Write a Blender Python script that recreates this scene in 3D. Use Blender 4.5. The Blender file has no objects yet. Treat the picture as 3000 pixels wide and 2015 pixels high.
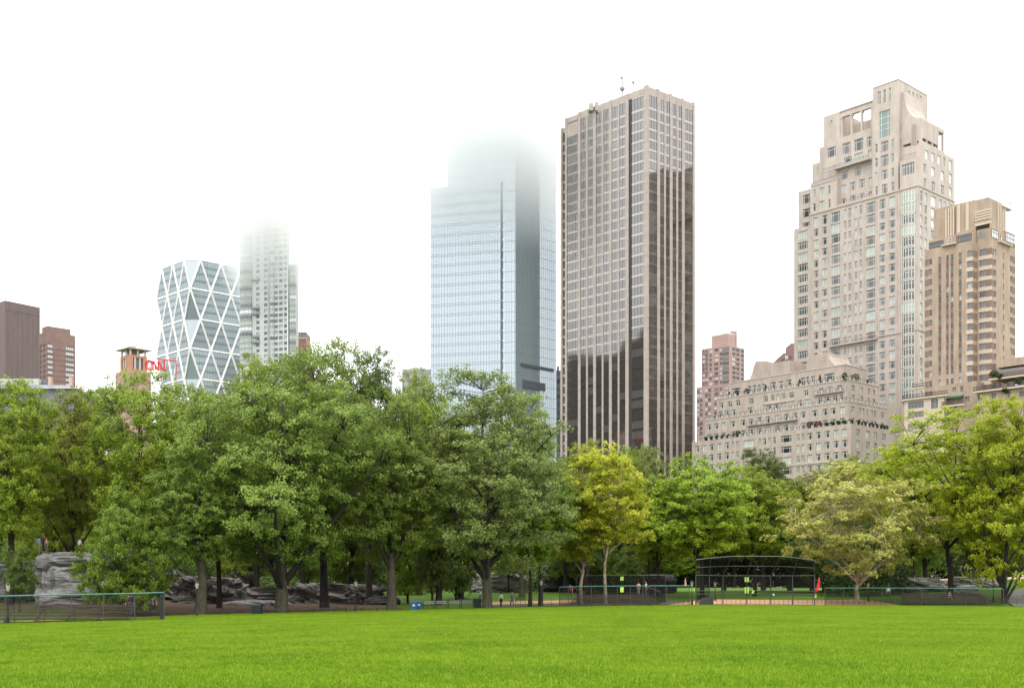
import bpy, bmesh, math, random
import numpy as np
from mathutils import Vector, Matrix, noise

random.seed(7)
sc = bpy.context.scene
COL = sc.collection
F = 3460.0      # focal length in pixels of a 3000 pixel wide frame
HZ = 1735.0     # row of the horizon
CZ = 1.7        # eye height

# ------------------------------------------------------------------ camera, sky, sun, exposure
cam_d = bpy.data.cameras.new('camera')
cam = bpy.data.objects.new('camera', cam_d)
COL.objects.link(cam)
cam.location = (0, 0, CZ)
cam.rotation_euler = (math.radians(90), 0, 0)
cam_d.sensor_width = 36
cam_d.lens = 36 * F / 3000
cam_d.shift_y = (HZ - 1007.5) / 3000
cam_d.clip_start = 0.5
cam_d.clip_end = 6000
sc.camera = cam

SUN_EL, SUN_AZ = math.radians(58), math.radians(200)
w = bpy.data.worlds.new('World')
sc.world = w
w.use_nodes = True
nt = w.node_tree
nt.nodes.clear()
n_out = nt.nodes.new('ShaderNodeOutputWorld')
n_bg = nt.nodes.new('ShaderNodeBackground')
n_sky = nt.nodes.new('ShaderNodeTexSky')
n_sky.sky_type = 'NISHITA'
n_sky.sun_disc = False
n_sky.sun_elevation = SUN_EL
n_sky.sun_rotation = SUN_AZ
n_hs = nt.nodes.new('ShaderNodeHueSaturation')
n_hs.inputs['Saturation'].default_value = 0.25
n_geo = nt.nodes.new('ShaderNodeTexCoord')
n_sep = nt.nodes.new('ShaderNodeSeparateXYZ')
n_ramp = nt.nodes.new('ShaderNodeMapRange')       # an overcast sky is brighter overhead
n_ramp.inputs['From Min'].default_value = 0.0
n_ramp.inputs['From Max'].default_value = 1.0
n_ramp.inputs['To Min'].default_value = 6.6
n_ramp.inputs['To Max'].default_value = 15.5
n_cl = nt.nodes.new('ShaderNodeMix'); n_cl.data_type = 'RGBA'
n_cmb = nt.nodes.new('ShaderNodeVectorMath'); n_cmb.operation = 'SCALE'
n_cmb.inputs[0].default_value = (0.985, 0.995, 1.0)
nt.links.new(n_geo.outputs['Generated'], n_sep.inputs[0])
nt.links.new(n_sep.outputs['Z'], n_ramp.inputs['Value'])
nt.links.new(n_ramp.outputs[0], n_cmb.inputs['Scale'])
nt.links.new(n_sky.outputs[0], n_hs.inputs['Color'])
n_cl.inputs['Factor'].default_value = 0.85
nt.links.new(n_hs.outputs[0], n_cl.inputs['A'])
nt.links.new(n_cmb.outputs[0], n_cl.inputs['B'])
nt.links.new(n_cl.outputs['Result'], n_bg.inputs['Color'])
n_bg.inputs['Strength'].default_value = 0.1
nt.links.new(n_bg.outputs[0], n_out.inputs['Surface'])

sun_d = bpy.data.lights.new('sun', 'SUN')
sun_d.energy = 0.5
sun_d.angle = math.radians(40)
sun_d.color = (1.0, 0.96, 0.9)
sun = bpy.data.objects.new('sun', sun_d)
COL.objects.link(sun)
sd = Vector((math.sin(SUN_AZ) * math.cos(SUN_EL), math.cos(SUN_AZ) * math.cos(SUN_EL), math.sin(SUN_EL)))
sun.rotation_euler = sd.to_track_quat('Z', 'Y').to_euler()
sun.location = (0, 0, 300)

sc.view_settings.view_transform = 'Standard'
sc.view_settings.look = 'None'
sc.view_settings.gamma = 1
sc.view_settings.use_curve_mapping = False
sc.view_settings.exposure = 1.45
sc.render.engine = 'CYCLES'
cy = sc.cycles
cy.max_bounces = 13
cy.diffuse_bounces = 3
cy.glossy_bounces = 3
cy.transmission_bounces = 3
cy.volume_bounces = 12
cy.transparent_max_bounces = 12
cy.use_denoising = True
cy.volume_step_rate = 1.0
cy.volume_max_steps = 64
cy.caustics_reflective = False
cy.caustics_refractive = False

# ------------------------------------------------------------------ materials
MATS = {}
def mat(name, c1, c2=None, rough=0.8, spec=0.3, scale=1.0, detail=4, bump=0.0, bscale=None, metal=0.0, ior=None, stretch=(1, 1, 1), mid=(0.35, 0.65)):
    if name in MATS:
        return MATS[name]
    m = bpy.data.materials.new(name)
    m.use_nodes = True
    t = m.node_tree
    p = t.nodes['Principled BSDF']
    p.inputs['Roughness'].default_value = rough
    p.inputs['Specular IOR Level'].default_value = spec
    p.inputs['Metallic'].default_value = metal
    if ior:
        p.inputs['IOR'].default_value = ior
    p.inputs['Base Color'].default_value = (*c1, 1)
    if c2 is not None or bump:
        tc = t.nodes.new('ShaderNodeTexCoord')
        mp = t.nodes.new('ShaderNodeMapping')
        mp.inputs['Scale'].default_value = stretch
        t.links.new(tc.outputs['Object'], mp.inputs[0])
    if c2 is not None:
        nz = t.nodes.new('ShaderNodeTexNoise')
        nz.inputs['Scale'].default_value = scale
        nz.inputs['Detail'].default_value = detail
        nz.inputs['Roughness'].default_value = 0.65
        t.links.new(mp.outputs[0], nz.inputs['Vector'])
        mr = t.nodes.new('ShaderNodeMapRange')
        mr.inputs['From Min'].default_value = mid[0]
        mr.inputs['From Max'].default_value = mid[1]
        t.links.new(nz.outputs['Fac'], mr.inputs['Value'])
        mx = t.nodes.new('ShaderNodeMix'); mx.data_type = 'RGBA'
        mx.inputs['A'].default_value = (*c1, 1)
        mx.inputs['B'].default_value = (*c2, 1)
        t.links.new(mr.outputs[0], mx.inputs['Factor'])
        t.links.new(mx.outputs['Result'], p.inputs['Base Color'])
    if bump:
        nb = t.nodes.new('ShaderNodeTexNoise')
        nb.inputs['Scale'].default_value = bscale or scale * 4
        nb.inputs['Detail'].default_value = 6
        t.links.new(mp.outputs[0], nb.inputs['Vector'])
        bp = t.nodes.new('ShaderNodeBump')
        bp.inputs['Strength'].default_value = bump
        bp.inputs['Distance'].default_value = 0.2
        t.links.new(nb.outputs['Fac'], bp.inputs['Height'])
        t.links.new(bp.outputs[0], p.inputs['Normal'])
    MATS[name] = m
    return m

def glass(name, col, ior=1.6, rough=0.06, metal=0.0, var=0.0):
    if name in MATS:
        return MATS[name]
    m = mat(name, col, None, rough=rough, spec=0.5, metal=metal, ior=ior)
    if var:
        t = m.node_tree
        p = t.nodes['Principled BSDF']
        oi = t.nodes.new('ShaderNodeObjectInfo')
        mr = t.nodes.new('ShaderNodeMapRange')
        mr.inputs['To Min'].default_value = 1 - var
        mr.inputs['To Max'].default_value = 1 + var
        t.links.new(oi.outputs['Random'], mr.inputs['Value'])
        hs = t.nodes.new('ShaderNodeHueSaturation')
        hs.inputs['Color'].default_value = (*col, 1)
        t.links.new(mr.outputs[0], hs.inputs['Value'])
        t.links.new(hs.outputs[0], p.inputs['Base Color'])
    return m

# ------------------------------------------------------------------ tagging, parenting
def tag(o, label=None, cat=None, group=None, kind=None):
    if label: o['label'] = label
    if cat: o['category'] = cat
    if group: o['group'] = group
    if kind: o['kind'] = kind
    return o

def empty(name, loc, label, cat, group=None, rz=0.0):
    o = bpy.data.objects.new(name, None)
    o.empty_display_size = 1
    COL.objects.link(o)
    o.location = loc
    o.rotation_euler = (0, 0, rz)
    return tag(o, label, cat, group)

class MB:
    """collects faces with material indices, world coordinates, and links them as one mesh object"""
    def __init__(s):
        s.v, s.f, s.m, s.mats = [], [], [], []
    def mi(s, m):
        if m not in s.mats: s.mats.append(m)
        return s.mats.index(m)
    def poly(s, pts, m):
        b = len(s.v)
        s.v.extend([tuple(p) for p in pts])
        s.f.append(tuple(range(b, b + len(pts))))
        s.m.append(s.mi(m))
    def prism(s, base, top, m):
        """base and top: matching loops, counter-clockwise seen from the top"""
        n = len(base)
        b = len(s.v)
        s.v.extend([tuple(p) for p in base]); s.v.extend([tuple(p) for p in top])
        k = s.mi(m)
        for i in range(n):
            j = (i + 1) % n
            s.f.append((b + i, b + j, b + n + j, b + n + i)); s.m.append(k)
        s.f.append(tuple(range(b + n - 1, b - 1, -1))); s.m.append(k)
        s.f.append(tuple(range(b + n, b + 2 * n))); s.m.append(k)
    def box(s, x0, x1, y0, y1, z0, z1, m):
        s.prism([(x0, y0, z0), (x1, y0, z0), (x1, y1, z0), (x0, y1, z0)], [(x0, y0, z1), (x1, y0, z1), (x1, y1, z1), (x0, y1, z1)], m)
    def bar(s, p, q, r, m, n=6, r2=None):
        p, q = Vector(p), Vector(q)
        d = (q - p)
        if d.length < 1e-6: return
        d.normalize()
        a = d.orthogonal().normalized(); c = d.cross(a)
        r2 = r if r2 is None else r2
        lo = [p + (a * math.cos(2 * math.pi * i / n) + c * math.sin(2 * math.pi * i / n)) * r for i in range(n)]
        hi = [q + (a * math.cos(2 * math.pi * i / n) + c * math.sin(2 * math.pi * i / n)) * r2 for i in range(n)]
        s.prism(lo, hi, m)
    def build(s, name, parent=None, smooth=False, loc=None):
        me = bpy.data.meshes.new(name)
        off = Vector(parent.location) if parent else (Vector(loc) if loc else Vector((0, 0, 0)))
        v = np.array(s.v, dtype=np.float64).reshape(-1, 3) - np.array(off)
        if parent is not None and abs(parent.rotation_euler.z) > 1e-9:
            c, sn = math.cos(-parent.rotation_euler.z), math.sin(-parent.rotation_euler.z)
            v = np.column_stack((v[:, 0] * c - v[:, 1] * sn, v[:, 0] * sn + v[:, 1] * c, v[:, 2]))
        me.from_pydata(v.tolist(), [], s.f)
        for m in s.mats: me.materials.append(m)
        me.polygons.foreach_set('material_index', s.m)
        if smooth: me.polygons.foreach_set('use_smooth', [True] * len(s.f))
        me.update()
        o = bpy.data.objects.new(name, me)
        COL.objects.link(o)
        if parent is not None: o.parent = parent
        elif loc: o.location = loc
        return o

def bez(p, q, r, n):
    return [p * (1 - t) ** 2 + q * 2 * t * (1 - t) + r * t * t for t in [i / n for i in range(n + 1)]]

# ------------------------------------------------------------------ facades
class Face:
    """a vertical plane; t runs to the right as seen from outside, out is towards the viewer"""
    def __init__(s, x, y, d):
        s.x, s.y = x, y
        l = math.hypot(*d)
        s.d = (d[0] / l, d[1] / l)
        s.n = (s.d[1], -s.d[0])
        s.rz = math.atan2(s.d[1], s.d[0])
    def t(s, px):
        r = (px - 1500) / F
        return (r * s.y - s.x) / (s.d[0] - r * s.d[1])
    def z(s, px, py):
        Y = s.y + s.t(px) * s.d[1]
        return CZ + (HZ - py) * Y / F
    def p(s, t, z, out=0.0):
        return Vector((s.x + s.d[0] * t + s.n[0] * out, s.y + s.d[1] * t + s.n[1] * out, z))

def vpdir(vp):
    dx = (vp - 1500) / F
    l = math.hypot(dx, 1)
    return (dx / l, 1 / l)

class Plan:
    """corner seen at px, distance Y; a runs away to the left, b away to the right"""
    def __init__(s, px, Y, vl, vr):
        s.c = ((px - 1500) * Y / F, Y)
        s.l, s.r = vpdir(vl), vpdir(vr)
    def xy(s, a, b):
        return (s.c[0] + a * s.l[0] + b * s.r[0], s.c[1] + a * s.l[1] + b * s.r[1])
    def a_at(s, px, b=0.0):
        r = (px - 1500) / F
        x, y = s.xy(0, b)
        return (r * y - x) / (s.l[0] - r * s.l[1])
    def b_at(s, px, a=0.0):
        r = (px - 1500) / F
        x, y = s.xy(a, 0)
        return (r * y - x) / (s.r[0] - r * s.r[1])
    def left(s, b=0.0):     # face whose t = -a
        x, y = s.xy(0, b)
        return Face(x, y, (-s.l[0], -s.l[1]))
    def right(s, a=0.0):    # face whose t = b
        x, y = s.xy(a, 0)
        return Face(x, y, s.r)

def facade(mb, fc, t0, t1, z0, z1, holes, depth, m, reveal=None, back=None):
    reveal = reveal or m
    hs = [h for h in holes if h[0] > t0 + .01 and h[1] < t1 - .01 and h[2] > z0 + .01 and h[3] < z1 - .01]
    ts = sorted(set([t0, t1] + [round(h[0], 4) for h in hs] + [round(h[1], 4) for h in hs]))
    for i in range(len(ts) - 1):
        a, b = ts[i], ts[i + 1]
        if b - a < 1e-4: continue
        cov = sorted([h for h in hs if h[0] <= a + 1e-3 and h[1] >= b - 1e-3], key=lambda h: h[2])
        z = z0
        for h in cov:
            if h[2] > z + 1e-4:
                mb.poly([fc.p(a, z), fc.p(b, z), fc.p(b, h[2]), fc.p(a, h[2])], m)
            z = max(z, h[3])
        if z < z1 - 1e-4:
            mb.poly([fc.p(a, z), fc.p(b, z), fc.p(b, z1), fc.p(a, z1)], m)
    for h in hs:
        a, b, c, d = h[:4]
        mb.poly([fc.p(a, c), fc.p(a, d), fc.p(a, d, -depth), fc.p(a, c, -depth)], reveal)
        mb.poly([fc.p(b, d), fc.p(b, c), fc.p(b, c, -depth), fc.p(b, d, -depth)], reveal)
        mb.poly([fc.p(a, c), fc.p(a, c, -depth), fc.p(b, c, -depth), fc.p(b, c)], reveal)
        mb.poly([fc.p(a, d, -depth), fc.p(a, d), fc.p(b, d), fc.p(b, d, -depth)], reveal)
        if back is not None:
            mb.poly([fc.p(a, c, -depth), fc.p(b, c, -depth), fc.p(b, d, -depth), fc.p(a, d, -depth)], back)

def win_geo(wd, h, nv, tr, bw, fm, gm):
    """window: local x to the right, z up, outside is -y. fm frame, gm glass, nv uprights, tr heights of the cross bars (fraction)"""
    mb = MB()
    mb.poly([(0, .0, 0), (wd, .0, 0), (wd, .0, h), (0, .0, h)], gm)
    e = 0.07
    def b(x0, x1, z0, z1):
        mb.poly([(x0, -e, z0), (x1, -e, z0), (x1, -e, z1), (x0, -e, z1)], fm)
        mb.poly([(x0, 0, z0), (x0, -e, z0), (x0, -e, z1), (x0, 0, z1)], fm)
        mb.poly([(x1, -e, z0), (x1, 0, z0), (x1, 0, z1), (x1, -e, z1)], fm)
        mb.poly([(x0, -e, z1), (x1, -e, z1), (x1, 0, z1), (x0, 0, z1)], fm)
        mb.poly([(x0, 0, z0), (x1, 0, z0), (x1, -e, z0), (x0, -e, z0)], fm)
    if bw:
        b(0, wd, 0, bw); b(0, wd, h - bw, h); b(0, bw, bw, h - bw); b(wd - bw, wd, bw, h - bw)
        zs = [bw] + [x * h for x in tr] + [h - bw]
        for x in tr:
            b(bw, wd - bw, x * h - bw / 2, x * h + bw / 2)
        us = nv if isinstance(nv, (list, tuple)) else [k / (nv + 1) for k in range(1, nv + 1)]
        for x in us:
            for q in range(len(zs) - 1):
                za = zs[q] + (bw / 2 if q else 0); zb = zs[q + 1] - (bw / 2 if q < len(zs) - 2 else 0)
                b(x * wd - bw / 2, x * wd + bw / 2, za, zb)
    return mb

WCACHE = {}
class Windows:
    """gathers the windows of one building; the largest 300 become parts, the rest one joined part"""
    def __init__(s, parent, name='window', limit=300):
        s.parent, s.name, s.limit, s.items = parent, name, limit, []
    def add(s, fc, ta, tb, za, zb, depth, nv=1, tr=(), bw=0.1, fm=None, gm=None, size=None):
        wd, h = round((tb - ta) * 10) / 10, round((zb - za) * 10) / 10
        wd, h = max(wd, .3), max(h, .3)
        key = (wd, h, str(nv), tuple(tr), bw, fm.name, gm.name)
        s.items.append((key, fc, ta, tb, za, zb, depth, nv, tr, fm, gm))
    def finish(s):
        s.items.sort(key=lambda i: -(i[3] - i[2]) * (i[5] - i[4]) - i[4] * .02)
        rest = MB()
        for n, (key, fc, ta, tb, za, zb, depth, nv, tr, fm, gm) in enumerate(s.items):
            sx, sz = (tb - ta) / key[0], (zb - za) / key[1]
            if n < s.limit:
                if key not in WCACHE:
                    g = win_geo(key[0], key[1], nv, tr, key[4], fm, gm)
                    me = bpy.data.meshes.new(s.name)
                    me.from_pydata([tuple(v) for v in g.v], [], g.f)
                    for m in g.mats: me.materials.append(m)
                    me.polygons.foreach_set('material_index', g.m)
                    WCACHE[key] = me
                o = bpy.data.objects.new(s.name, WCACHE[key])
                COL.objects.link(o)
                o.parent = s.parent
                o.location = fc.p(ta, za, -depth + .012) - Vector(s.parent.location)
                o.rotation_euler = (0, 0, fc.rz)
                o.scale = (sx, 1, sz)
            else:
                g = win_geo(key[0], key[1], nv, tr, key[4], fm, gm)
                b = len(rest.v)
                for v in g.v:
                    q = fc.p(ta + v[0] * sx, za + v[2] * sz, -depth + .012 - v[1])
                    rest.v.append(tuple(q))
                for fcs, k in zip(g.f, g.m):
                    rest.f.append(tuple(i + b for i in fcs)); rest.m.append(rest.mi(g.mats[k]))
        if rest.f:
            o = rest.build(s.name, s.parent)
            o['kind'] = 'stuff'

def fbox(mb, fc, ta, tb, za, zb, o0, o1, m):
    """a box on a facade between out distances o0 (inner) and o1 (outer)"""
    lo = [fc.p(ta, za, o1), fc.p(tb, za, o1), fc.p(tb, za, o0), fc.p(ta, za, o0)]
    hi = [fc.p(ta, zb, o1), fc.p(tb, zb, o1), fc.p(tb, zb, o0), fc.p(ta, zb, o0)]
    mb.prism(lo, hi, m)

def block(mb, pl, a0, a1, b0, b1, z0, z1, m, hl=(), hr=(), depth=.35, reveal=None, roof=None):
    """box of a building with holes (t coordinates of pl.left(b0) / pl.right(a0)) in its two visible sides"""
    facade(mb, pl.left(b0), -a1, -a0, z0, z1, hl, depth, m, reveal)
    facade(mb, pl.right(a0), b0, b1, z0, z1, hr, depth, m, reveal)
    P = lambda a, b, z: (*pl.xy(a, b), z)
    mb.poly([P(a0, b1, z0), P(a1, b1, z0), P(a1, b1, z1), P(a0, b1, z1)], m)
    mb.poly([P(a1, b1, z0), P(a1, b0, z0), P(a1, b0, z1), P(a1, b1, z1)], m)
    mb.poly([P(a0, b0, z1), P(a0, b1, z1), P(a1, b1, z1), P(a1, b0, z1)], roof or m)
# ================================================================== BUILDINGS
LIME = mat('limestone', (.46, .40, .35), (.36, .305, .265), rough=.85, scale=.45, detail=9, bump=.05, bscale=2, stretch=(1, 1, .3))
LIME2 = mat('limestone_band', (.41, .35, .30), rough=.85)
LIMEP = mat('pink_limestone', (.40, .335, .285), (.30, .245, .21), rough=.85, scale=.5, detail=9, stretch=(1, 1, .3))
WFR = mat('window_frame_white', (.62, .64, .6), rough=.5)
DFR = mat('window_frame_dark', (.06, .055, .05), rough=.5)
GFR = mat('window_frame_grey', (.3, .3, .3), rough=.5)
G1 = glass('glass_dark', (.045, .05, .05), var=.5)
G2 = glass('glass_grey', (.11, .105, .105), var=.3)
G3 = glass('glass_blind', (.34, .38, .33), ior=1.4, var=.15)
G4 = glass('glass_bright', (.5, .52, .52), ior=1.9, var=.1)  # pale pane colour; on right faces it paints in the reflected white sky
G5 = glass('glass_green', (.16, .21, .2), ior=1.6, var=.2)
RAIL = mat('terrace_rail', (.10, .09, .085), rough=.6)
PANEL = mat('white_panel', (.6, .58, .56), rough=.6)
PANELT = mat('terrace_glass_panel', (.36, .34, .33), rough=.4)
rnd = random.Random(11)
def pick(ws):
    r = rnd.random() * sum(x[1] for x in ws)
    for g, k in ws:
        r -= k
        if r <= 0: return g
    return ws[-1][0]

def rects(fc, lst, conv=lambda x, y: (x, y)):
    """pixel boxes (x0, x1, ytop, ybottom) -> t, z boxes on a face"""
    out = []
    for r in lst:
        (xa, ya), (xb, yb) = conv(r[0], r[2]), conv(r[1], r[3])
        m = (xa + xb) / 2
        out.append((fc.t(xa), fc.t(xb), fc.z(m, yb), fc.z(m, ya)))
    return out

# ---------------------------------------------------------------- bronze glass tower with tan piers
def trump():
    X = lambda zx: 1620 + zx / 3.564
    Yc = lambda zy: 210 + zy / 3.564
    pl = Plan(1897.8, 415, -2014, 5800)
    root = empty('office_tower', (*pl.xy(20, 12), 0), 'tall dark bronze glass tower striped with tan stone piers, the darkest tower', 'skyscraper')
    TAN = mat('tan_stone', (.365, .315, .28), (.31, .265, .235), rough=.7, scale=.3)
    BR = glass('bronze_glass', (.035, .03, .028), ior=2.3, rough=.05)
    BR2 = glass('bronze_glass_blind', (.075, .068, .065), ior=2.3, rough=.05)
    SP = mat('bronze_spandrel', (.32, .285, .255), rough=.06, metal=.96, spec=.5)
    SLOT = mat('dark_slot', (.03, .032, .03), rough=.5)
    MUL = mat('bronze_mullion', (.05, .045, .04), rough=.4)
    L, R = pl.left(), pl.right()
    zt = L.z(1897, 252.5)
    body = MB()
    dk = mat('tower_core', (.04, .037, .035), rough=.6)
    aL = pl.a_at(X(262)); aM = pl.a_at(X(125)); aE = pl.a_at(X(80)); bE = pl.b_at(2035)
    IN = .32
    zl1 = pl.left().z(X(200), Yc(462)); zl2 = pl.left().z(X(100), Yc(575))
    block(body, pl, IN, aL, IN, bE - .3, 0, zt - .6, dk)
    block(body, pl, aL, aM, IN + .001, bE - .3, 0, zl1 - .5, dk)
    block(body, pl, aM, aE - .05, 1.6, bE - .3, 0, zl2 - .3, dk)
    body.build('core', root)
    colsL = [(148, 260), (288, 345), (365, 420), (450, 508), (528, 585), (615, 675), (695, 755), (822, 946)]
    colsR = [(1000, 1087), (1117, 1160), (1180, 1218), (1248, 1287), (1308, 1345), (1375, 1458)]
    W = Windows(root); SPN = []
    tl = [(L.t(X(a)), L.t(X(b))) for a, b in colsL]
    tr_ = [(R.t(X(a)), R.t(X(b))) for a, b in colsR]
    FL = 108 / 3.564 * 415 / F
    ztop0 = zt - 2.9; zb0 = R.z(X(1000), Yc(362))
    rows = [(zb0, ztop0)]
    z = R.z(X(1000), Yc(392))
    while z > 12:
        rows.append((z - FL * .745, z)); z -= FL
    def bay(fc, ta, tb, ztop, n):
        for k, (za, zb) in enumerate(rows):
            if zb > ztop: continue
            W.add(fc, ta, tb, za, zb, .12, nv=n, tr=(), bw=.05, fm=MUL, gm=pick([(BR, 3), (BR2, 1)]))
        zs = [r for r in rows if r[1] <= ztop]
        for k in range(len(zs) - 1):
            SPN.append((fc, ta, tb, zs[k + 1][1], zs[k][0]))
        SPN.append((fc, ta, tb, zs[0][1], ztop + .1))
    for i, (a, b) in enumerate(tl):
        bay(L, a, b, zl1 - 2.6 if i == 0 else zt - 2.4, 3 if i in (0, 7) else 1)
    for i, (a, b) in enumerate(tr_):
        bay(R, a, b, zt - 2.4, 2 if i in (0, 5) else 1)
    W.finish()
    SPN.sort(key=lambda s: -(s[2] - s[1]) * (s[4] - s[3]))
    rest = MB()
    for k, (fc, a, b, za, zb) in enumerate(SPN):
        mb = MB() if k < 300 else rest
        fbox(mb, fc, a + .01, b - .01, za + .01, zb - .01, -.3, -.07, TAN if zb - za > 1.6 else SP)
        if k < 300: mb.build('spandrel', root)
    rest.build('spandrel', root)['kind'] = 'stuff'
    def pier(fc, a, b, ztop, out=0.0, inn=-.6):
        mb = MB()
        z = 0
        while z < ztop - .05:
            z2 = min(z + FL, ztop)
            fbox(mb, fc, a, b, z, z2 - .06, inn, out, TAN)
            z = z2
        mb.build('pier', root)
    edgesL = [(125, 148, zl1)] + [(262, 288, zt), (346, 364, zt), (421, 449, zt), (509, 527, zt), (586, 614, zt), (676, 694, zt), (757, 790, zt)]
    for a, b, zz in edgesL:
        o = 0.04 if b - a < 20 else .10
        pier(L, L.t(X(a)), L.t(X(b)), zz, o)
    # corner pier (wraps), right piers
    cp = MB(); z = 0
    a_in = -L.t(X(948))
    while z < zt + .5:
        z2 = min(z + FL, zt + .55)
        P = lambda a, b, zz: (*pl.xy(a, b), zz)
        loop = [(-.1, -.1), (-.1, R.t(X(1000))), (.6, R.t(X(1000))), (.6, .6), (a_in, .6), (a_in, -.1)]
        cp.prism([P(a, b, z) for a, b in loop][::1], [P(a, b, z2 - .06) for a, b in loop][::1], TAN)
        z = z2
    cp.build('corner_pier', root)
    for a, b in [(1088, 1116), (1161, 1179), (1219, 1247), (1288, 1307), (1346, 1374), (1459, 1482)]:
        o = 0.04 if b - a < 20 else .10
        pier(R, R.t(X(a)), R.t(X(b)), zt + (.4 if o > .05 else 0), o)
    s = MB(); fbox(s, L, L.t(X(791)), L.t(X(821)), 0, zt - 1.2, -.31, -.16, SLOT); s.build('slot', root)
    # parapets
    pb = MB()
    fbox(pb, L, -aL + .2, L.t(X(946)), zt - 2.4, zt - .1, -.3, -.03, TAN)
    fbox(pb, R, R.t(X(1001)), R.t(X(1458)), zt - 2.4, zt - .1, -.3, -.03, TAN)
    fbox(pb, L, -aM + .3, -aL - .05, zl1 - 2.2, zl1 - .1, -.3, -.02, TAN)
    pb.build('parapet', root)
    # narrow recessed left return
    lf = pl.left(1.0)
    rp = MB()
    fbox(rp, lf, lf.t(X(78)), lf.t(X(100)), 0, zl2, -.8, .1, TAN)
    rp.build('pier', root)
    sp = MB(); z = 10
    while z < zl2 - 4:
        fbox(sp, lf, lf.t(X(101)), lf.t(X(124)), z, z + .95, -.7, -.2, TAN)
        z += FL
    fbox(sp, lf, lf.t(X(101)), lf.t(X(124)), zl2 - 2, zl2 - .1, -.7, -.1, TAN)
    sp.build('spandrel', root)['kind'] = 'stuff'
    # roof antennas
    MET = mat('antenna_metal', (.28, .28, .29), rough=.5)
    def ant(px, ptop, ball):
        x, y = (px - 1500) * 428 / F, 428
        zz = lambda py: CZ + (HZ - py) * y / F
        mb = MB()
        mb.bar((x, y, zt - 1), (x, y, zz(ptop)), .26, MET)
        for (pb_, r) in ball:
            g = bmesh.new(); bmesh.ops.create_uvsphere(g, u_segments=12, v_segments=8, radius=r)
            off = len(mb.v)
            for v in g.verts: mb.v.append((v.co.x + x + (-.25 if r < 1 else 0), v.co.y + y, v.co.z + zz(pb_)))
            for f_ in g.faces:
                mb.f.append(tuple(off + v.index for v in f_.verts)); mb.m.append(mb.mi(MET))
            g.free()
        mb.build('antenna', root)
    ant(1823, 228, [(260, 1.0), (228, .55)])
    ant(1857, 240, [(242, .55)])
    mb = MB()
    for a, b, h in [(1725, 1738, 2.0), (1743, 1752, 2.4), (1768, 1779, 2.2), (1845, 1872, 3.4)]:
        x0, x1 = (a - 1500) * 432 / F, (b - 1500) * 432 / F
        mb = MB(); mb.box(x0, x1, 431, 435, zt - 2, zt + h - 1.4, TAN); mb.build('roof_unit', root)
trump()
def reflected_tower():
    r = empty('brick_tower', (-265, 375, 0), 'dark brick tower beyond the left edge, mirrored in the bronze glass', 'apartment tower')
    B_ = mat('mirrored_brick', (.09, .07, .065), (.06, .05, .045), rough=.9, scale=.2)
    m = MB(); m.box(-300, -240, 345, 392, 0, 152, B_); m.box(-300, -243, 360, 380, 152, 160, B_); m.box(-300, -240, 392, 425, 0, 143, B_); m.box(-300, -250, 300, 345, 0, 138, B_); m.build('wall', r)
    for k in range(36):
        m = MB(); m.box(-239.9, -239.8, 347, 423, 10 + k * 3.7, 11.8 + k * 3.7, G1); m.build('window_strip', r)
reflected_tower()

# ---------------------------------------------------------------- big limestone tower
CVL, CVR = -1650, 5300
def windows_on(W, fc, hs, depth, fm, choose, bw=.12, wide=3.0):
    for (a, b, c, d) in hs:
        w_ = b - a; h = d - c
        if w_ > wide: nv = [.17, .83] if w_ < 6 else 4
        elif w_ > 1.7: nv = [.22, .78]
        elif w_ > 1.0: nv = 1
        else: nv = 0
        if w_ > wide: nv = [.15, .38, .62, .85] if w_ > 4.2 else [.18, .82]
        W.add(fc, a, b, c, d, depth, nv=nv, tr=(.74,) if h > 1.6 else (), bw=bw, fm=fm, gm=pick(choose))

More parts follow.
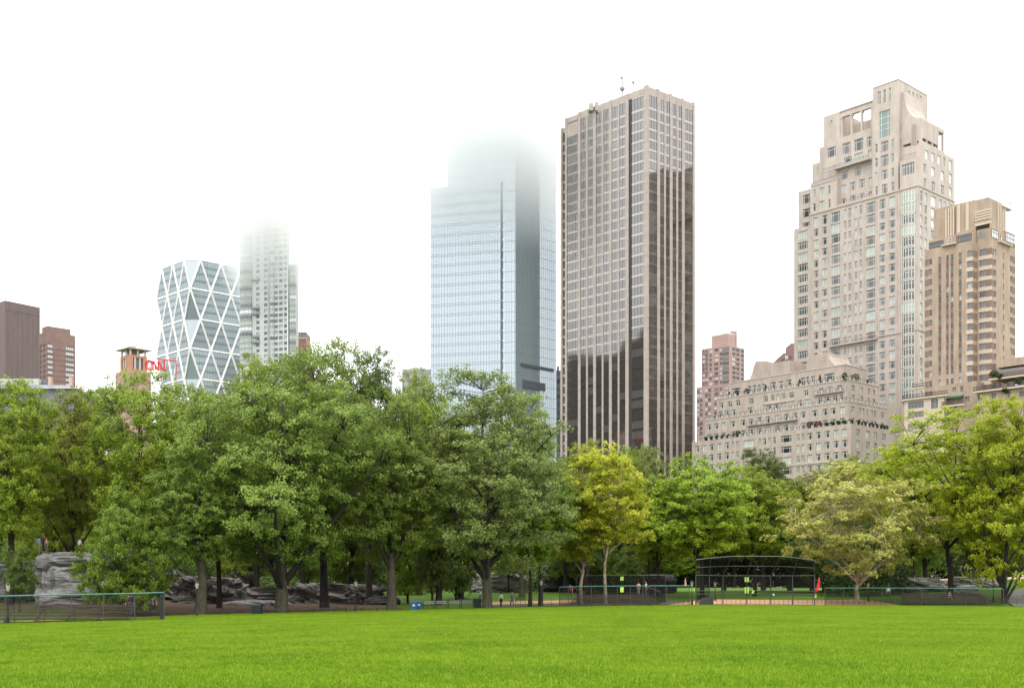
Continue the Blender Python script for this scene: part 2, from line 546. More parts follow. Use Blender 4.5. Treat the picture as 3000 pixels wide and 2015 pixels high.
def tower15():
    pl = Plan(2690, 400, CVL, CVR)
    root = empty('limestone_tower', (*pl.xy(22, 12), 0), 'tallest pale limestone tower with stepped shoulders and open colonnades at its top', 'apartment tower')
    W = Windows(root)
    Z3 = lambda x, y: (2300 + x / 2.613, 200 + y / 2.613)
    ZB = lambda x, y: (2320 + x / 3.92, 560 + y / 3.92)
    CH = [(G1, 2.2), (G2, 4), (G3, 3.2)]
    CHR = [(G4, 1)]
    D = .35
    L0, R0 = pl.left(0), pl.right(0)
    z_main = L0.z(2625, 560)
    # main grid
    colsA = [(250, 305), (345, 405), (450, 552), (595, 625), (648, 680), (720, 750), (775, 805), (850, 955), (1005, 1070), (1115, 1185)]
    holes = []
    ref = 2320 + 1037 / 3.92
    rows = [(95, 203), (235, 322)] + [(365 + 123.5 * k, 447 + 123.5 * k) for k in range(17)]
    for k, (ya, yb) in enumerate(rows):
        za, zb = L0.z(ref, 560 + yb / 3.92), L0.z(ref, 560 + ya / 3.92)
        for a, b in colsA:
            pa, pb = 2320 + a / 3.92, 2320 + b / 3.92
            wide = b - a > 90
            holes.append((L0.t(pa), L0.t(pb), za - (.35 if wide else 0), zb + (.1 if wide else 0)))
    mb = MB()
    aMain = pl.a_at(2373)
    bayL = pl.a_at(2634)
    hr = []
    for k, (ya, yb) in enumerate(rows):
        za, zb = L0.z(ref, 560 + yb / 3.92), L0.z(ref, 560 + ya / 3.92)
        for a, b in [(2695.5, 2702.5), (2709, 2716), (2727, 2743), (2751, 2758), (2765, 2771), (2780, 2790)]:
            hr.append((R0.t(a), R0.t(b), za - .2, zb))
    block(mb, pl, 0, aMain, 0, pl.b_at(2797), 0, z_main, LIME, [h for h in holes], hr, D)
    # holes in the bowed bay column are replaced by projecting bays below
    windows_on(W, L0, holes, D, WFR, CH)
    windows_on(W, R0, hr, D, WFR, [(G4, 3), (G2, 1)])  # mostly bright panes, sky reflection put into their base colour
    # rounded bay at the left end
    fl = pl.left(.3)
    zL = fl.z(2330, 672)
    hb = []
    for k in range(19):
        za = L0.z(2337, 560 + (1000 + 125 * (k - 4) + 5) / 3.92)
        zb = za + 2.75
        hb.append((fl.t(2337), fl.t(2366), za - 1.6, zb - 1.6))
    hb = [h for h in hb if h[3] < zL - 1]
    block(mb, pl, pl.a_at(2374, .3), pl.a_at(2326, .3), .3, 18, 0, zL, LIME, hb, [], D)
    windows_on(W, fl, hb, D, WFR, [(G2, 3), (G1, 2), (G3, 2)])
    # upper volumes
    def vol(pxl, pxc, b0, depthb, top, wins, z0=None, ch=CH, mm=LIME, fr=WFR):
        fc = pl.left(b0)
        z1 = fc.z(*top)
        hs = rects(fc, wins, Z3)
        block(mb, pl, pl.a_at(pxc, b0), pl.a_at(pxl, b0), b0, b0 + depthb, (z0 if z0 is not None else z_main - .5), z1, mm, hs, [], D)
        windows_on(W, fc, hs, D, fr, ch)
        return fc, z1
    vol(2339, 2400, 3, 16, (2339, 563), [(135, 190, 968, 1035), (135, 190, 1075, 1140), (135, 188, 1180, 1213)], z0=zL - .5, ch=[(G1, 1)])
    vol(2375, 2452, .6, 16, (2380, 541), [(215, 233, 930, 990), (262, 300, 913, 978), (330, 347, 898, 960), (215, 233, 1037, 1095), (262, 300, 1017, 1085), (330, 347, 1003, 1065)])
    vol(2380, 2470, 5.5, 12, (2384, 481), [(243, 255, 760, 825)])
    vol(2401, 2470, 4.6, 14, (2404, 433), [(340, 372, 715, 770), (325, 372, 815, 860)])
    # centre recess wall and loggia block
    B = 2.6
    fc = pl.left(B)
    zt = fc.z(2413, 343)
    wins = rects(fc, [(345, 362, 402, 455), (322, 387, 605, 680), (437, 500, 572, 655), (530, 597, 540, 630), (627, 662, 525, 600),
        (450, 510, 680, 720), (532, 595, 650, 705), (638, 662, 628, 680), (430, 478, 788, 850), (535, 582, 757, 822), (622, 662, 735, 795),
        (430, 467, 893, 955), (497, 538, 873, 935), (568, 608, 850, 915), (640, 664, 838, 900), (430, 467, 998, 1035), (497, 538, 975, 1020), (570, 608, 958, 1000), (640, 664, 945, 985)], Z3)
    ta, tb = fc.t(2461), fc.t(2553)
    zla, zlb = fc.z(2500, 392), fc.z(2500, 333)
    aR, aLf = pl.a_at(2600, B), pl.a_at(2413, B)
    block(mb, pl, aR, aLf, B, B + 14, z_main - .5, zla, LIME, wins[:0] + [h for h in wins if h[3] < zla], [], D)
    # block either side of the loggia and its lintel
    block(mb, pl, -ta, aLf, B, B + 14, zla, zt, LIME, [h for h in wins if h[3] >= zla], [], D)
    windows_on(W, fc, wins, D, WFR, CH)
    mb.build('wall', root)
    lg = MB()
    fbox(lg, fc, ta, tb + .6, zlb, zlb + 1.9, -1.2, .1, LIME)
    fbox(lg, fc, ta, tb + .6, zlb + 1.9, zlb + 2.3, -1.4, .4, LIME2)
    fbox(lg, fc, ta + 7.5, tb + .6, zla, zla + 1.6, -9, -8.4, LIME)
    lg.build('loggia_lintel', root)
    for k in range(4):
        c = MB(); t = ta + (tb - ta) * (k / 3.0) * .97 + .1
        fbox(c, fc, t, t + .75, zla, zlb, -.95, -.1, LIME)
        fbox(c, fc, t - .15, t + .9, zlb - .5, zlb - .01, -1.1, .04, LIME)
        c.build('column', root)
    bk = MB()
    fbox(bk, fc, ta, ta + 7.5, zla, zlb - .3, -9, -8.5, LIMEP)
    bk.build('loggia_back_wall', root)
    # top block
    Bt = 1.0
    ft = pl.left(Bt)
    zT = ft.z(2632, 234)
    a0, a1 = pl.a_at(2632, Bt), pl.a_at(2556, Bt)
    wl = rects(ft, [(710, 732, 178, 275), (752, 770, 165, 265), (795, 810, 150, 255), (718, 803, 325, 528), (733, 790, 560, 640), (733, 790, 665, 750), (740, 783, 780, 850), (740, 783, 888, 960),
        (690, 708, 580, 645), (815, 833, 545, 610), (690, 708, 690, 755), (815, 833, 655, 720), (690, 708, 797, 862), (815, 833, 765, 830), (690, 708, 905, 972), (815, 833, 873, 940)], Z3)
    frt = pl.right(a0)
    wr = rects(frt, [(943, 957, 172, 285), (973, 987, 187, 297), (1003, 1016, 200, 305), (1033, 1046, 213, 315), (882, 893, 430, 500), (882, 893, 545, 610)], Z3)
    m2 = MB()
    block(m2, pl, a0, a1, Bt, pl.b_at(2717, a0), z_main - .5, zT, LIME, wl, wr, D)
    for h in wl:
        if h[3] - h[2] > 6 and h[1] - h[0] > 2:
            W.add(ft, *h, D, nv=[.2, .8], tr=(.3, .5, .75), bw=.12, fm=WFR, gm=G5)
        else:
            windows_on(W, ft, [h], D, WFR, [(G5, 1), (G2, 3), (G3, 1)])
    windows_on(W, frt, wr, D, WFR, [(G3, 1)])
    m2.build('penthouse_block', root)
    cop = MB()
    fbox(cop, ft, -a1, -a0, zT, zT + .35, -.6, .12, LIME2)
    fbox(cop, frt, Bt, pl.b_at(2717, a0), zT, zT + .35, -.6, .12, LIME2)
    cop.build('coping', root)
    # right bay column, upper right blocks
    m3 = MB()
    fb = pl.left(.35)
    zbay = fb.z(2690, 457)
    hb = rects(fb, [(893, 988, 728, 815), (893, 988, 840, 928)], Z3)
    block(m3, pl, .35, pl.a_at(2636, .35), .35, 3.2, z_main, zbay, LIME, hb, [], D)
    windows_on(W, fb, hb, D, WFR, [(G2, 1)])
    b9 = pl.b_at(2702)
    zr = R0.z(2796, 464)
    Rx = pl.right(.3)
    hr2 = rects(Rx, [(1073, 1098, 630, 700), (1122, 1145, 650, 715), (1168, 1192, 668, 738), (1212, 1225, 685, 750), (1255, 1278, 705, 780), (1255, 1278, 810, 885), (1255, 1278, 915, 985), (1060, 1080, 735, 800), (1120, 1147, 760, 828), (1193, 1218, 790, 860), (1060, 1080, 845, 915), (1120, 1147, 870, 945), (1193, 1218, 897, 968)], Z3)
    block(m3, pl, .3, 14, b9, pl.b_at(2797, .3) - .3, z_main, zr, LIME, [], hr2, D)
    windows_on(W, Rx, hr2, D, WFR, [(G4, 2), (G2, 1)])  # white sky mirrored in these panes is painted as bright glass
    m3.build('wall', root)
    # colonnade on the right
    Rc = pl.right(.6)
    zc0, zc1 = Rc.z(2702, 442), Rc.z(2702, 347)
    be = pl.b_at(2767, .6)
    zc0 = max(zc0, zr + .3)
    c1 = MB()
    fbox(c1, Rc, b9, be, zc1 - 1.4, zc1, -8, 0, LIME)
    fbox(c1, Rc, b9, be, zr, zr + .9, -.8, 0, LIME)
    fbox(c1, Rc, b9, be, zr, zc1 - 1.4, -8, -6.5, LIME)
    fbox(c1, Rc, b9, b9 + 1.2, zr + .9, zc1 - 1.4, -6.5, 0, LIME)
    c1.build('colonnade_frame', root)
    for k in range(4):
        c = MB(); t = b9 + 1.3 + (be - b9 - 1.9) * (k + .8) / 3.8
        fbox(c, Rc, t - .35, t + .35, zr + .9, zc1 - 1.4, -.75, -.05, LIME)
        c.build('column', root)
    # scooped wall
    sw = MB()
    aS = pl.a_at(2650, 3)
    zS = frt.z(2655, 281)
    prof = [(pl.a_at(2643, 3), zS)] + [(aS, zS)]
    for k in range(1, 11):
        q = k / 10 * math.pi / 2
        prof.append((aS * (1 - math.sin(q)) + .6 * math.sin(q), zc1 + (zS - zc1) * (1 - math.sin(q)) ** 1.0 * 1.0 if False else zS - (zS - zc1) * (1 - math.cos(q))))
    # concave: drop steeply first, then level out
    prof = [(pl.a_at(2641, 3), zS), (aS, zS)]
    for k in range(1, 13):
        q = k / 12
        prof.append((aS + (.62 - aS) * q, zc1 + (zS - zc1) * (1 - math.sqrt(max(0, 1 - (1 - q) ** 2)))))
    aN = pl.a_at(2641, 3)
    lo = [(aN, z_main), (.62, z_main)]
    P = lambda a, b, z: (*pl.xy(a, b), z)
    ring = [(aN, zr + 2)] + prof + [(.62, zr + 2)]
    b1_, b2_ = b9 + .02, be - 4
    for k in range(len(ring)):
        (aa, za), (ab, zb) = ring[k], ring[(k + 1) % len(ring)]
        sw.poly([P(aa, b1_, za), P(aa, b2_, za), P(ab, b2_, zb), P(ab, b1_, zb)], LIME)
    sw.poly([P(a, b1_, z) for a, z in ring], LIME); sw.poly([P(a, b2_, z) for a, z in ring][::-1], LIME)
    sw.build('scooped_wall', root)
    af = pl.left(b1_ - .0)
    ar = MB(); rec = mat('arch_recess', (.3, .25, .21), rough=.9)
    xa, xb = af.t(2669), af.t(2687); z0, z1 = af.z(2678, 425), af.z(2678, 372)
    pts = [(xa, z0), (xb, z0)] + [((xa + xb) / 2 + (xb - xa) / 2 * math.cos(q), z1 + (xb - xa) / 2 * math.sin(q)) for q in [math.pi * k / 8 for k in range(9)]]
    ar.prism([af.p(t, z, .02) for t, z in pts], [af.p(t, z, .10) for t, z in pts], LIME2)
    pts2 = [((xa + xb) / 2 + (t - (xa + xb) / 2) * .8, z0 + (z - z0) * .97 + .05) for t, z in pts]
    ar.prism([af.p(t, z, .03) for t, z in pts2], [af.p(t, z, .115) for t, z in pts2], rec)
    ar.build('arch_niche', root)
    # bowed bays between floors on the main face at the right
    zrows = [(L0.z(ref, 560 + yb / 3.92), L0.z(ref, 560 + ya / 3.92)) for ya, yb in rows]
    t0, t1 = L0.t(2642), L0.t(2681)
    for k, (za, zb) in enumerate(zrows):
        bw_ = MB()
        n = 5
        prof = [(t0 + (t1 - t0) * i / n, .15 + .75 * math.sin(math.pi * (i + .0) / n)) for i in range(n + 1)]
        prof = [(t0, .02)] + prof[1:-1] + [(t1, .02)]
        def band(zl, zh, m_, e=0):
            lo = [L0.p(t, zl, o + e) for t, o in prof] + [L0.p(t1, zl, -.02), L0.p(t0, zl, -.02)]
            hi = [L0.p(t, zh, o + e) for t, o in prof] + [L0.p(t1, zh, -.02), L0.p(t0, zh, -.02)]
            bw_.prism(lo, hi, m_)
        nxt = zrows[k + 1][1] if k + 1 < len(zrows) else za - 1.2
        band(nxt + .25, za - .3, LIME, .08)
        g_ = pick([(G2, 4), (G3, 2), (G5, 1)])
        band(za - .3, zb + .2, g_)
        for t, o in prof[1:-1] + [(t0 + .1, .1), (t1 - .1, .1)]:
            fbox(bw_, L0, t - .08, t + .08, za - .3, zb + .2, o - .1, o + .1, WFR)
        for i in range(len(prof) - 1):
            pa, pb = prof[i], prof[i + 1]
            for zz in (za - .22, za + (zb - za) * .72, zb + .12):
                bw_.bar(L0.p(pa[0], zz, pa[1] + .03), L0.p(pb[0], zz, pb[1] + .03), .07, WFR, 4)
        bw_.build('bay_window', root)
    # string courses
    sc_ = MB()
    for zz in (z_main - .35, L0.z(2571, 988) , ):
        sc_ = MB(); fbox(sc_, L0, -aMain if zz > 100 else L0.t(2571), -.0, zz, zz + .4, -.05, .28, LIME2); sc_.build('string_course', root)
        sc_ = MB(); fbox(sc_, R0, .0, pl.b_at(2797), zz, zz + .4, -.05, .28, LIME2); sc_.build('string_course', root)
    # vertical shallow pilasters between window columns
    pz = MB()
    for x in (225, 425, 570, 700, 830, 975, 1210, 1245):
        t = L0.t(2320 + x / 3.92)
        fbox(pz, L0, t - .12, t + .12, 0, z_main - .4, -.02, .1, LIME)
    pz.build('pilaster', root)['kind'] = 'stuff'
    # ledges with railings
    def ledge(fc, p0, p1, out, rail=True, panel=False):
        (x0, y0), (x1, y1) = p0, p1
        t0, t1 = fc.t(x0), fc.t(x1); z = fc.z(x0, y0)
        l = MB(); fbox(l, fc, t0, t1, z - .45, z, -.05, out, LIME2); l.build('ledge', root)
        r = MB()
        n = max(2, int((t1 - t0) / .7))
        for i in range(n + 1):
            t = t0 + .05 + (t1 - t0 - .1) * i / n
            fbox(r, fc, t - .03, t + .03, z, z + 1.0, out - .12, out - .06, RAIL)
            if panel and i < n and i % 2 == 0:
                fbox(r, fc, t + .06, t + (t1 - t0) / n - .06, z + .1, z + .85, out - .11, out - .08, PANELT)
        fbox(r, fc, t0 + .02, t1 - .02, z + 1.0, z + 1.06, out - .14, out - .05, RAIL)
        r.build('railing', root)
    ledge(L0, (2433, 1015), (2571, 990), 1.1)
    ledge(pl.left(B), Z3(395, 778), Z3(664, 700), 2.0, panel=True)
    ledge(pl.left(1.0), Z3(375, 1058), Z3(664, 992), .1, panel=True)
    ledge(pl.left(.6), Z3(200, 900), Z3(395, 855), .15, panel=True)
    ledge(pl.left(.6), Z3(295, 795), Z3(375, 775), .3, panel=True)
    ledge(pl.left(.35), Z3(905, 694), Z3(1000, 672), .05, panel=True)
    W.finish()
tower15()

# ---------------------------------------------------------------- stepped limestone block in front
TERR = []
def lower15():
    pl = Plan(2492.7, 370, CVL, CVR)
    root = empty('terraced_apartment_block', (*pl.xy(30, 10), 0), 'wide stepped limestone apartment block with planted terraces, lower than the towers behind it', 'apartment building')
    Z5 = lambda x, y: (2000 + x / 3.136, 900 + y / 3.136)
    W = Windows(root)
    D = .4
    CH = [(G1, 5), (G2, 2), (G3, 2)]
    def cols(fc, lst, refx, y0, y1, extra=0):
        px = 2000 + refx / 3.136
        za, zb = fc.z(px, 900 + y1 / 3.136), fc.z(px, 900 + y0 / 3.136)
        return [(fc.t(2000 + a / 3.136), fc.t(2000 + b / 3.136), za, zb) for a, b in lst]
    mb = MB()
    L, R = pl.left(), pl.right()
    z1 = L.z(2491, 1240)
    base_cols = [(118, 155), (180, 217), (245, 285), (318, 357), (388, 428), (450, 472), (490, 513), (700, 722), (743, 765), (787, 808), (832, 853), (900, 998), (560, 652), (1047, 1073), (1093, 1118), (1145, 1192), (1224, 1270), (1305, 1353), (1385, 1432), (1463, 1512)]
    rc = [(1595, 1630), (1683, 1718), (1755, 1787), (1830, 1865)]
    hl, hr = [], []
    for k in range(7):
        y0 = 1115 + k * 103
        hl += cols(L, base_cols, 1487, y0, y0 + 66)
        hr += [(R.t(2000 + a / 3.136), R.t(2000 + b / 3.136), hl[-1][2], hl[-1][3]) for a, b in rc]
    def put(fl, fr, hl, hr, ch=CH):
        windows_on(W, fl, hl, D, WFR, ch, bw=.13)
        windows_on(W, fr, hr, D, WFR, ch, bw=.13)
    aE = pl.a_at(2027); bE = pl.b_at(2618)
    block(mb, pl, 0, aE, 0, bE, 0, z1, LIMEP, hl, hr, D, reveal=LIMEP)
    put(L, R, hl, hr)
    # tier 2
    def tier(pxl, pxc, pxr, b0, a0, top, z0, lists, lr, nm='wall'):
        fl = pl.left(b0); fr = pl.right(a0)
        zt = fl.z(*top)
        hl = [];
        for (lst, refx, ya, yb) in lists: hl += cols(fl, lst, refx, ya, yb)
        hr = []
        for (lst, k) in lr:
            zz = cols(fl, [(lists[k][1], lists[k][1] + 10)], lists[k][1], lists[k][2], lists[k][3])[0]
            hr += [(fr.t(2000 + a / 3.136), fr.t(2000 + b / 3.136), zz[2], zz[3]) for a, b in lst]
        hl = [h for h in hl if h[0] > -pl.a_at(pxl, b0) + .1 and h[1] < -a0 - .1]
        m_ = MB()
        block(m_, pl, a0, pl.a_at(pxl, b0), b0, pl.b_at(pxr, a0), z0, zt, LIMEP, hl, hr, D, reveal=LIMEP)
        m_.build(nm, root)
        put(fl, fr, hl, hr)
        cb = MB()
        fbox(cb, fl, -pl.a_at(pxl, b0), -a0, zt - .02, zt + .3, -.3, .15, LIME2)
        fbox(cb, fr, b0, pl.b_at(pxr, a0), zt - .02, zt + .3, -.3, .15, LIME2)
        cb.build('coping', root)
        return fl, fr, zt
    mb.build('wall', root)
    c2 = [(223, 262), (290, 330), (357, 398), (440, 482), (533, 577), (605, 650), (683, 728), (762, 805), (848, 893), (930, 973), (1010, 1055), (1083, 1130), (1188, 1235), (1285, 1332), (1360, 1408), (1443, 1490)]
    r2 = [(1550, 1580), (1622, 1640), (1650, 1668), (1690, 1705), (1733, 1750), (1758, 1777), (1822, 1850)]
    f2, g2, z2 = tier(2066, 2480, 2600, 1.6, 1.6, (2478, 1177), z1 - .2, [(c2, 1466, 912, 972), (c2, 1466, 1016, 1074)], [(r2, 0), (r2, 1)])
    c3 = [(330, 365), (387, 427), (450, 487), (600, 640), (775, 818), (840, 882), (910, 955), (1058, 1100), (1125, 1170), (1242, 1280), (1305, 1357), (1380, 1420), (1447, 1472)]
    c4 = [(340, 377), (415, 450), (490, 527), (612, 648), (745, 780), (808, 840), (862, 890), (910, 942), (980, 1018), (1115, 1153), (1250, 1290), (1333, 1378), (1420, 1463)]
    r3 = [(1507, 1530), (1555, 1580), (1633, 1658), (1700, 1718), (1747, 1770)]
    f4, g4, z4 = tier(2100, 2474, 2575, 3.2, 3.2, (2473, 1114), z2 - .2, [(c3, 1400, 808, 868), (c4, 1440, 716, 770)], [(r3, 0), (r3, 1)])
    c5 = [(455, 527), (600, 630), (645, 672), (690, 716), (728, 755), (808, 855), (880, 922), (955, 1000), (1088, 1120), (1133, 1163), (1180, 1210), (1302, 1390)]
    f5, g5, z5 = tier(2136, 2454, 2541, 5.5, 5.5, (2454, 1072), z4 - .2, [(c5, 1345, 607, 684)], [])
    pl5 = pl
    # scooped roof bulkheads
    def bulk(pts, px0, b0, b1):
        fc = pl.left(b0)
        mbk = MB()
        prof = [(fc.t(Z5(x, y)[0]), fc.z(*Z5(x, y))) for x, y in pts]
        zb = z5 - .1
        ring = [(prof[0][0], zb)] + prof + [(prof[-1][0], zb)]
        A = [fc.p(t, z, 0) for t, z in ring]; Bq = [fc.p(t, z, -(b1 - b0)) for t, z in ring]
        mbk.prism(A[::-1], Bq[::-1], LIMEP)
        mbk.build('roof_bulkhead', root)
    bulk([(618, 652), (635, 610), (648, 560), (662, 515), (680, 495), (765, 492), (768, 505), (800, 508)], 0, 6.5, 20)
    bulk([(1143, 552), (1143, 452), (1235, 432), (1235, 418), (1322, 410), (1326, 440), (1345, 470), (1365, 500), (1395, 528), (1420, 540)], 0, 6.5, 19)
    bx = MB(); fbox(bx, pl.left(6.6), pl.left(6.6).t(Z5(800, 0)[0]), pl.left(6.6).t(Z5(985, 0)[0]), z5 - .1, pl.left(6.6).z(*Z5(820, 515)) , -12, 0, LIMEP); bx.build('roof_bulkhead', root)
    # terrace railings with pale panels, and balconies
    def rail(fc, px0, px1, z, out, name='railing', panel=True, hgt=1.0):
        t0, t1 = fc.t(px0), fc.t(px1)
        r = MB(); n = max(2, int((t1 - t0) / 1.1))
        for i in range(n + 1):
            t = t0 + .05 + (t1 - t0 - .1) * i / n
            fbox(r, fc, t - .05, t + .05, z, z + hgt, out - .14, out - .04, RAIL)
            if panel and i < n and i % 2 == 0:
                fbox(r, fc, t + .1, t + (t1 - t0) / n - .1, z + .08, z + hgt - .15, out - .13, out - .06, PANELT)
        fbox(r, fc, t0 + .02, t1 - .02, z + hgt, z + hgt + .08, out - .14, out - .04, RAIL)
        r.build(name, root)
    rail(L, 2028, 2491, z1 + .02, -.1); rail(R, 2495, 2612, z1 + .02, -.1)
    rail(f2, 2066, 2477, z2 + .3, 0); rail(g2, 2482, 2598, z2 + .3, 0)
    rail(f4, 2104, 2472, z4 + .3, 0); rail(g4, 2477, 2571, z4 + .3, 0)
    # mid balcony strips
    for (fc, a, b, y, o) in [(f2, 600, 1060, 1085, 1.0), (f4, 1215, 1478, 802, .8)]:
        x0, y0 = Z5(a, y); x1, _ = Z5(b, y)
        z = fc.z(x0, y0); l = MB(); fbox(l, fc, fc.t(x0), fc.t(x1), z - .35, z, -.05, o, LIMEP); l.build('balcony', root)
        rail(fc, x0 + 1, x1 - 1, z, o)
    # pale infill bay
    inf = MB(); fi = f4
    for (a, b, y0, y1) in [(735, 1030, 880, 740)]:
        xa, ya = Z5(a, y0); xb, yb = Z5(b, y1)
        fbox(inf, fi, fi.t(xa), fi.t(xb), fi.z((xa + xb) / 2, 900 + 878 / 3.136), fi.z((xa + xb) / 2, 900 + 858 / 3.136), -.02, .25, LIME)
    inf.build('string_course', root)
    cs = MB()
    for k in (3,):
        zz = L.z(2491, 900 + 1405 / 3.136)
        fbox(cs, L, -aE, .0, zz, zz + .4, -.02, .22, LIME2); fbox(cs, R, 0, bE, zz, zz + .4, -.02, .22, LIME2)
    cs.build('string_course', root)
    W.finish()
    for (x, y, fc, z, h, r, kind) in [(1065, 715, f4, z4, 2.7, 1.1, 'cone'), (1250, 690, f4, z4, 3.0, .8, 'cone'), (575, 790, f4, z4, 2.3, 1.1, 'ball'), (752, 755, f4, z4, 2.6, .6, 'cone'),
                                  (1505, 655, g4, z4, 2.3, .8, 'ball'), (1600, 672, g4, z4, 2.6, 1.5, 'ball'), (1710, 700, g4, z4, 1.5, .7, 'ball'),
                                  (495, 1165, L, z1, 2.2, .9, 'ball'), (1155, 1100, L, z1, 2.3, 1.2, 'red'), (1232, 1090, L, z1, 2.0, 1.3, 'red'), (415, 805, f4, z4, 2.2, .4, 'cone')]:
        px = 2000 + x / 3.136
        p = fc.p(fc.t(px), z, -.7)
        TERR.append((p, h, r, kind))
    for i, x in enumerate(list(range(205, 470, 52)) + list(range(1310, 1530, 55))):
        p = L.p(L.t(2000 + x / 3.136), z1, -.6); TERR.append((p, 1.3, .7, 'ball'))
    for x in (1560, 1625, 1680, 1745, 1790, 1840, 1880):
        p = R.p(R.t(2000 + x / 3.136), z1, -.6); TERR.append((p, 1.4, .8, 'ball'))
lower15()
# ---------------------------------------------------------------- tan art deco tower with brown bands
BRK = mat('tan_brick', (.37, .285, .215), (.27, .205, .155), rough=.9, scale=.5, detail=9, stretch=(1, 1, .3))
BRK2 = mat('brown_brick', (.20, .145, .115), (.165, .12, .095), rough=.9, scale=.5)
BRK3 = mat('cream_band', (.46, .375, .295), rough=.85)
RUST = mat('rust_spandrel', (.15, .085, .068), rough=.7)
def century():
    pl = Plan(2904, 340, -1900, 5400)
    root = empty('art_deco_tower', (*pl.xy(8, 10), 0), 'tan brick art deco tower with brown bands and louvred corner at its crown', 'apartment tower')
    ZC = lambda x, y: (2640 + x / 4.356, 570 + y / 4.356)
    ZD = lambda x, y: (2600 + x / 3.92, 930 + y / 3.92)
    W = Windows(root)
    CH = [(G2, 4), (G1, 2), (G3, 1)]
    L, R = pl.left(0), pl.right(0)
    FLH = 134.5 / 4.356 * 340 / F * .995
    bw = -2.6
    Lw = pl.left(bw)
    aw = pl.a_at(2850, bw)
    Rw = pl.right(aw)
    zw = Lw.z(*ZC(600, 655)); 
    zm = R.z(*ZC(1150, 420))
    def cols(fc, lst, refx, ytop, hgt, n, first=0):
        px = ZC(refx, 0)[0]
        zt = fc.z(px, 570 + ytop / 4.356)
        return [(fc.t(ZC(a, 0)[0]), fc.t(ZC(b, 0)[0]), zt - FLH * k - hgt, zt - FLH * k) for k in range(n) for a, b in lst]
    n = 20
    hw = cols(Lw, [(355, 395), (475, 512), (573, 607), (632, 668), (735, 772), (845, 903)], 375, 822, 1.75, n)
    # each column follows the plane, so give all the row of the reference column
    hm = cols(L, [(998, 1085)], 1040, 700, 1.75, n + 1)
    hr = cols(R, [(1185, 1213), (1300, 1314), (1392, 1416)], 1200, 700, 1.7, n + 1)
    mb = MB()
    aE = pl.a_at(2709, bw)
    block(mb, pl, aw, aE, bw, 14, 0, zw, BRK, hw, [], .3, reveal=BRK)
    block(mb, pl, 0, aw, 0, pl.b_at(2975), 0, zm, BRK, hm, hr, .3, reveal=BRK)
    windows_on(W, Lw, hw, .3, GFR, CH, bw=.09); windows_on(W, L, hm, .3, GFR, CH, bw=.09); windows_on(W, R, hr, .3, GFR, CH, bw=.09)
    mb.build('wall', root)
    # brown bands beside windows and cream bands between them
    bb = MB()
    for k in range(n + 1):
        def zrow(fc, refx, ytop):
            return fc.z(ZC(refx, 0)[0], 570 + ytop / 4.356) - FLH * k
        zt = zrow(Lw, 375, 822)
        e = .03
        fbox(bb, Lw, -aE + .02, Lw.t(ZC(352, 0)[0]), zt - 1.85, zt + .05, -.02, e, BRK2)
        fbox(bb, Lw, Lw.t(ZC(905, 0)[0]), -aw + .03, zt - 1.85, zt + .05, -.02, e, BRK2)
        fbox(bb, Rw, bw - .03, -.02, zt - 1.85, zt + .05, -.02, e, BRK2)
        zt = zrow(R, 1200, 700)
        fbox(bb, L, L.t(ZC(1087, 0)[0]), .03, zt - 1.85, zt + .05, -.02, e, BRK2)
        fbox(bb, R, -.03, R.t(ZC(1183, 0)[0]), zt - 1.85, zt + .05, -.02, e, BRK2)
        fbox(bb, R, R.t(ZC(1418, 0)[0]), pl.b_at(2975) - .01, zt - 1.85, zt + .05, -.02, e, BRK2)
        fbox(bb, L, L.t(ZC(985, 0)[0]), .05, zt - FLH + .06, zt - 1.86, -.02, .05, BRK3)
        fbox(bb, R, -.05, R.t(ZC(1160, 0)[0]), zt - FLH + .06, zt - 1.86, -.02, .05, BRK3)
        fbox(bb, Lw, Lw.t(ZC(830, 0)[0]), -aw + .05, zrow(Lw, 375, 822) - FLH + .06, zrow(Lw, 375, 822) - 1.86, -.02, .05, BRK3)
        if k < 11:
            zt = zrow(Lw, 375, 822)
            for a, b in [(475, 512), (573, 607), (632, 668), (735, 772)]:
                fbox(bb, Lw, Lw.t(ZC(a, 0)[0]) + .02, Lw.t(ZC(b, 0)[0]) - .02, zt - FLH + .04, zt - 1.79, -.1, .02, RUST)
    bb.build('brick_band', root)['kind'] = 'stuff'
    # upper band of studio windows
    up = MB()
    f1 = pl.left(bw + .8)
    z_up1 = f1.z(*ZC(560, 545))
    hs = []
    block(up, pl, aw + .5, pl.a_at(2722, bw + .8), bw + .8, 12, zw - .2, z_up1, BRK, [], [], .3)
    f2 = pl.left(bw + .3)
    z_up2 = f2.z(*ZC(705, 490))
    block(up, pl, aw + .2, pl.a_at(2802, bw + .3), bw + .3, 11, zw - .2, z_up2, BRK, [], [], .3)
    up.build('upper_wall', root)
    for fc, a, b, y0, y1, nv in [(f1, 357, 540, 600, 675, 6), (f2, 708, 900, 510, 600, 7)]:
        xa, ya = ZC(a, y0); xb, yb = ZC(b, y1)
        m_ = ((xa + xb) / 2)
        za, zb = fc.z(m_, yb), fc.z(m_, ya)
        W.add(fc, fc.t(xa), fc.t(xb), za, zb, -.06, nv=nv, tr=(.7,), bw=.08, fm=DFR, gm=G2)
    W.add(f1, f1.t(ZC(605, 0)[0]), f1.t(ZC(645, 0)[0]), f1.z(*ZC(625, 640)), f1.z(*ZC(625, 565)), -.1, nv=1, tr=(.6,), bw=.08, fm=PANEL, gm=G2)
    cn = MB()
    fbox(cn, Lw, Lw.t(ZC(525, 0)[0]), Lw.t(ZC(710, 0)[0]), zw + .0, zw + .35, -.5, .9, BRK3)
    cn.build('ledge', root); cn = MB()
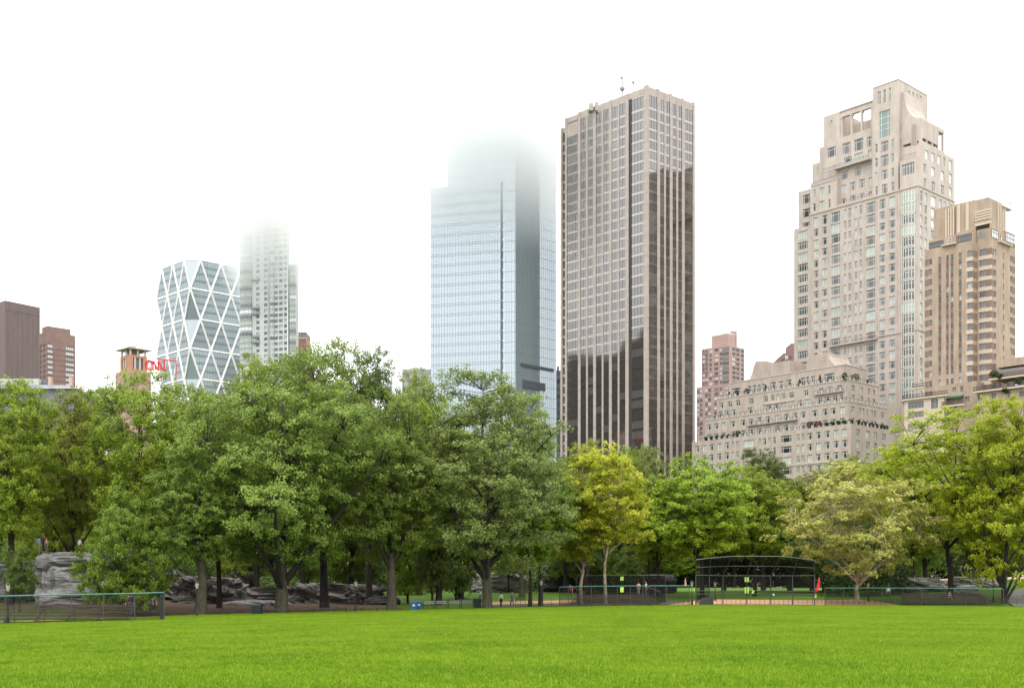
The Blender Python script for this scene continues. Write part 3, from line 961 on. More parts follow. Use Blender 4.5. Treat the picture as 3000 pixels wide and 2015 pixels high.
    fbox(cn, R, R.t(ZC(1235, 0)[0]), R.t(ZC(1390, 0)[0]), R.z(*ZC(1235, 610)), R.z(*ZC(1235, 595)), -.1, .9, BRK3)
    cn.build('ledge', root)
    for fc, a, b, y0, y1, nv in [(L, 995, 1075, 463, 550, 2), (R, 1152, 1235, 455, 560, 3), (R, 1268, 1287, 515, 590, 0)]:
        xa, ya = ZC(a, y0); xb, yb = ZC(b, y1)
        m_ = (xa + xb) / 2
        W.add(fc, fc.t(xa), fc.t(xb), fc.z(m_, yb), fc.z(m_, ya), -.04, nv=nv, tr=(.65,), bw=.09, fm=DFR if nv != 2 else GFR, gm=G2 if fc is L else G4)
    # crown
    cr = MB()
    cf = pl.left(1.2)
    zc = cf.z(*ZC(850, 96))
    aC = pl.a_at(ZC(415, 0)[0], 1.2)
    block(cr, pl, 1.4, pl.a_at(ZC(700, 0)[0], 1.2), 1.2, 12, zm - .2, zc, BRK, [], [], .3)
    c2 = pl.left(1.9)
    block(cr, pl, 6, pl.a_at(ZC(415, 0)[0], 1.9), 1.9, 11.5, zw, c2.z(*ZC(470, 180)), BRK, [], [], .3)
    cr.build('crown', root)
    rbs = MB()
    for i, x in enumerate((580, 612, 644, 676)):
        t = cf.t(ZC(x, 0)[0])
        fbox(rbs, c2, t - .55, t - .05, z_up1, zc - .6 + .1 * i, -.1, .5 + .05 * i, BRK3)
    for x in (740, 850):
        t = cf.t(ZC(x, 0)[0])
        fbox(rbs, cf, t - .5, t + .4, z_up2 + .2, zc - .2, -.1, .25, BRK3)
    cR = pl.right(1.4)
    for i, x in enumerate((1232, 1252, 1272, 1292, 1310)):
        t = cR.t(ZC(x, 0)[0])
        fbox(rbs, cR, t - .3, t + .15, zm + .1, zc - .3, -.1, .3 + .04 * i, BRK3)
    rbs.build('crown_rib', root)
    lv = MB()
    lvz0, lvz1 = R.z(*ZC(1075, 300)), R.z(*ZC(1075, 132))
    P = lambda a, b, z: (*pl.xy(a, b), z)
    dkm = mat('louvre_dark', (.035, .028, .025), rough=.8)
    ac = pl.a_at(ZC(945, 0)[0], .4); bc = pl.b_at(ZC(1152, 0)[0], .4)
    lv.prism([P(ac, .9, lvz0 - 3), P(.9, .9, lvz0 - 3), P(.9, bc, lvz0 - 3), P(ac, bc, lvz0 - 3)], [P(ac, .9, lvz1), P(.9, .9, lvz1), P(.9, bc, lvz1), P(ac, bc, lvz1)], dkm)
    lv.build('louvre_recess', root)
    for k in range(6):
        s_ = MB(); z = lvz0 - .55 + (lvz1 - lvz0) * k / 5.0
        hh = .55 if k else 1.2
        s_.prism([P(ac, .3, z), P(.3, .3, z), P(.3, bc, z), P(ac, bc, z)], [P(ac, .3, z + hh), P(.3, .3, z + hh), P(.3, bc, z + hh), P(ac, bc, z + hh)], BRK3)
        s_.build('louvre', root)
    fn = MB()
    for k in range(5):
        z = R.z(*ZC(1325, 350)) + k * (zc - 1 - R.z(*ZC(1325, 350))) / 5
        fbox(fn, cR, pl.b_at(ZC(1312, 0)[0], 1.4), pl.b_at(ZC(1312, 0)[0], 1.4) + 1.2, z, z + .3, -3, .1, BRK3)
    fbox(fn, cR, cR.t(ZC(1268, 0)[0]), cR.t(ZC(1400, 0)[0]) , zc - 1.1, zc - .7, -1.0, .7, PANEL)
    fn.build('crown_fin', root)
    am = MB(); MT = MATS['antenna_metal']
    p0 = cR.p(cR.t(ZC(1300, 0)[0]), zc - 1, 0)
    am.bar(p0, p0 + Vector((0, 0, 2.6)), .06, MT); am.bar(p0 + Vector((-7, 0, 1.4)), p0 + Vector((4, 0, 3.0)), .03, MT)
    am.bar(p0 + Vector((2.2, 0, -.2)), p0 + Vector((2.2, 0, 1.5)), .06, MT)
    am.box(p0.x - .15, p0.x + .15, p0.y - .1, p0.y + .1, p0.z + 2.4, p0.z + 3.0, MT); am.box(p0.x + 2.0, p0.x + 2.35, p0.y - .1, p0.y + .1, p0.z + .9, p0.z + 1.5, MT)
    am.build('antenna', root)
    # glassed penthouse corner right
    W.add(R, R.t(ZC(1322, 0)[0]), R.t(ZC(1440, 0)[0]), R.z(*ZC(1380, 625)), R.z(*ZC(1380, 510)), -.35, nv=5, tr=(.5,), bw=.1, fm=DFR, gm=G4)
    ph = MB(); fbox(ph, R, R.t(ZC(1318, 0)[0]), R.t(ZC(1446, 0)[0]), R.z(*ZC(1380, 632)) - .2, R.z(*ZC(1380, 490)), -4, .3, BRK); ph.build('penthouse', root)
    W.finish()
    # ---- lower wings, a building of their own below the tower
    r2 = empty('terraced_brick_building', (*pl.xy(-6, -2), 0), 'low tan brick wings with long balconies at the foot of the art deco tower', 'apartment building')
    W2 = Windows(r2)
    gdk = mat('balcony_dark', (.07, .05, .045), rough=.7)
    m2 = MB()
    # left wing
    fl = pl.left(-7)
    tA, tB, tC = fl.t(2645), fl.t(2738), fl.t(2778)
    zA = fl.z(2645, 1172)
    h = rects(fl, [(2660, 2706, 1176, 1196), (2660, 2706, 1206, 1223), (2728, 2748, 1168, 1196), (2660, 2706, 1240, 1256)])
    facade(m2, fl, tA + .5, tC - 1.2, 0, zA, h, .3, BRK3)
    fbox(m2, fl, tA + .5, tC - 1.2, 0, zA, -14, -.32, BRK)
    windows_on(W2, fl, h[:2] + h[3:], .3, GFR, [(G2, 1)], bw=.09); windows_on(W2, fl, [h[2]], .3, DFR, [(G2, 1)], bw=.09)
    fl2 = pl.left(-4.5)
    zB = fl2.z(2780, 1160)
    h = rects(fl2, [(2790, 2801, 1134, 1148), (2813, 2822, 1131, 1147), (2827, 2841, 1161, 1177), (2795, 2803, 1190, 1204)])
    facade(m2, fl2, fl2.t(2735), fl2.t(2862), 0, zB + 3.4, h, .3, BRK)
    fbox(m2, fl2, fl2.t(2735), fl2.t(2862), 0, zB + 3.4, -10, -.32, BRK)
    windows_on(W2, fl2, h, .3, GFR, CH, bw=.09)
    # right wing
    fr_ = pl.left(-9)
    x0 = 2864
    def strip(b, pxa, pxb, ya, yb, cols_, wy0, wy1, mm):
        f_ = pl.left(b)
        zt = f_.z(pxa, ya); zb = f_.z(pxa, yb)
        h = rects(f_, [(c0, c1, wy0 - (c0 - pxa) * .1, wy1 - (c0 - pxa) * .1) for c0, c1 in cols_])
        facade(m2, f_, f_.t(pxa), f_.t(pxb), zb, zt, h, .3, mm)
        fbox(m2, f_, f_.t(pxa), f_.t(pxb), zb, zt, -12, -.32, mm)
        windows_on(W2, f_, h, .3, DFR, [(G2, 2), (G3, 1)], bw=.09)
        return f_, zt, zb
    strip(-4, 2920, 3160, 1055, 1078, [], 0, 0, BRK)
    strip(-5.0, 2906, 3160, 1086, 1112, [(2912, 2931), (2950, 2972), (2990, 3012)], 1120, 1135, mat('grey_wall', (.19, .17, .155), rough=.9))
    strip(-7, 2862, 3160, 1145, 1300, [(2865, 2878), (2905, 2919), (2945, 2962), (2987, 3003)], 1158, 1173, BRK)
    m2.build('wall', r2)
    gr = mat('green_awning', (.02, .09, .06), rough=.6)
    def balc(b, pxa, pxb, y, out, hh=1.1, slope=.6, awn=False):
        f_ = pl.left(b)
        z = f_.z(pxa, y)
        s_ = MB(); fbox(s_, f_, f_.t(pxa), f_.t(pxb), z - .45, z, -.1, out, BRK3); s_.build('balcony_slab', r2)
        r = MB(); t0, t1 = f_.t(pxa), f_.t(pxb); n = int((t1 - t0) / .45)
        for i in range(n + 1):
            t = t0 + .06 + (t1 - t0 - .12) * i / n
            fbox(r, f_, t - .07, t + .07, z, z + hh, out - .1, out - .02, gdk)
        fbox(r, f_, t0 + .02, t1 - .02, z + hh, z + hh + .1, out - .12, out, gdk)
        fbox(r, f_, t0 + .02, t1 - .02, z + .1, z + .3, out - .1, out - .04, gdk)
        r.build('balcony_railing', r2)
    balc(-7, 2645, 2779, 1171, .6); balc(-4.2, 2677, 2712, 1138, 1.2); balc(-6.5, 2762, 2828, 1190, .8)
    balc(-5.0, 2902, 3140, 1112, 1.6); balc(-7, 2855, 3140, 1148, 1.0)
    f_ = pl.left(-4.4)
    a_ = MB(); ta, tb = f_.t(2778), f_.t(2824); z = f_.z(2778, 1162)
    a_.prism([f_.p(ta, z - .5, .1), f_.p(ta, z - .9, 1.6), f_.p(tb, z - .9, 1.6), f_.p(tb, z - .5, .1)], [f_.p(ta, z, .1), f_.p(ta, z - .6, 1.62), f_.p(tb, z - .6, 1.62), f_.p(tb, z, .1)], gr)
    a_.build('awning', r2)
    W2.finish()
    for (px, py, b, h, r, k) in [(2912, 1107, -6, 2.0, 1.2, 'ball'), (2930, 1110, -6.4, 1.3, .9, 'ball'), (2985, 1128, -7.4, 1.8, 1.1, 'ball'), (2945, 1150, -7.7, 1.1, .9, 'ball')]:
        f_ = pl.left(b); TERR.append((f_.p(f_.t(px), f_.z(px, py) if k != 'ball' else f_.z(px, py), 0), h, r, k))
century()

# ---------------------------------------------------------------- pale glass tower fading into the cloud
def glass_tower():
    root = empty('glass_tower', (-10, 470, 0), 'pale blue glass tower whose top dissolves into the low cloud', 'skyscraper')
    pl = Plan(1510, 450, -11800, 5075)
    GB = glass('pale_glass', (.36, .42, .455), ior=1.9, rough=.05, metal=.45)
    GB2 = glass('pale_glass_floor', (.27, .33, .37), ior=1.9, rough=.08, metal=.5)
    MU = mat('pale_mullion', (.16, .19, .21), rough=.5)
    L, R = pl.left(), pl.right()
    zt = L.z(1300, 549)
    aE = pl.a_at(1262); bE = pl.b_at(1630)
    aV = pl.a_at(1466); aV2 = pl.a_at(1474)
    mb = MB()
    def bl(a0, a1, b0, b1, z0, z1, m=GB):
        block(mb, pl, a0, a1, b0, b1, z0, z1, m)
    bl(0, aV2, 0, bE, 0, 190)
    bl(aV2, aV, 1.0, bE, 0, zt)
    bl(aV, aE, 0, bE - 2, 0, zt)
    bl(aV2, pl.a_at(1303), 1.4, bE - 2, zt - 1, 196)
    mb.build('curtain_wall', root)
    # floor strips: each floor band is a part; uprights joined
    n = 0
    z = 20.0
    FLT = 3.85
    while z < 176:
        b = MB()
        if z < zt - 1:
            fbox(b, L, -aE, -aV, z, z + .12, -.05, .06, MU); fbox(b, L, -aE, -aV, z + .75, z + .85, -.05, .06, MU)
        else:
            l2 = pl.left(1.4); fbox(b, l2, -pl.a_at(1303), -aV2 - .1, z, z + .15, -.05, .06, MU)
        fbox(b, L, -aV2, -.0, z, z + .12, -.05, .06, MU)
        fbox(b, R, 0.0, bE, z, z + .1, -.05, .05, MU)
        b.build('floor_band', root)
        z += FLT
    um = MB()
    t = -aE
    k = 0
    while t < -.2:
        if not (-aV - .2 < t < -aV2 + .2):
            fbox(um, L, t - .045, t + .045, 0, zt if t < -aV else 188, -.05, .08, MU)
        t += 1.12; k += 1
    t = .9
    while t < bE - .5:
        fbox(um, R, t - .03, t + .03, 0, 188, -.05, .06, MU); t += 1.12
    um.build('mullion', root)['kind'] = 'stuff'
    slot = MB(); f1 = pl.left(1.0); z = 10.0
    lo = mat('louvre_grey', (.17, .18, .19), rough=.6)
    while z < zt - 1:
        fbox(slot, f1, -aV + .05, -aV2 - .05, z, z + 3.0, -.1, .25, lo)
        z += FLT
    slot.build('louvre_strip', root)
    lv = MB(); dk = mat('dark_louvre', (.075, .085, .095), rough=.6)
    zz0, zz1 = R.z(1525, 1072), R.z(1525, 1063)
    fbox(lv, R, R.t(1525), R.t(1620), zz0, zz1, -.1, .35, dk); lv.build('dark_band', root)
    lv = MB(); zz0 = R.z(1530, 1112)
    fbox(lv, R, R.t(1530), R.t(1596), zz0 - 3, zz0, -.1, .3, dk); lv.build('dark_band', root)
    # small dark block right behind, low block left
    r2 = empty('office_block', (26, 520, 0), 'small dark office block wedged between the glass tower and the bronze tower', 'office building')
    m = MB(); OB = mat('dark_office', (.13, .15, .17), rough=.3)
    x = lambda px, Y: (px - 1500) * Y / F
    zz = lambda py, Y: CZ + (HZ - py) * Y / F
    m.box(x(1630, 520), x(1644, 520), 520, 530, 0, zz(1085, 520), OB)
    m.box(x(1632, 522), x(1638, 522), 522, 526, zz(1085, 520) - 1, zz(1070, 520), OB); m.build('wall', r2)
    for k in range(18):
        m = MB(); q = zz(1088, 520) - k * 3.4
        m.box(x(1631, 520), x(1643.5, 520), 519.9, 519.98, q - 1.7, q, G2)
        m.build('window_strip', r2)
    r3 = empty('low_office_building', (-38, 500, 0), 'flat low grey green office roof left of the pale glass tower', 'office building')
    m = MB(); m.box(x(1178, 500), x(1262, 500), 500, 515, 0, zz(1080, 500), mat('grey_green_wall', (.40, .44, .44), rough=.5)); m.build('wall', r3)
    for k in range(6):
        m = MB(); q = zz(1084, 500) - k * 3.6
        m.box(x(1180, 500), x(1260, 500), 499.9, 499.98, q - 1.6, q, G3); m.build('window_strip', r3)
    m = MB(); m.box(x(1200, 500), x(1225, 500), 502, 510, zz(1080, 500) - .1, zz(1076, 500), MATS['grey_green_wall']); m.build('roof_unit', r3)
glass_tower()

# ---------------------------------------------------------------- faceted tower with white diagonal lattice
def lattice_tower():
    s = 12.4
    pl = Plan(557, 650, -1979, 5530)
    Lf, Rf = pl.left(), pl.right()
    root = empty('lattice_tower', (*pl.xy(18, 18), 0), 'faceted glass tower wrapped in a white diagonal lattice of triangles', 'skyscraper')
    GT = glass('lattice_glass', (.235, .28, .295), ior=1.6, rough=.22, metal=.2, var=.18)
    WH = mat('white_steel', (.75, .75, .74), rough=.35)
    MU = mat('lattice_mullion', (.09, .115, .125), rough=.5)
    z1 = Lf.z(557, 844.5); zt = Lf.z(557, 844.5) + 16.6
    hgt = 16.45
    NL, NR = 3, 4.0
    lev = [zt - hgt * k for k in range(10)]
    NA, NB = 3, 4
    P = lambda a, b, z: Vector((*pl.xy(a * s, b * s), z))
    # ring of nodes per level (0 even = chamfered corners)
    def ring(even):
        if even:
            return [(.5, 0), (1.5, 0), (2.5, 0), (3, .5), (3, 1.5), (3, 2.5), (3, 3.5), (2.5, 4), (1.5, 4), (.5, 4), (0, 3.5), (0, 2.5), (0, 1.5), (0, .5)]
        return [(0, 0), (1, 0), (2, 0), (3, 0), (3, 1), (3, 2), (3, 3), (3, 4), (2, 4), (1, 4), (0, 4), (0, 3), (0, 2), (0, 1)]
    E, O = ring(True), ring(False)
    def tri(p, q, r):
        c = (p + q + r) / 3; ctr = Vector((*pl.xy(1.5 * s, 2 * s), c.z))
        n = (q - p).cross(r - p)
        if n.dot(c - ctr) < 0: q, r = r, q
        m = MB(); m.poly([p, q, r], GT); m.build('glass_panel', root)
    for k in range(9):
        zu, zl = lev[k], lev[k + 1]
        if zl < 5: break
        up, lo = (E, O) if k % 2 == 0 else (O, E)
        n = 14
        e_up = k % 2 == 0
        for i in range(n):
            j = (i + 1) % n
            # even node i lies between odd nodes i and i+1
            if e_up:
                tri(P(*up[i], zu), P(*lo[i], zl), P(*lo[j], zl))
                tri(P(*up[i], zu), P(*up[j], zu), P(*lo[j], zl))
                dg = [(up[i], lo[i]), (up[i], lo[j])]
            else:
                tri(P(*lo[i], zl), P(*up[i], zu), P(*up[j], zu))
                tri(P(*lo[i], zl), P(*lo[j], zl), P(*up[j], zu))
                dg = [(up[i], lo[i]), (up[j], lo[i])]
            if min(up[i][0], up[i][1]) < .6 or min(lo[i]) < .6:
                b = MB()
                b.bar(P(*dg[0][0], zu), P(*dg[0][1], zl), .62, WH, 4); b.bar(P(*dg[1][0], zu), P(*dg[1][1], zl), .62, WH, 4)
                b.build('diagonal_beam', root)
        b = MB()
        for i in range(n):
            j = (i + 1) % n
            p, q = P(*up[i], zu), P(*up[j], zu)
            if k % 2 == 0 and k > 0 and abs(up[i][0] - up[j][0]) > .1 and abs(up[i][1] - up[j][1]) > .1: continue
            b.bar(p, q, .5 if k else .3, WH, 4)
        b.build('ring_beam', root)
    rf = MB(); rf.poly([P(a, b, zt) for a, b in E], MU); rf.build('roof', root)
    # floor lines and uprights on the two seen faces, clipped at the slanted corners
    g = MB()
    for k in range(9):
        for fl in range(1, 4):
            z = lev[k] - hgt * fl / 4
            if z < 10: continue
            fr = fl / 4
            c = .5 * (1 - fr) if k % 2 == 0 else .5 * fr
            for (fc, tot, sg) in ((Lf, 3, -1), (Rf, 4, 1)):
                a, b = c * s, (tot - c) * s
                if sg < 0: a, b = -b, -a
                for dz in (0, .8):
                    fbox(g, fc, a + .2, b - .2, z + dz - .13, z + dz + .13, -.05, .08, MU)
    for (fc, tot, sg) in ((Lf, 3, -1), (Rf, 4, 1)):
        t = .9
        while t < tot * s - .8:
            for k in range(9):
                if lev[k + 1] < 5: break
                d = min(t, tot * s - t) / s
                za, zb = lev[k + 1], lev[k]
                if d < .5:
                    # slanted corner: visible part of this level
                    if k % 2 == 0: zb = lev[k + 1] + hgt * (d / .5) 
                    else: za = lev[k] - hgt * (d / .5)
                tt = t * sg
                if zb - za > .5: fbox(g, fc, tt - .05, tt + .05, za, zb, -.05, .04, MU)
            t += 1.55
    g.build('mullion', root)['kind'] = 'stuff'
lattice_tower()

# ---------------------------------------------------------------- grey condominium with bays and balconies, fading upward
def condo():
    root = empty('balconied_tower', (-125, 600, 0), 'grey apartment tower with curved bays and balconies fading into cloud', 'apartment tower')
    pl = Plan(842, 600, -9000, 842)
    L, R = pl.left(), pl.right()
    ZE = lambda x: 440 + x / 4.356
    CW = mat('condo_concrete', (.45, .475, .475), (.40, .42, .42), rough=.8, scale=.2)
    CD = mat('condo_dark', (.26, .28, .28), rough=.7)
    W = Windows(root)
    mb = MB()
    FH = 73 / 4.356 * 600 / F
    z0 = L.z(770, 740 + 360 / 4.356)     # a row of windows, top
    aE = pl.a_at(704)
    zsh = L.z(860, 772)
    holes = []
    rows = range(-9, 22)
    for k in rows:
        zt_ = z0 - FH * k
        for a, b in [(1355, 1395), (1455, 1497), (1585, 1630), (1645, 1690), (1710, 1745)]:
            holes.append((L.t(ZE(a)), L.t(ZE(b)), zt_ - 1.6, zt_))
    block(mb, pl, 0, aE, 0, 16, 0, 205, CW, holes, [], .3, reveal=CD)
    windows_on(W, L, holes, .3, CD, [(G1, 1), (G2, 3), (G3, 1.5)], bw=.07)
    mb.build('wall', root)
    m = MB(); fR = pl.left(1.2)
    fbox(m, fR, .3, fR.t(866), 0, zsh, -3, 0, CW); m.build('side_wing', root)
    m = MB(); fbox(m, L, L.t(ZE(1755)), L.t(ZE(1768)), 0, 200, -.05, .1, CD); fbox(m, L, L.t(ZE(1508)), L.t(ZE(1530)), 0, 200, -.05, .15, CD); m.build('recess_strip', root)
    # stacks of curved bays: solid band + window band per floor
    def stack(p0, p1, f_, out, z_top, dark, n=6):
        t0, t1 = f_.t(p0), f_.t(p1)
        k = 0
        for k in rows:
            z = z0 - FH * k
            if z > z_top: continue
            pr = [(t0 + (t1 - t0) * i / n, out * math.sin(math.pi * (.12 + .76 * i / n))) for i in range(n + 1)]
            b = MB()
            def bd(za, zb, m_, e):
                b.prism([f_.p(t, za, o + e) for t, o in pr] + [f_.p(t1, za, -.05), f_.p(t0, za, -.05)], [f_.p(t, zb, o + e) for t, o in pr] + [f_.p(t1, zb, -.05), f_.p(t0, zb, -.05)], m_)
            bd(z - 1.7, z, pick([(G3, 3), (G2, 1.2), (G4, 1)]), 0)
            bd(z - FH + .01, z - 1.71, dark, .1)
            for t, o in pr[1:-1:2]:
                fbox(b, f_, t - .07, t + .07, z - 1.7, z, o - .05, o + .08, CD)
            b.build('bay_window', root)
    stack(ZE(1152), ZE(1300), L, 1.6, 198, CD)
    stack(ZE(1532), ZE(1582), L, .9, 198, CW, 4)
    stack(ZE(1775), ZE(1862), fR, 1.3, zsh - 1, CD)
    # balconies
    for k in (-1, 4, 5, 9, 10):
        b = MB(); z = z0 - FH * k - 1.4
        t0, t1 = L.t(ZE(1310)), L.t(ZE(1398))
        pr = [(t0 + (t1 - t0) * i / 5, 1.5 * math.sin(math.pi * (.1 + .8 * i / 5))) for i in range(6)]
        b.prism([L.p(t, z - 1.2, o) for t, o in pr] + [L.p(t1, z - 1.2, 0), L.p(t0, z - 1.2, 0)], [L.p(t, z, o) for t, o in pr] + [L.p(t1, z, 0), L.p(t0, z, 0)], CD)
        b.build('balcony', root)
    cap = MB(); fc = pl.left(3)
    fbox(cap, fc, fc.t(725), fc.t(800), 205, 236, -10, 0, CW); cap.build('crown', root)
    W.finish()
    r2 = empty('pink_building', (-110, 640, 0), 'sliver of a pink brick building right of the cloud topped grey tower', 'building')
    x = lambda px, Y: (px - 1500) * Y / F
    zz = lambda py, Y: CZ + (HZ - py) * Y / F
    m = MB(); PK = mat('pink_brick', (.36, .2, .17), rough=.9); m.box(x(866, 640), x(897, 640), 640, 655, 0, zz(988, 640), PK)
    m.box(x(868, 640), x(896, 640), 642, 655, zz(988, 640) - .1, zz(971, 640), mat('brown_wall', (.24, .17, .16), rough=.9)); m.build('wall', r2)
    for k in range(5):
        m = MB(); m.box(x(872 + k * 5, 640), x(875 + k * 5, 640), 641.9, 641.98, zz(984, 640), zz(976, 640), G3); m.build('window', r2)
    m = MB(); m.box(x(866, 640), x(898, 640), 639.8, 639.99, zz(992, 640), zz(988, 640), PANEL); m.build('parapet', r2)
condo()

# ---------------------------------------------------------------- the small buildings at the left
def left_blocks():
    ZA = lambda x, y: (x / 2.594, 600 + y / 2.594)
    BR_ = mat('brown_slab_brick', (.165, .125, .12), (.145, .11, .105), rough=.9, scale=.15, stretch=(4, 4, 1))
    pl = Plan(15, 520, -2500, 4165)
    r = empty('windowless_brick_slab', (*pl.xy(5, 5), 0), 'tall blank brown brick slab at the left edge of the skyline', 'building')
    m = MB(); z = pl.right().z(15, 880)
    block(m, pl, 0, 26, 0, pl.b_at(117), 0, z, BR_); m.build('wall', r)
    R = pl.right()
    m = MB()
    for i in range(7):
        t = pl.b_at(117) * (i + .5) / 7; fbox(m, R, t - .05, t + .05, 10, z - 4, -.02, .06, BR_)
    fbox(m, R, 0, pl.b_at(117), z - 4, z - 3.8, -.02, .1, BR_)
    m.build('brick_rib', r)
    pl = Plan(137, 430, -2200, 5100)
    r = empty('brown_apartment_tower', (*pl.xy(3, 5), 0), 'small brown brick tower with rows of pale windows beside the blank slab', 'apartment building')
    W = Windows(r); L, R = pl.left(), pl.right()
    BT = mat('brown_tower_brick', (.235, .155, .135), (.2, .13, .115), rough=.9, scale=.4)
    m = MB(); z = R.z(137, 971)
    hr, hl = [], []
    for k in range(9):
        y = 1070 + 40 * k
        za, zb = R.z(146, 600 + (y + 25 - 12) / 2.594), R.z(146, 600 + (y - 12) / 2.594)
        for a, b in [(362, 403), (500, 563)]: hr.append((R.t(a / 2.594), R.t(b / 2.594), za, zb))
        for a, b in [(302, 322), (330, 350)]: hl.append((L.t(a / 2.594), L.t(b / 2.594), za, zb))
    block(m, pl, 0, pl.a_at(114), 0, pl.b_at(220.5), 0, z, BT, hl, hr, .25)
    m.build('wall', r)
    for h in hr: W.add(R, *h, .25, nv=3 if h[1] - h[0] > 2 else 2, bw=.09, fm=BT, gm=pick([(G4, 3), (G3, 1)]))
    for h in hl: W.add(L, *h, .25, nv=1, bw=.09, fm=BT, gm=G2)
    m = MB(); z2 = R.z(141, 954); pb = pl.b_at(207, .5)
    hp = rects(pl.right(.5), [(377 / 2.594, 420 / 2.594, 963, 978), (432 / 2.594, 477 / 2.594, 966, 981), (490 / 2.594, 532 / 2.594, 969, 984)])
    block(m, pl, .5, pl.a_at(119), .5, pb, z - .2, z2, BT, [], hp, .25); m.build('penthouse', r)
    for h in hp: W.add(pl.right(.5), *h, .25, nv=3, tr=(.5,), bw=.09, fm=DFR, gm=G4)
    m = MB()
    for k in range(9):
        zz = hr[2 * k][2] - .3; fbox(m, R, .02, pl.b_at(220), zz - .12, zz, -.02, .08, BRK2)
    m.build('brick_band', r)
    W.finish()
    # long low building with grey metal roof
    r = empty('grey_roof_building', (-125, 320, 0), 'long low building with a flat grey metal roof above the left trees', 'building')
    x = lambda px, Y: (px - 1500) * Y / F
    zz = lambda py, Y: CZ + (HZ - py) * Y / F
    GR = mat('grey_metal_roof', (.13, .135, .145), (.17, .175, .185), rough=.5, scale=.5); LT = mat('light_parapet', (.42, .41, .4), rough=.7)
    Y = 320
    m = MB(); m.box(x(-60, Y), x(224, Y), Y, Y + 20, 0, zz(1140, Y), GR); m.build('wall', r)
    m = MB()
    m.prism([(x(-60, Y), Y - 1.0, zz(1140, Y)), (x(230, Y), Y - 1.0, zz(1140, Y)), (x(228, Y), Y + 22, zz(1140, Y)), (x(-60, Y), Y + 22, zz(1140, Y))],
            [(x(-60, Y), Y + 2, zz(1122, Y)), (x(178, Y), Y + 2, zz(1124, Y)), (x(178, Y), Y + 18, zz(1124, Y)), (x(-60, Y), Y + 18, zz(1122, Y))], GR)
    m.build('roof', r)
    m = MB(); m.box(x(-60, Y), x(104, Y), Y + 2, Y + 14, zz(1122, Y) - .3, zz(1105, Y), LT); m.build('parapet', r)
    m = MB(); m.box(x(104, Y), x(122, Y), Y + 4, Y + 9, zz(1122, Y) - .3, zz(1106, Y), MATS['grey_metal_roof']); m.build('roof_unit', r)
    for px in (128, 190):
        m = MB(); m.box(x(px, Y), x(px + 8, Y), Y + 3, Y + 4.5, zz(1126, Y), zz(1098, Y), mat('pink_chimney', (.45, .32, .28), rough=.9)); m.build('chimney', r)
    # orange brick tower with canopy roof
    OR = mat('orange_brick', (.44, .235, .15), (.4, .21, .13), rough=.9, scale=.4)
    pl = Plan(381, 400, -2400, 5200)
    r = empty('orange_brick_tower', (*pl.xy(3, 3), 0), 'orange brick tower under a thin overhanging flat roof, left of the red sign', 'building')
    ZO = lambda a, b: (300 + a / 8.71, 980 + b / 8.71)
    L, R = pl.left(), pl.right()
    z = R.z(*ZO(700, 500)); aE, bE = pl.a_at(352), pl.b_at(431)
    rec = mat('pale_shaft', (.5, .47, .44), rough=.7)
    hl = rects(L, [(352 + (495 - 455) / 8.71, 352 + (610 - 455) / 8.71, 1051, 1084)])
    hr = rects(R, [(*[ZO(785, 0)[0], ZO(1040, 0)[0]], 1048, 1082)])
    m = MB(); block(m, pl, 0, aE, 0, bE, 0, z, OR, hl, hr, .6); m.build('wall', r)
    m = MB()
    for fc, h in ((L, hl[0]), (R, hr[0])):
        fbox(m, fc, *h, -.8, -.62, G2)
        for q in (.3, .75) if fc is L else (.2, .7):
            t = h[0] + (h[1] - h[0]) * q; ww = (h[1] - h[0]) * .14
            fbox(m, fc, t - ww / 2, t + ww / 2, h[2], h[3], -.6, -.1, rec)
    m.build('shaft_window', r)
    m = MB(); P = lambda a, b, zz_: (*pl.xy(a, b), zz_)
    zr = z + 1.9
    e = 1.2
    m.prism([P(-e, -e, zr), P(-e, bE + e, zr), P(aE + e, bE + e, zr), P(aE + e, -e, zr)][::1], [P(-e, -e, zr + .35), P(-e, bE + e, zr + .35), P(aE + e, bE + e, zr + .35), P(aE + e, -e, zr + .35)], mat('roof_pale', (.42, .39, .36), rough=.7))
    m.build('canopy_roof', r)
    m = MB()
    for a, b in [(.4, .4), (.4, bE - .5), (aE - .5, .4), (aE - .5, bE - .5), (.4, bE / 2), (aE / 2, .4)]:
        X_, Y_ = pl.xy(a, b); m.box(X_ - .3, X_ + .3, Y_ - .3, Y_ + .3, z, zr, rec)
    X_, Y_ = pl.xy(aE / 2, bE / 2); m.box(X_ - 1.6, X_ + 1.6, Y_ - 1.6, Y_ + 1.6, z, zr, MATS['brown_wall'])
    m.build('roof_column', r)
    m = MB(); X_, Y_ = pl.xy(aE * .4, bE * .3); m.box(X_ - .9, X_ + 1.4, Y_ - 1, Y_ + 1, zr + .3, zr + 1.35, OR); m.build('roof_unit', r); m = MB(); X_, Y_ = pl.xy(aE * .3, bE * .75); m.box(X_ - .7, X_ + .9, Y_ - .8, Y_ + .8, zr + .3, zr + .9, OR); m.build('roof_unit', r)
    m = MB(); block(m, pl, -1.0, aE + 1.5, -.8, bE + .8, 0, L.z(352, 1092), mat('pink_base', (.42, .27, .22), rough=.9)); m.build('base', r)
    # red rooftop sign
    Y = 396
    r = empty('rooftop_sign', (x(470, Y), Y, zz(1100, Y)), 'red rooftop sign with rounded CNN letters on a red frame', 'sign')
    RD = mat('sign_red', (.55, .035, .04), (.5, .03, .035), rough=.45, scale=3)
    fcs = Face(x(425, Y), Y + 1, (1, -.18))
    pt_ = lambda a, b, o=0.0: fcs.p(fcs.t(ZO(a, 0)[0]), fcs.z(*ZO(a, b)), o)
    m = MB()
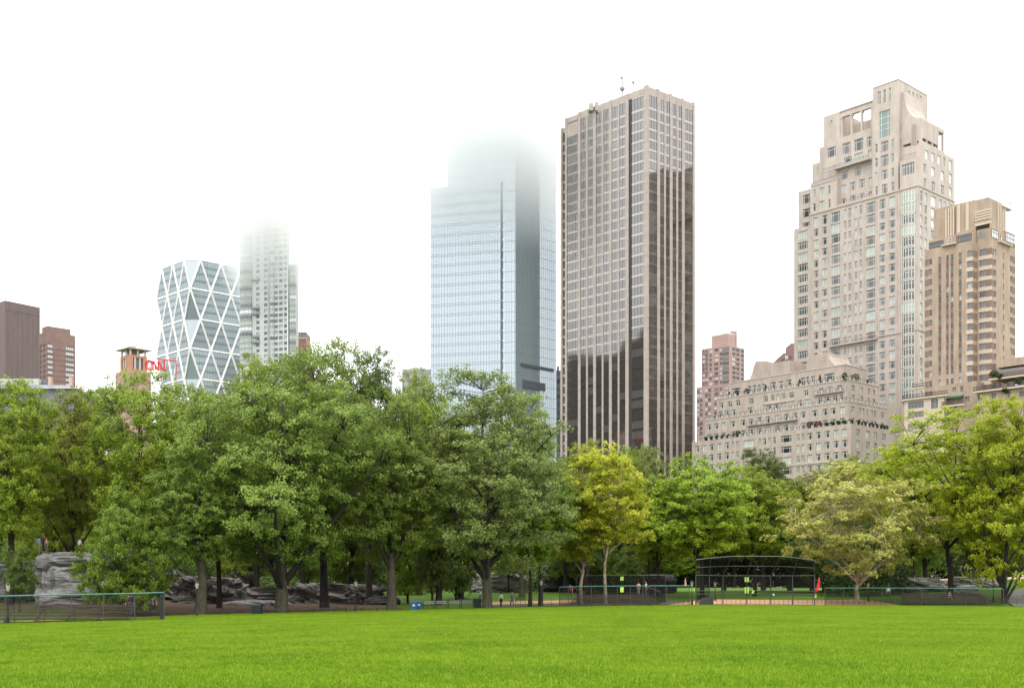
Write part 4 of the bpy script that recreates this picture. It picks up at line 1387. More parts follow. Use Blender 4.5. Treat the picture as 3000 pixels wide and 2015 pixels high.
    m.bar(pt_(1150, 585, -.5), pt_(1880, 668, -.5), .13, RD); m.bar(pt_(1862, 660, -.5), pt_(1862, 1060, -.5), .2, RD); m.bar(pt_(1420, 618, -.5), pt_(1880, 672, -.5), .22, RD)
    m.build('sign_frame', r)
    m = MB()
    for y0 in (745, 830, 925):
        m.bar(pt_(1600, y0, -.5), pt_(1862, y0 + 20, -.5), .05, MATS['antenna_metal'])
    for x0 in (1640, 1720, 1790):
        m.bar(pt_(x0, 690, -.5), pt_(x0, 1060, -.5), .05, MATS['antenna_metal'])
    m.bar(pt_(1150, 950, -.5), pt_(1862, 1010, -.5), .12, MATS['antenna_metal'])
    m.build('scaffold', r)
    def stroke(pts, rr):
        q = MB()
        # flat letter strokes, proud of the frame; double line like a tube sign
        for i in range(len(pts) - 1):
            a, b = Vector(pt_(*pts[i])), Vector(pt_(*pts[i + 1]))
            q.bar(a, b, rr, RD, 6)
        for p_ in pts:
            c = Vector(pt_(*p_)); q.bar(c + Vector((0, -rr, 0)), c + Vector((0, rr, 0)), rr, RD, 8)
        return q
    stroke([(1262, 700), (1235, 672), (1180, 660), (1120, 700), (1095, 770), (1110, 850), (1165, 882), (1290, 890)], .3).build('letter', r)
    stroke([(1290, 890), (1290, 700), (1310, 690), (1400, 880), (1412, 885)], .32).build('letter', r)
    stroke([(1428, 900), (1428, 705), (1448, 695), (1560, 915), (1580, 900), (1580, 690)], .32).build('letter', r)
    stroke([(1252, 735), (1225, 710), (1185, 705), (1150, 740), (1140, 790), (1160, 830), (1245, 845), (1250, 720), (1270, 690)], .2).build('letter_inline', r)
    stroke([(1345, 880), (1345, 790), (1370, 860)], .22).build('letter_inline', r); stroke([(1490, 860), (1490, 790), (1530, 900)], .22).build('letter_inline', r)
left_blocks()

# ---------------------------------------------------------------- pink brick tower behind the terraced block
def pink_tower():
    pl = Plan(2136, 560, -2800, 5200)
    ZF = lambda a, b: (2020 + a / 5.227, 940 + b / 5.227)
    root = empty('pink_brick_tower', (*pl.xy(10, 8), 0), 'distant pink brick tower with dark corner windows right of the bronze tower', 'apartment tower')
    PB = mat('pink_tower_brick', (.40, .275, .24), (.36, .25, .22), rough=.9, scale=.3)  # distance haze is paled into the brick colour
    PD = mat('mauve_brick', (.24, .165, .165), rough=.9)
    W = Windows(root)
    L, R = pl.left(), pl.right()
    m = MB(); z = L.z(*ZF(600, 372))
    hl, hr = [], []
    FLH = 72 / 5.227 * 560 / F
    for k in range(22):
        zt = L.z(*ZF(505, 410)) - k * FLH
        for a, b in [(195, 232), (243, 278), (300, 345), (382, 440), (462, 500), (520, 590)]:
            hl.append((L.t(ZF(a, 0)[0]), L.t(ZF(b, 0)[0]), zt - 1.5, zt))
        for a, b in [(655, 705), (715, 765), (790, 828)]:
            hr.append((R.t(ZF(a, 0)[0]), R.t(ZF(b, 0)[0]), zt - 1.5, zt))
    block(m, pl, 0, pl.a_at(ZF(188, 0)[0]), 0, pl.b_at(ZF(842, 0)[0]), 0, z, PB, hl, hr, .25)
    m.build('wall', root)
    for h in hl: W.add(L, *h, .25, nv=1 if h[1] - h[0] < 2 else 2, bw=.1, fm=PD, gm=pick([(G4, 3), (G2, 3), (G1, 1)]))
    for h in hr: W.add(R, *h, .25, nv=1, bw=.1, fm=PD, gm=pick([(G4, 1), (G1, 2), (G2, 2)]))
    m = MB()
    for k in range(22):
        zt = L.z(*ZF(505, 410)) - k * FLH
        fbox(m, L, L.t(ZF(505, 0)[0]), -.01, zt - 1.5, zt, -.1, .15, G1 if k % 2 else G2)
        if k > 4: fbox(m, L, L.t(ZF(350, 0)[0]), L.t(ZF(445, 0)[0]), zt - FLH + .1, zt - 1.55, -.02, .06, PD)
        fbox(m, L, L.t(ZF(188, 0)[0]), L.t(ZF(290, 0)[0]), zt - FLH + .1, zt - 1.55, -.02, .06, PD)
    m.build('band', root)['kind'] = 'stuff'
    m = MB(); zz = L.z(*ZF(600, 175))
    block(m, pl, 2, pl.a_at(ZF(340, 0)[0], 2), 2, pl.b_at(ZF(700, 0)[0], 2), z - .1, zz, PB); m.build('upper_block', root)
    m = MB(); a, b = pl.xy(5, 6); q = zz
    cap = [(a - 4, b), (a, b - 4), (a + 4, b), (a, b + 4)]
    m.prism([(u, v, q) for u, v in cap], [((u - a) * .1 + a, (v - b) * .1 + b, q + 2.2) for u, v in cap], GFR); m.build('roof', root)
    m = MB(); x_ = (ZF(620, 0)[0] - 1500) * 570 / F; m.box(x_, x_ + 3, 568, 572, z - .1, zz + 2.5, PB); m.build('chimney_block', root)
    m = MB(); Wf = pl.left(-2); zw = Wf.z(*ZF(400, 985))
    fbox(m, Wf, Wf.t(ZF(108, 0)[0]), Wf.t(ZF(620, 0)[0]), 0, zw, -10, 0, PB)
    m.build('lower_wing', root)
    for k in range(10):
        zt = zw - 1.2 - k * FLH
        for a, b in [(118, 152), (160, 200), (240, 280), (288, 330), (380, 445), (465, 505), (550, 590)]:
            W.add(Wf, Wf.t(ZF(a, 0)[0]), Wf.t(ZF(b, 0)[0]), zt - 1.5, zt, -.03, nv=1, bw=.1, fm=PD, gm=pick([(G4, 3), (G2, 2), (G1, 1)]))
    W.finish()
    r = empty('maroon_building', (125, 520, 0), 'maroon brick building peeking out left of the tallest limestone tower', 'building')
    x = lambda px, Y: (px - 1500) * Y / F
    zz = lambda py, Y: CZ + (HZ - py) * Y / F
    m = MB(); MB_ = mat('maroon_brick', (.24, .15, .15), rough=.9); Y = 520
    m.box(x(2287, Y), x(2340, Y), Y, Y + 20, 0, zz(1043, Y), MB_); m.box(x(2297, Y), x(2345, Y), Y + 1, Y + 15, zz(1043, Y) - .1, zz(1033, Y), MB_); m.box(x(2320, Y), x(2345, Y), Y + 2, Y + 12, zz(1033, Y) - .1, zz(1003, Y), MB_)
    m.build('wall', r)
    for k in range(6):
        for q in range(3):
            a = MB(); zt = zz(1043, Y) - 1.0 - k * 2.6 if q == 0 else zz(1035, Y) - 1.0 - k * 2.6
            a.box(x(2288 + q * 12, Y), x(2296 + q * 12, Y), Y - .12, Y - .04, zt - 1.5, zt, G4 if (k + q) % 2 else G2); a.build('window', r)
pink_tower()
# ================================================================== TERRAIN
def lerp_tab(x, tab):
    if x <= tab[0][0]: return tab[0][1]
    for (a, va), (b, vb) in zip(tab, tab[1:]):
        if x <= b: return va + (vb - va) * (x - a) / (b - a)
    return tab[-1][1]
DE = [(-600, 88), (0, 100), (480, 115), (1200, 135), (1560, 140), (2100, 145), (3000, 142), (3600, 138)]
ZE_ = [(-600, -1.1), (0, -.81), (480, -.59), (1200, -.21), (1560, 0), (2100, .19), (3000, 0), (3600, -.1)]
SL = [(-600, .06), (300, .055), (700, .04), (1200, .035), (1700, .035), (2400, .038), (2650, .06), (3000, .075), (3600, .08)]
def azim(x, y):
    return 1500 + F * x / max(y, 25.0)
def sstep(t):
    t = min(1, max(0, t)); return t * t * (3 - 2 * t)
def edge(x, y):
    return lerp_tab(azim(x, y), DE)
def ground(x, y):
    p = azim(x, y)
    p = min(3600, max(-600, p))
    d, e = lerp_tab(p, DE), lerp_tab(p, ZE_)
    if y <= d:
        return e * sstep(y / d) if y > 0 else 0.0
    q = y - d
    s = lerp_tab(p, SL)
    near = max(0.0, q - 3)
    if near < 45: up = s * near
    elif near < 110: up = s * 45 + s * .35 * (near - 45)
    else: up = s * 45 + s * .35 * 65
    n = (noise.noise(Vector((x * .03, y * .03, 0))) * .5) * min(1, q / 40)
    far = max(0.0, y - 330)
    return e + up + n - min(6, far * .05)

ys = [-60, -30, -12, 0, 6, 12] + list(np.arange(18, 100, 4.0)) + list(np.arange(100, 220, 2.5)) + list(np.arange(220, 420, 12)) + [450, 520, 650, 850, 1200, 1800, 2600, 3600]
def sheet(name, inside, m, dz=0.0, kind='structure', us=None, ysl=None):
    """a sheet over the ground in polar strips so that its far border can follow the lawn's edge"""
    mb = MB()
    us = us or ([-4500, -3000, -2000, -1400, -1000, -600] + list(range(-500, 3501, 50)) + [3600, 4000, 4500, 5200, 6500, 8000])
    V = {}
    out_v = []
    return mb

# the lawn: x runs along the azimuth at the lawn's far border, y from behind the camera to the border
us = [-3500, -2200, -1400, -900] + list(range(-600, 3601, 60)) + [3900, 4500, 5300, 6500]
LA = mat('lawn_soil', (.045, .115, .003), (.035, .095, .003), rough=1.0, spec=0.0, scale=.6, detail=8)
def polar_mesh(name, us, fy, nrow, m, dz=0.0):
    vs, fs = [], []
    for j in range(nrow + 1):
        for i, u in enumerate(us):
            y = fy(u, j / nrow)
            x = (u - 1500) / F * max(y, 25.0)
            vs.append((x, y, ground(x, y) + dz))
    n = len(us)
    for j in range(nrow):
        for i in range(n - 1):
            fs.append((j * n + i, j * n + i + 1, (j + 1) * n + i + 1, (j + 1) * n + i))
    me = bpy.data.meshes.new(name); me.from_pydata(vs, [], fs)
    me.materials.append(m); me.polygons.foreach_set('use_smooth', [True] * len(fs))
    o = bpy.data.objects.new(name, me); COL.objects.link(o)
    return o
lawn = polar_mesh('lawn', us, lambda u, t: -40 + (lerp_tab(u, DE) + .3 + 40) * t, 60, LA)
tag(lawn, 'bright green mown lawn filling the foreground', kind='structure')

# park ground behind the lawn
GM = bpy.data.materials.new('park_ground'); GM.use_nodes = True
t = GM.node_tree; p = t.nodes['Principled BSDF']; p.inputs['Roughness'].default_value = .95; p.inputs['Specular IOR Level'].default_value = .1
at = t.nodes.new('ShaderNodeAttribute'); at.attribute_name = 'dirt'
tc = t.nodes.new('ShaderNodeTexCoord')
nz = t.nodes.new('ShaderNodeTexNoise'); nz.inputs['Scale'].default_value = .25; nz.inputs['Detail'].default_value = 8
n2 = t.nodes.new('ShaderNodeTexNoise'); n2.inputs['Scale'].default_value = 1.8; n2.inputs['Detail'].default_value = 8
t.links.new(tc.outputs['Object'], nz.inputs['Vector']); t.links.new(tc.outputs['Object'], n2.inputs['Vector'])
ad = t.nodes.new('ShaderNodeMath'); ad.operation = 'ADD'
t.links.new(at.outputs['Fac'], ad.inputs[0]); t.links.new(nz.outputs['Fac'], ad.inputs[1])
mr = t.nodes.new('ShaderNodeMapRange'); mr.inputs['From Min'].default_value = .85; mr.inputs['From Max'].default_value = 1.15
t.links.new(ad.outputs[0], mr.inputs['Value'])
def mix(a, b, fac):
    m = t.nodes.new('ShaderNodeMix'); m.data_type = 'RGBA'
    for k, v in (('A', a), ('B', b)):
        if isinstance(v, tuple): m.inputs[k].default_value = (*v, 1)
        else: t.links.new(v, m.inputs[k])
    t.links.new(fac, m.inputs['Factor'])
    return m.outputs['Result']
gcol = mix((.05, .10, .014), (.085, .15, .02), n2.outputs['Fac'])
dcol = mix((.13, .085, .06), (.085, .055, .04), n2.outputs['Fac'])
t.links.new(mix(gcol, dcol, mr.outputs[0]), p.inputs['Base Color'])
qs = [0, 1.5, 3, 5, 8, 11, 14, 18, 22, 27, 32, 38, 45, 52, 60, 70, 82, 95, 110, 130, 155, 185, 230, 300, 420, 600, 900, 1500, 2400, 3600]
def park_y(u, tt):
    return lerp_tab(u, DE) - .5 + qs[int(round(tt * (len(qs) - 1)))]
park = polar_mesh('ground', us, park_y, len(qs) - 1, GM, dz=-.02)
DIRT = [(-600, .2), (200, .3), (560, .75), (900, .8), (1150, .6), (1220, .15), (1500, .1), (3600, .1)]
a_ = park.data.attributes.new('dirt', 'FLOAT', 'POINT')
vals = []
for v in park.data.vertices:
    q = v.co.y - edge(v.co.x, v.co.y)
    d = lerp_tab(azim(v.co.x, v.co.y), DIRT)
    if q > 60: d *= .6
    vals.append(d)
a_.data.foreach_set('value', vals)
tag(park, 'park ground of grass and bare earth under the trees', kind='structure')
for v in lawn.data.vertices: pass

SAND = mat('infield_sand', (.46, .26, .145), (.40, .22, .12), rough=.95, scale=.8)
def strip(name, u0, u1, q0, q1, m, dz, lab, step=30, ease=0):
    us_ = list(np.arange(u0, u1 + .1, (u1 - u0) / max(4, int((u1 - u0) / step))))
    def fy(u, tt):
        e = 1.0
        if ease: e = min(1, (u - u0) / ease + .02, (u1 - u) / ease + .02)
        return lerp_tab(u, DE) + q0 + (q1 - q0) * tt * e
    o = polar_mesh(name, us_, fy, 8, m, dz)
    tag(o, lab, kind='structure')
    return o
strip('dirt_infield', 1955, 2640, 2.6, 17, SAND, .03, 'orange sand strip behind the backstop fence', ease=120)
strip('dirt_track', -600, 470, -3.4, -.3, SAND, .05, 'thin band of orange sand along the left bleacher fence', ease=330)
PATH = mat('path_asphalt', (.13, .115, .105), (.10, .09, .085), rough=.9, scale=.8)
strip('path', 1440, 2000, 5.0, 11, PATH, .03, 'grey asphalt path behind the near bleachers')
strip('sand_path', 1400, 1690, 12, 20, SAND, .03, 'orange earth path between the trees')
strip('far_sand', 2560, 3500, 88, 150, mat('pale_pink_sand', (.5, .33, .25), rough=.95), .05, 'pale pinkish ball field glimpsed behind the right trees')
strip('meadow', 1880, 2420, 60, 95, mat('far_meadow', (.10, .20, .02), (.12, .23, .025), rough=.9, scale=.5), .08, 'bright green far meadow seen below the trees')
def side_path():
    vs = []; c = [(3010, 1.0), (2985, 10), (2960, 18), (2975, 26), (3040, 34), (3140, 40)]
    mb = MB(); pts = []
    for u, q in c:
        y = lerp_tab(u, DE) + q; x = (u - 1500) / F * y; pts.append((x, y))
    for (x0, y0), (x1, y1) in zip(pts, pts[1:]):
        w = 1.6
        mb.poly([(x0 - w, y0, ground(x0 - w, y0) + .06), (x0 + w, y0, ground(x0 + w, y0) + .06), (x1 + w, y1, ground(x1 + w, y1) + .06), (x1 - w, y1, ground(x1 - w, y1) + .06)], PATH)
    o = mb.build('side_path'); tag(o, 'grey path climbing the slope at the right edge', kind='structure')
side_path()

# ------------------------------------------------------------------ grass blades, instanced by geometry nodes
def grass_material():
    m = bpy.data.materials.new('grass_blade'); m.use_nodes = True
    t = m.node_tree; p = t.nodes['Principled BSDF']
    p.inputs['Roughness'].default_value = .6; p.inputs['Specular IOR Level'].default_value = .12
    tc = t.nodes.new('ShaderNodeNewGeometry')
    n1 = t.nodes.new('ShaderNodeTexNoise'); n1.inputs['Scale'].default_value = .22; n1.inputs['Detail'].default_value = 7; n1.inputs['Roughness'].default_value = .6
    n2 = t.nodes.new('ShaderNodeTexNoise'); n2.inputs['Scale'].default_value = 3.2; n2.inputs['Detail'].default_value = 3
    t.links.new(tc.outputs['Position'], n1.inputs['Vector']); t.links.new(tc.outputs['Position'], n2.inputs['Vector'])
    at = t.nodes.new('ShaderNodeAttribute'); at.attribute_name = 'tint'
    def mx(a, b, f):
        q = t.nodes.new('ShaderNodeMix'); q.data_type = 'RGBA'
        for k, v in (('A', a), ('B', b)):
            if isinstance(v, tuple): q.inputs[k].default_value = (*v, 1)
            else: t.links.new(v, q.inputs[k])
        t.links.new(f, q.inputs['Factor']); return q.outputs['Result']
    r1 = t.nodes.new('ShaderNodeMapRange'); r1.inputs['From Min'].default_value = .36; r1.inputs['From Max'].default_value = .64
    t.links.new(n1.outputs['Fac'], r1.inputs['Value'])
    r2 = t.nodes.new('ShaderNodeMapRange'); r2.inputs['From Min'].default_value = .3; r2.inputs['From Max'].default_value = .7
    t.links.new(n2.outputs['Fac'], r2.inputs['Value'])
    a = mx((.07, .168, .005), (.205, .315, .011), r1.outputs[0])
    b = mx((.07, .155, .003), (.31, .41, .035), at.outputs['Fac'])
    c = mx(a, b, r2.outputs[0])
    t.links.new(c, p.inputs['Base Color'])
    tr = t.nodes.new('ShaderNodeBsdfTranslucent'); t.links.new(c, tr.inputs['Color'])
    ms = t.nodes.new('ShaderNodeMixShader'); ms.inputs[0].default_value = .3
    t.links.new(p.outputs[0], ms.inputs[1]); t.links.new(tr.outputs[0], ms.inputs[2])
    t.links.new(ms.outputs[0], t.nodes['Material Output'].inputs['Surface'])
    return m
GB_MAT = grass_material()
def blade_patch(n, size, h, wd, seed):
    r = np.random.default_rng(seed)
    # blades gather in small tufts
    tuft = r.uniform(0, size, (n // 26, 2)); ti = r.integers(0, len(tuft), n)
    base = np.where(r.uniform(0, 1, (n, 1)) < .55, (tuft[ti] + r.normal(0, .045, (n, 2))) % size, r.uniform(0, size, (n, 2)))
    tt = r.normal(0, .28, len(tuft))[ti]
    ang = r.uniform(0, 2 * np.pi, n)
    hh = h * r.uniform(.55, 1.25, n) * (1 + .5 * tt)
    lean = r.normal(0, .45, (n, 2)) * hh[:, None]
    ww = wd * r.uniform(.7, 1.3, n)
    dx, dy = np.cos(ang) * ww / 2, np.sin(ang) * ww / 2
    v = np.zeros((n, 3, 3))
    v[:, 0, 0] = base[:, 0] - dx; v[:, 0, 1] = base[:, 1] - dy; v[:, 0, 2] = -.01
    v[:, 1, 0] = base[:, 0] + dx; v[:, 1, 1] = base[:, 1] + dy; v[:, 1, 2] = -.01
    v[:, 2, 0] = base[:, 0] + lean[:, 0]; v[:, 2, 1] = base[:, 1] + lean[:, 1]; v[:, 2, 2] = hh
    v[:, :, :2] -= size / 2
    me = fast_mesh('grass_patch', v.reshape(-1, 3), 3, GB_MAT, np.clip(r.normal(.5, .3, n) + tt, 0, 1))
    return me
def fast_mesh(name, verts, k, m, tint=None):
    nf = len(verts) // k
    me = bpy.data.meshes.new(name)
    me.vertices.add(len(verts)); me.vertices.foreach_set('co', verts.astype(np.float32).ravel())
    me.loops.add(nf * k); me.loops.foreach_set('vertex_index', np.arange(nf * k, dtype=np.int32))
    me.polygons.add(nf); me.polygons.foreach_set('loop_start', np.arange(0, nf * k, k, dtype=np.int32))
    me.polygons.foreach_set('loop_total', np.full(nf, k, dtype=np.int32))
    me.update(calc_edges=True)
    if m: me.materials.append(m)
    if tint is not None:
        a = me.attributes.new('tint', 'FLOAT', 'FACE'); a.data.foreach_set('value', tint.astype(np.float32))
    return me
def grass_field(name, y0, y1, size, n, h, wd, seed, lab):
    me = blade_patch(n, size, h, wd, seed)
    src = bpy.data.objects.new('grass_patch', me)
    pts, rots = [], []
    rr = random.Random(seed)
    y = y0
    while y < y1:
        xm = .56 * (y + size) + 9
        x = -xm
        while x < xm:
            if y < edge(x, y) - size * .45:
                pts.append((x, y, ground(x, y) + .005)); rots.append((0, 0, rr.randrange(4) * math.pi / 2))
            x += size
        y += size
    pm = bpy.data.meshes.new(name); pm.from_pydata(pts, [], [])
    a = pm.attributes.new('rot', 'FLOAT_VECTOR', 'POINT'); a.data.foreach_set('vector', [c for r_ in rots for c in r_])
    o = bpy.data.objects.new(name, pm); COL.objects.link(o)
    g = bpy.data.node_groups.new(name, 'GeometryNodeTree')
    g.interface.new_socket(name='Geometry', in_out='INPUT', socket_type='NodeSocketGeometry')
    g.interface.new_socket(name='Geometry', in_out='OUTPUT', socket_type='NodeSocketGeometry')
    ni, no = g.nodes.new('NodeGroupInput'), g.nodes.new('NodeGroupOutput')
    ip = g.nodes.new('GeometryNodeInstanceOnPoints'); oi = g.nodes.new('GeometryNodeObjectInfo'); na = g.nodes.new('GeometryNodeInputNamedAttribute')
    oi.inputs['Object'].default_value = src; na.data_type = 'FLOAT_VECTOR'; na.inputs['Name'].default_value = 'rot'
    g.links.new(ni.outputs[0], ip.inputs['Points']); g.links.new(oi.outputs['Geometry'], ip.inputs['Instance'])
    g.links.new(na.outputs['Attribute'], ip.inputs['Rotation']); g.links.new(ip.outputs[0], no.inputs[0])
    md = o.modifiers.new('grass', 'NODES'); md.node_group = g
    tag(o, lab, kind='stuff')
    return o
grass_field('grass', 4, 150, 2.5, 3300, .065, .02, 5, 'short bright green grass blades covering the lawn')

# ------------------------------------------------------------------ low cloud around the far towers
def cloud(name, x0, x1, y0, y1, z0, z1, zb_left, zb_right, k1, k2, lab):
    mb = MB(); m = bpy.data.materials.new(name)
    m.use_nodes = True; t = m.node_tree; t.nodes.clear()
    out = t.nodes.new('ShaderNodeOutputMaterial'); pv = t.nodes.new('ShaderNodeVolumePrincipled')
    pv.inputs['Color'].default_value = (1, 1, 1, 1); pv.inputs['Anisotropy'].default_value = 0.6
    g = t.nodes.new('ShaderNodeNewGeometry'); s = t.nodes.new('ShaderNodeSeparateXYZ'); t.links.new(g.outputs['Position'], s.inputs[0])
    mr = t.nodes.new('ShaderNodeMapRange'); mr.inputs['From Min'].default_value = x0; mr.inputs['From Max'].default_value = x1
    mr.inputs['To Min'].default_value = zb_left; mr.inputs['To Max'].default_value = zb_right
    t.links.new(s.outputs['X'], mr.inputs['Value'])
    nz = t.nodes.new('ShaderNodeTexNoise'); nz.inputs['Scale'].default_value = .018; nz.inputs['Detail'].default_value = 2
    t.links.new(g.outputs['Position'], nz.inputs['Vector'])
    def M(op, a, b):
        q = t.nodes.new('ShaderNodeMath'); q.operation = op
        for i, v in enumerate((a, b)):
            if isinstance(v, (int, float)): q.inputs[i].default_value = v
            else: t.links.new(v, q.inputs[i])
        return q.outputs[0]
    zz = M('ADD', s.outputs['Z'], M('MULTIPLY', M('SUBTRACT', nz.outputs['Fac'], .5), 16))
    d = M('MAXIMUM', M('SUBTRACT', zz, mr.outputs[0]), 0)
    den = M('ADD', M('MULTIPLY', d, k1), M('MULTIPLY', M('MULTIPLY', d, d), k2))
    t.links.new(M('MINIMUM', den, .13), pv.inputs['Density'])
    t.links.new(pv.outputs[0], out.inputs['Volume'])
    mb.box(x0, x1, y0, y1, z0, z1, m)
    o = mb.build(name); tag(o, lab, kind='stuff')
    o.data.materials[0].cycles.volume_step_rate = 1.0
    return o
cloud('cloud', -46, 17.2, 425, 500, 118, 212, 132, 128, .0007, .000022, 'low white cloud swallowing the top of the pale glass tower')
cloud('cloud', -145, -98, 580, 630, 132, 242, 150, 142, .0007, .00004, 'low white cloud hiding the top of the grey balconied tower')
# ================================================================== TREES
def leaf_material(name, ca, cb, transl=.3):
    m = bpy.data.materials.new(name); m.use_nodes = True
    t = m.node_tree; p = t.nodes['Principled BSDF']
    p.inputs['Roughness'].default_value = .5; p.inputs['Specular IOR Level'].default_value = .25
    at = t.nodes.new('ShaderNodeAttribute'); at.attribute_name = 'tint'
    oi = t.nodes.new('ShaderNodeObjectInfo')
    q = t.nodes.new('ShaderNodeMix'); q.data_type = 'RGBA'
    q.inputs['A'].default_value = (*ca, 1); q.inputs['B'].default_value = (*cb, 1)
    t.links.new(at.outputs['Fac'], q.inputs['Factor'])
    hs = t.nodes.new('ShaderNodeHueSaturation')
    mr = t.nodes.new('ShaderNodeMapRange'); mr.inputs['To Min'].default_value = .88; mr.inputs['To Max'].default_value = 1.12
    mh = t.nodes.new('ShaderNodeMapRange'); mh.inputs['To Min'].default_value = .49; mh.inputs['To Max'].default_value = .51
    t.links.new(oi.outputs['Random'], mr.inputs['Value']); t.links.new(oi.outputs['Random'], mh.inputs['Value'])
    t.links.new(mr.outputs[0], hs.inputs['Value']); t.links.new(mh.outputs[0], hs.inputs['Hue'])
    t.links.new(q.outputs['Result'], hs.inputs['Color'])
    t.links.new(hs.outputs[0], p.inputs['Base Color'])
    tr = t.nodes.new('ShaderNodeBsdfTranslucent'); t.links.new(hs.outputs[0], tr.inputs['Color'])
    ms = t.nodes.new('ShaderNodeMixShader'); ms.inputs[0].default_value = transl
    t.links.new(p.outputs[0], ms.inputs[1]); t.links.new(tr.outputs[0], ms.inputs[2])
    t.links.new(ms.outputs[0], t.nodes['Material Output'].inputs['Surface'])
    return m
LEAF = {
    'oak': leaf_material('oak_leaf', (.105, .175, .016), (.265, .355, .065)),
    'grey': leaf_material('grey_oak_leaf', (.12, .16, .03), (.265, .305, .085)),
    'green': leaf_material('green_leaf', (.12, .19, .008), (.29, .37, .03)),
    'droop': leaf_material('drooping_leaf', (.085, .13, .008), (.19, .26, .025)),
    'yellowgreen': leaf_material('yellow_green_leaf', (.19, .23, .01), (.38, .42, .03)),
    'lime': leaf_material('lime_leaf', (.19, .25, .006), (.42, .46, .025), .42),
    'fresh': leaf_material('fresh_green_leaf', (.14, .215, .008), (.32, .41, .025)),
    'gold': leaf_material('golden_leaf', (.23, .30, .012), (.60, .58, .05), .45),
    'sycamore': leaf_material('sycamore_leaf', (.24, .255, .035), (.48, .43, .13), .4),
    'olive': leaf_material('olive_leaf', (.14, .17, .015), (.28, .31, .04)),
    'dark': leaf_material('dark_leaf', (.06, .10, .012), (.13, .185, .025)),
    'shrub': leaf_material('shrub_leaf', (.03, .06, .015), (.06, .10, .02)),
    'red': leaf_material('red_shrub_leaf', (.10, .03, .03), (.2, .07, .06)),
}
BARK = mat('bark_grey', (.075, .06, .05), (.04, .033, .028), rough=.95, scale=1.2, stretch=(3, 3, .6), bump=.6, bscale=3)
BARK2 = mat('bark_green', (.085, .078, .05), (.045, .04, .028), rough=.95, scale=1.0, stretch=(3, 3, .5), bump=.6, bscale=3)
BARK3 = mat('bark_dark', (.045, .036, .032), (.025, .02, .018), rough=.95, scale=1.2, stretch=(3, 3, .6), bump=.6, bscale=3)
BARK4 = mat('bark_sycamore', (.42, .36, .26), (.16, .12, .07), rough=.9, scale=1.6, detail=3, bump=.3, bscale=3)

class Tubes:
    def __init__(s): s.v, s.f = [], []
    def add(s, pts, rads, n=6):
        b = len(s.v)
        pts = [Vector(p) for p in pts]
        prev = None
        for i, p in enumerate(pts):
            d = (pts[min(i + 1, len(pts) - 1)] - pts[max(i - 1, 0)])
            if d.length < 1e-6: d = Vector((0, 0, 1))
            d.normalize()
            a = (prev - d * prev.dot(d)) if prev is not None else d.orthogonal()
            if a.length < 1e-5: a = d.orthogonal()
            a.normalize(); prev = a; c = d.cross(a)
            for k in range(n):
                q = 2 * math.pi * k / n
                s.v.append(tuple(p + (a * math.cos(q) + c * math.sin(q)) * rads[i]))
        for i in range(len(pts) - 1):
            for k in range(n):
                j = (k + 1) % n
                s.f.append((b + i * n + k, b + i * n + j, b + (i + 1) * n + j, b + (i + 1) * n + k))
        s.f.append(tuple(b + (len(pts) - 1) * n + k for k in range(n)))
    def mesh(s, name, m):
        me = bpy.data.meshes.new(name); me.from_pydata(s.v, [], s.f); me.materials.append(m)
        me.polygons.foreach_set('use_smooth', [True] * len(s.f)); me.update()
        return me

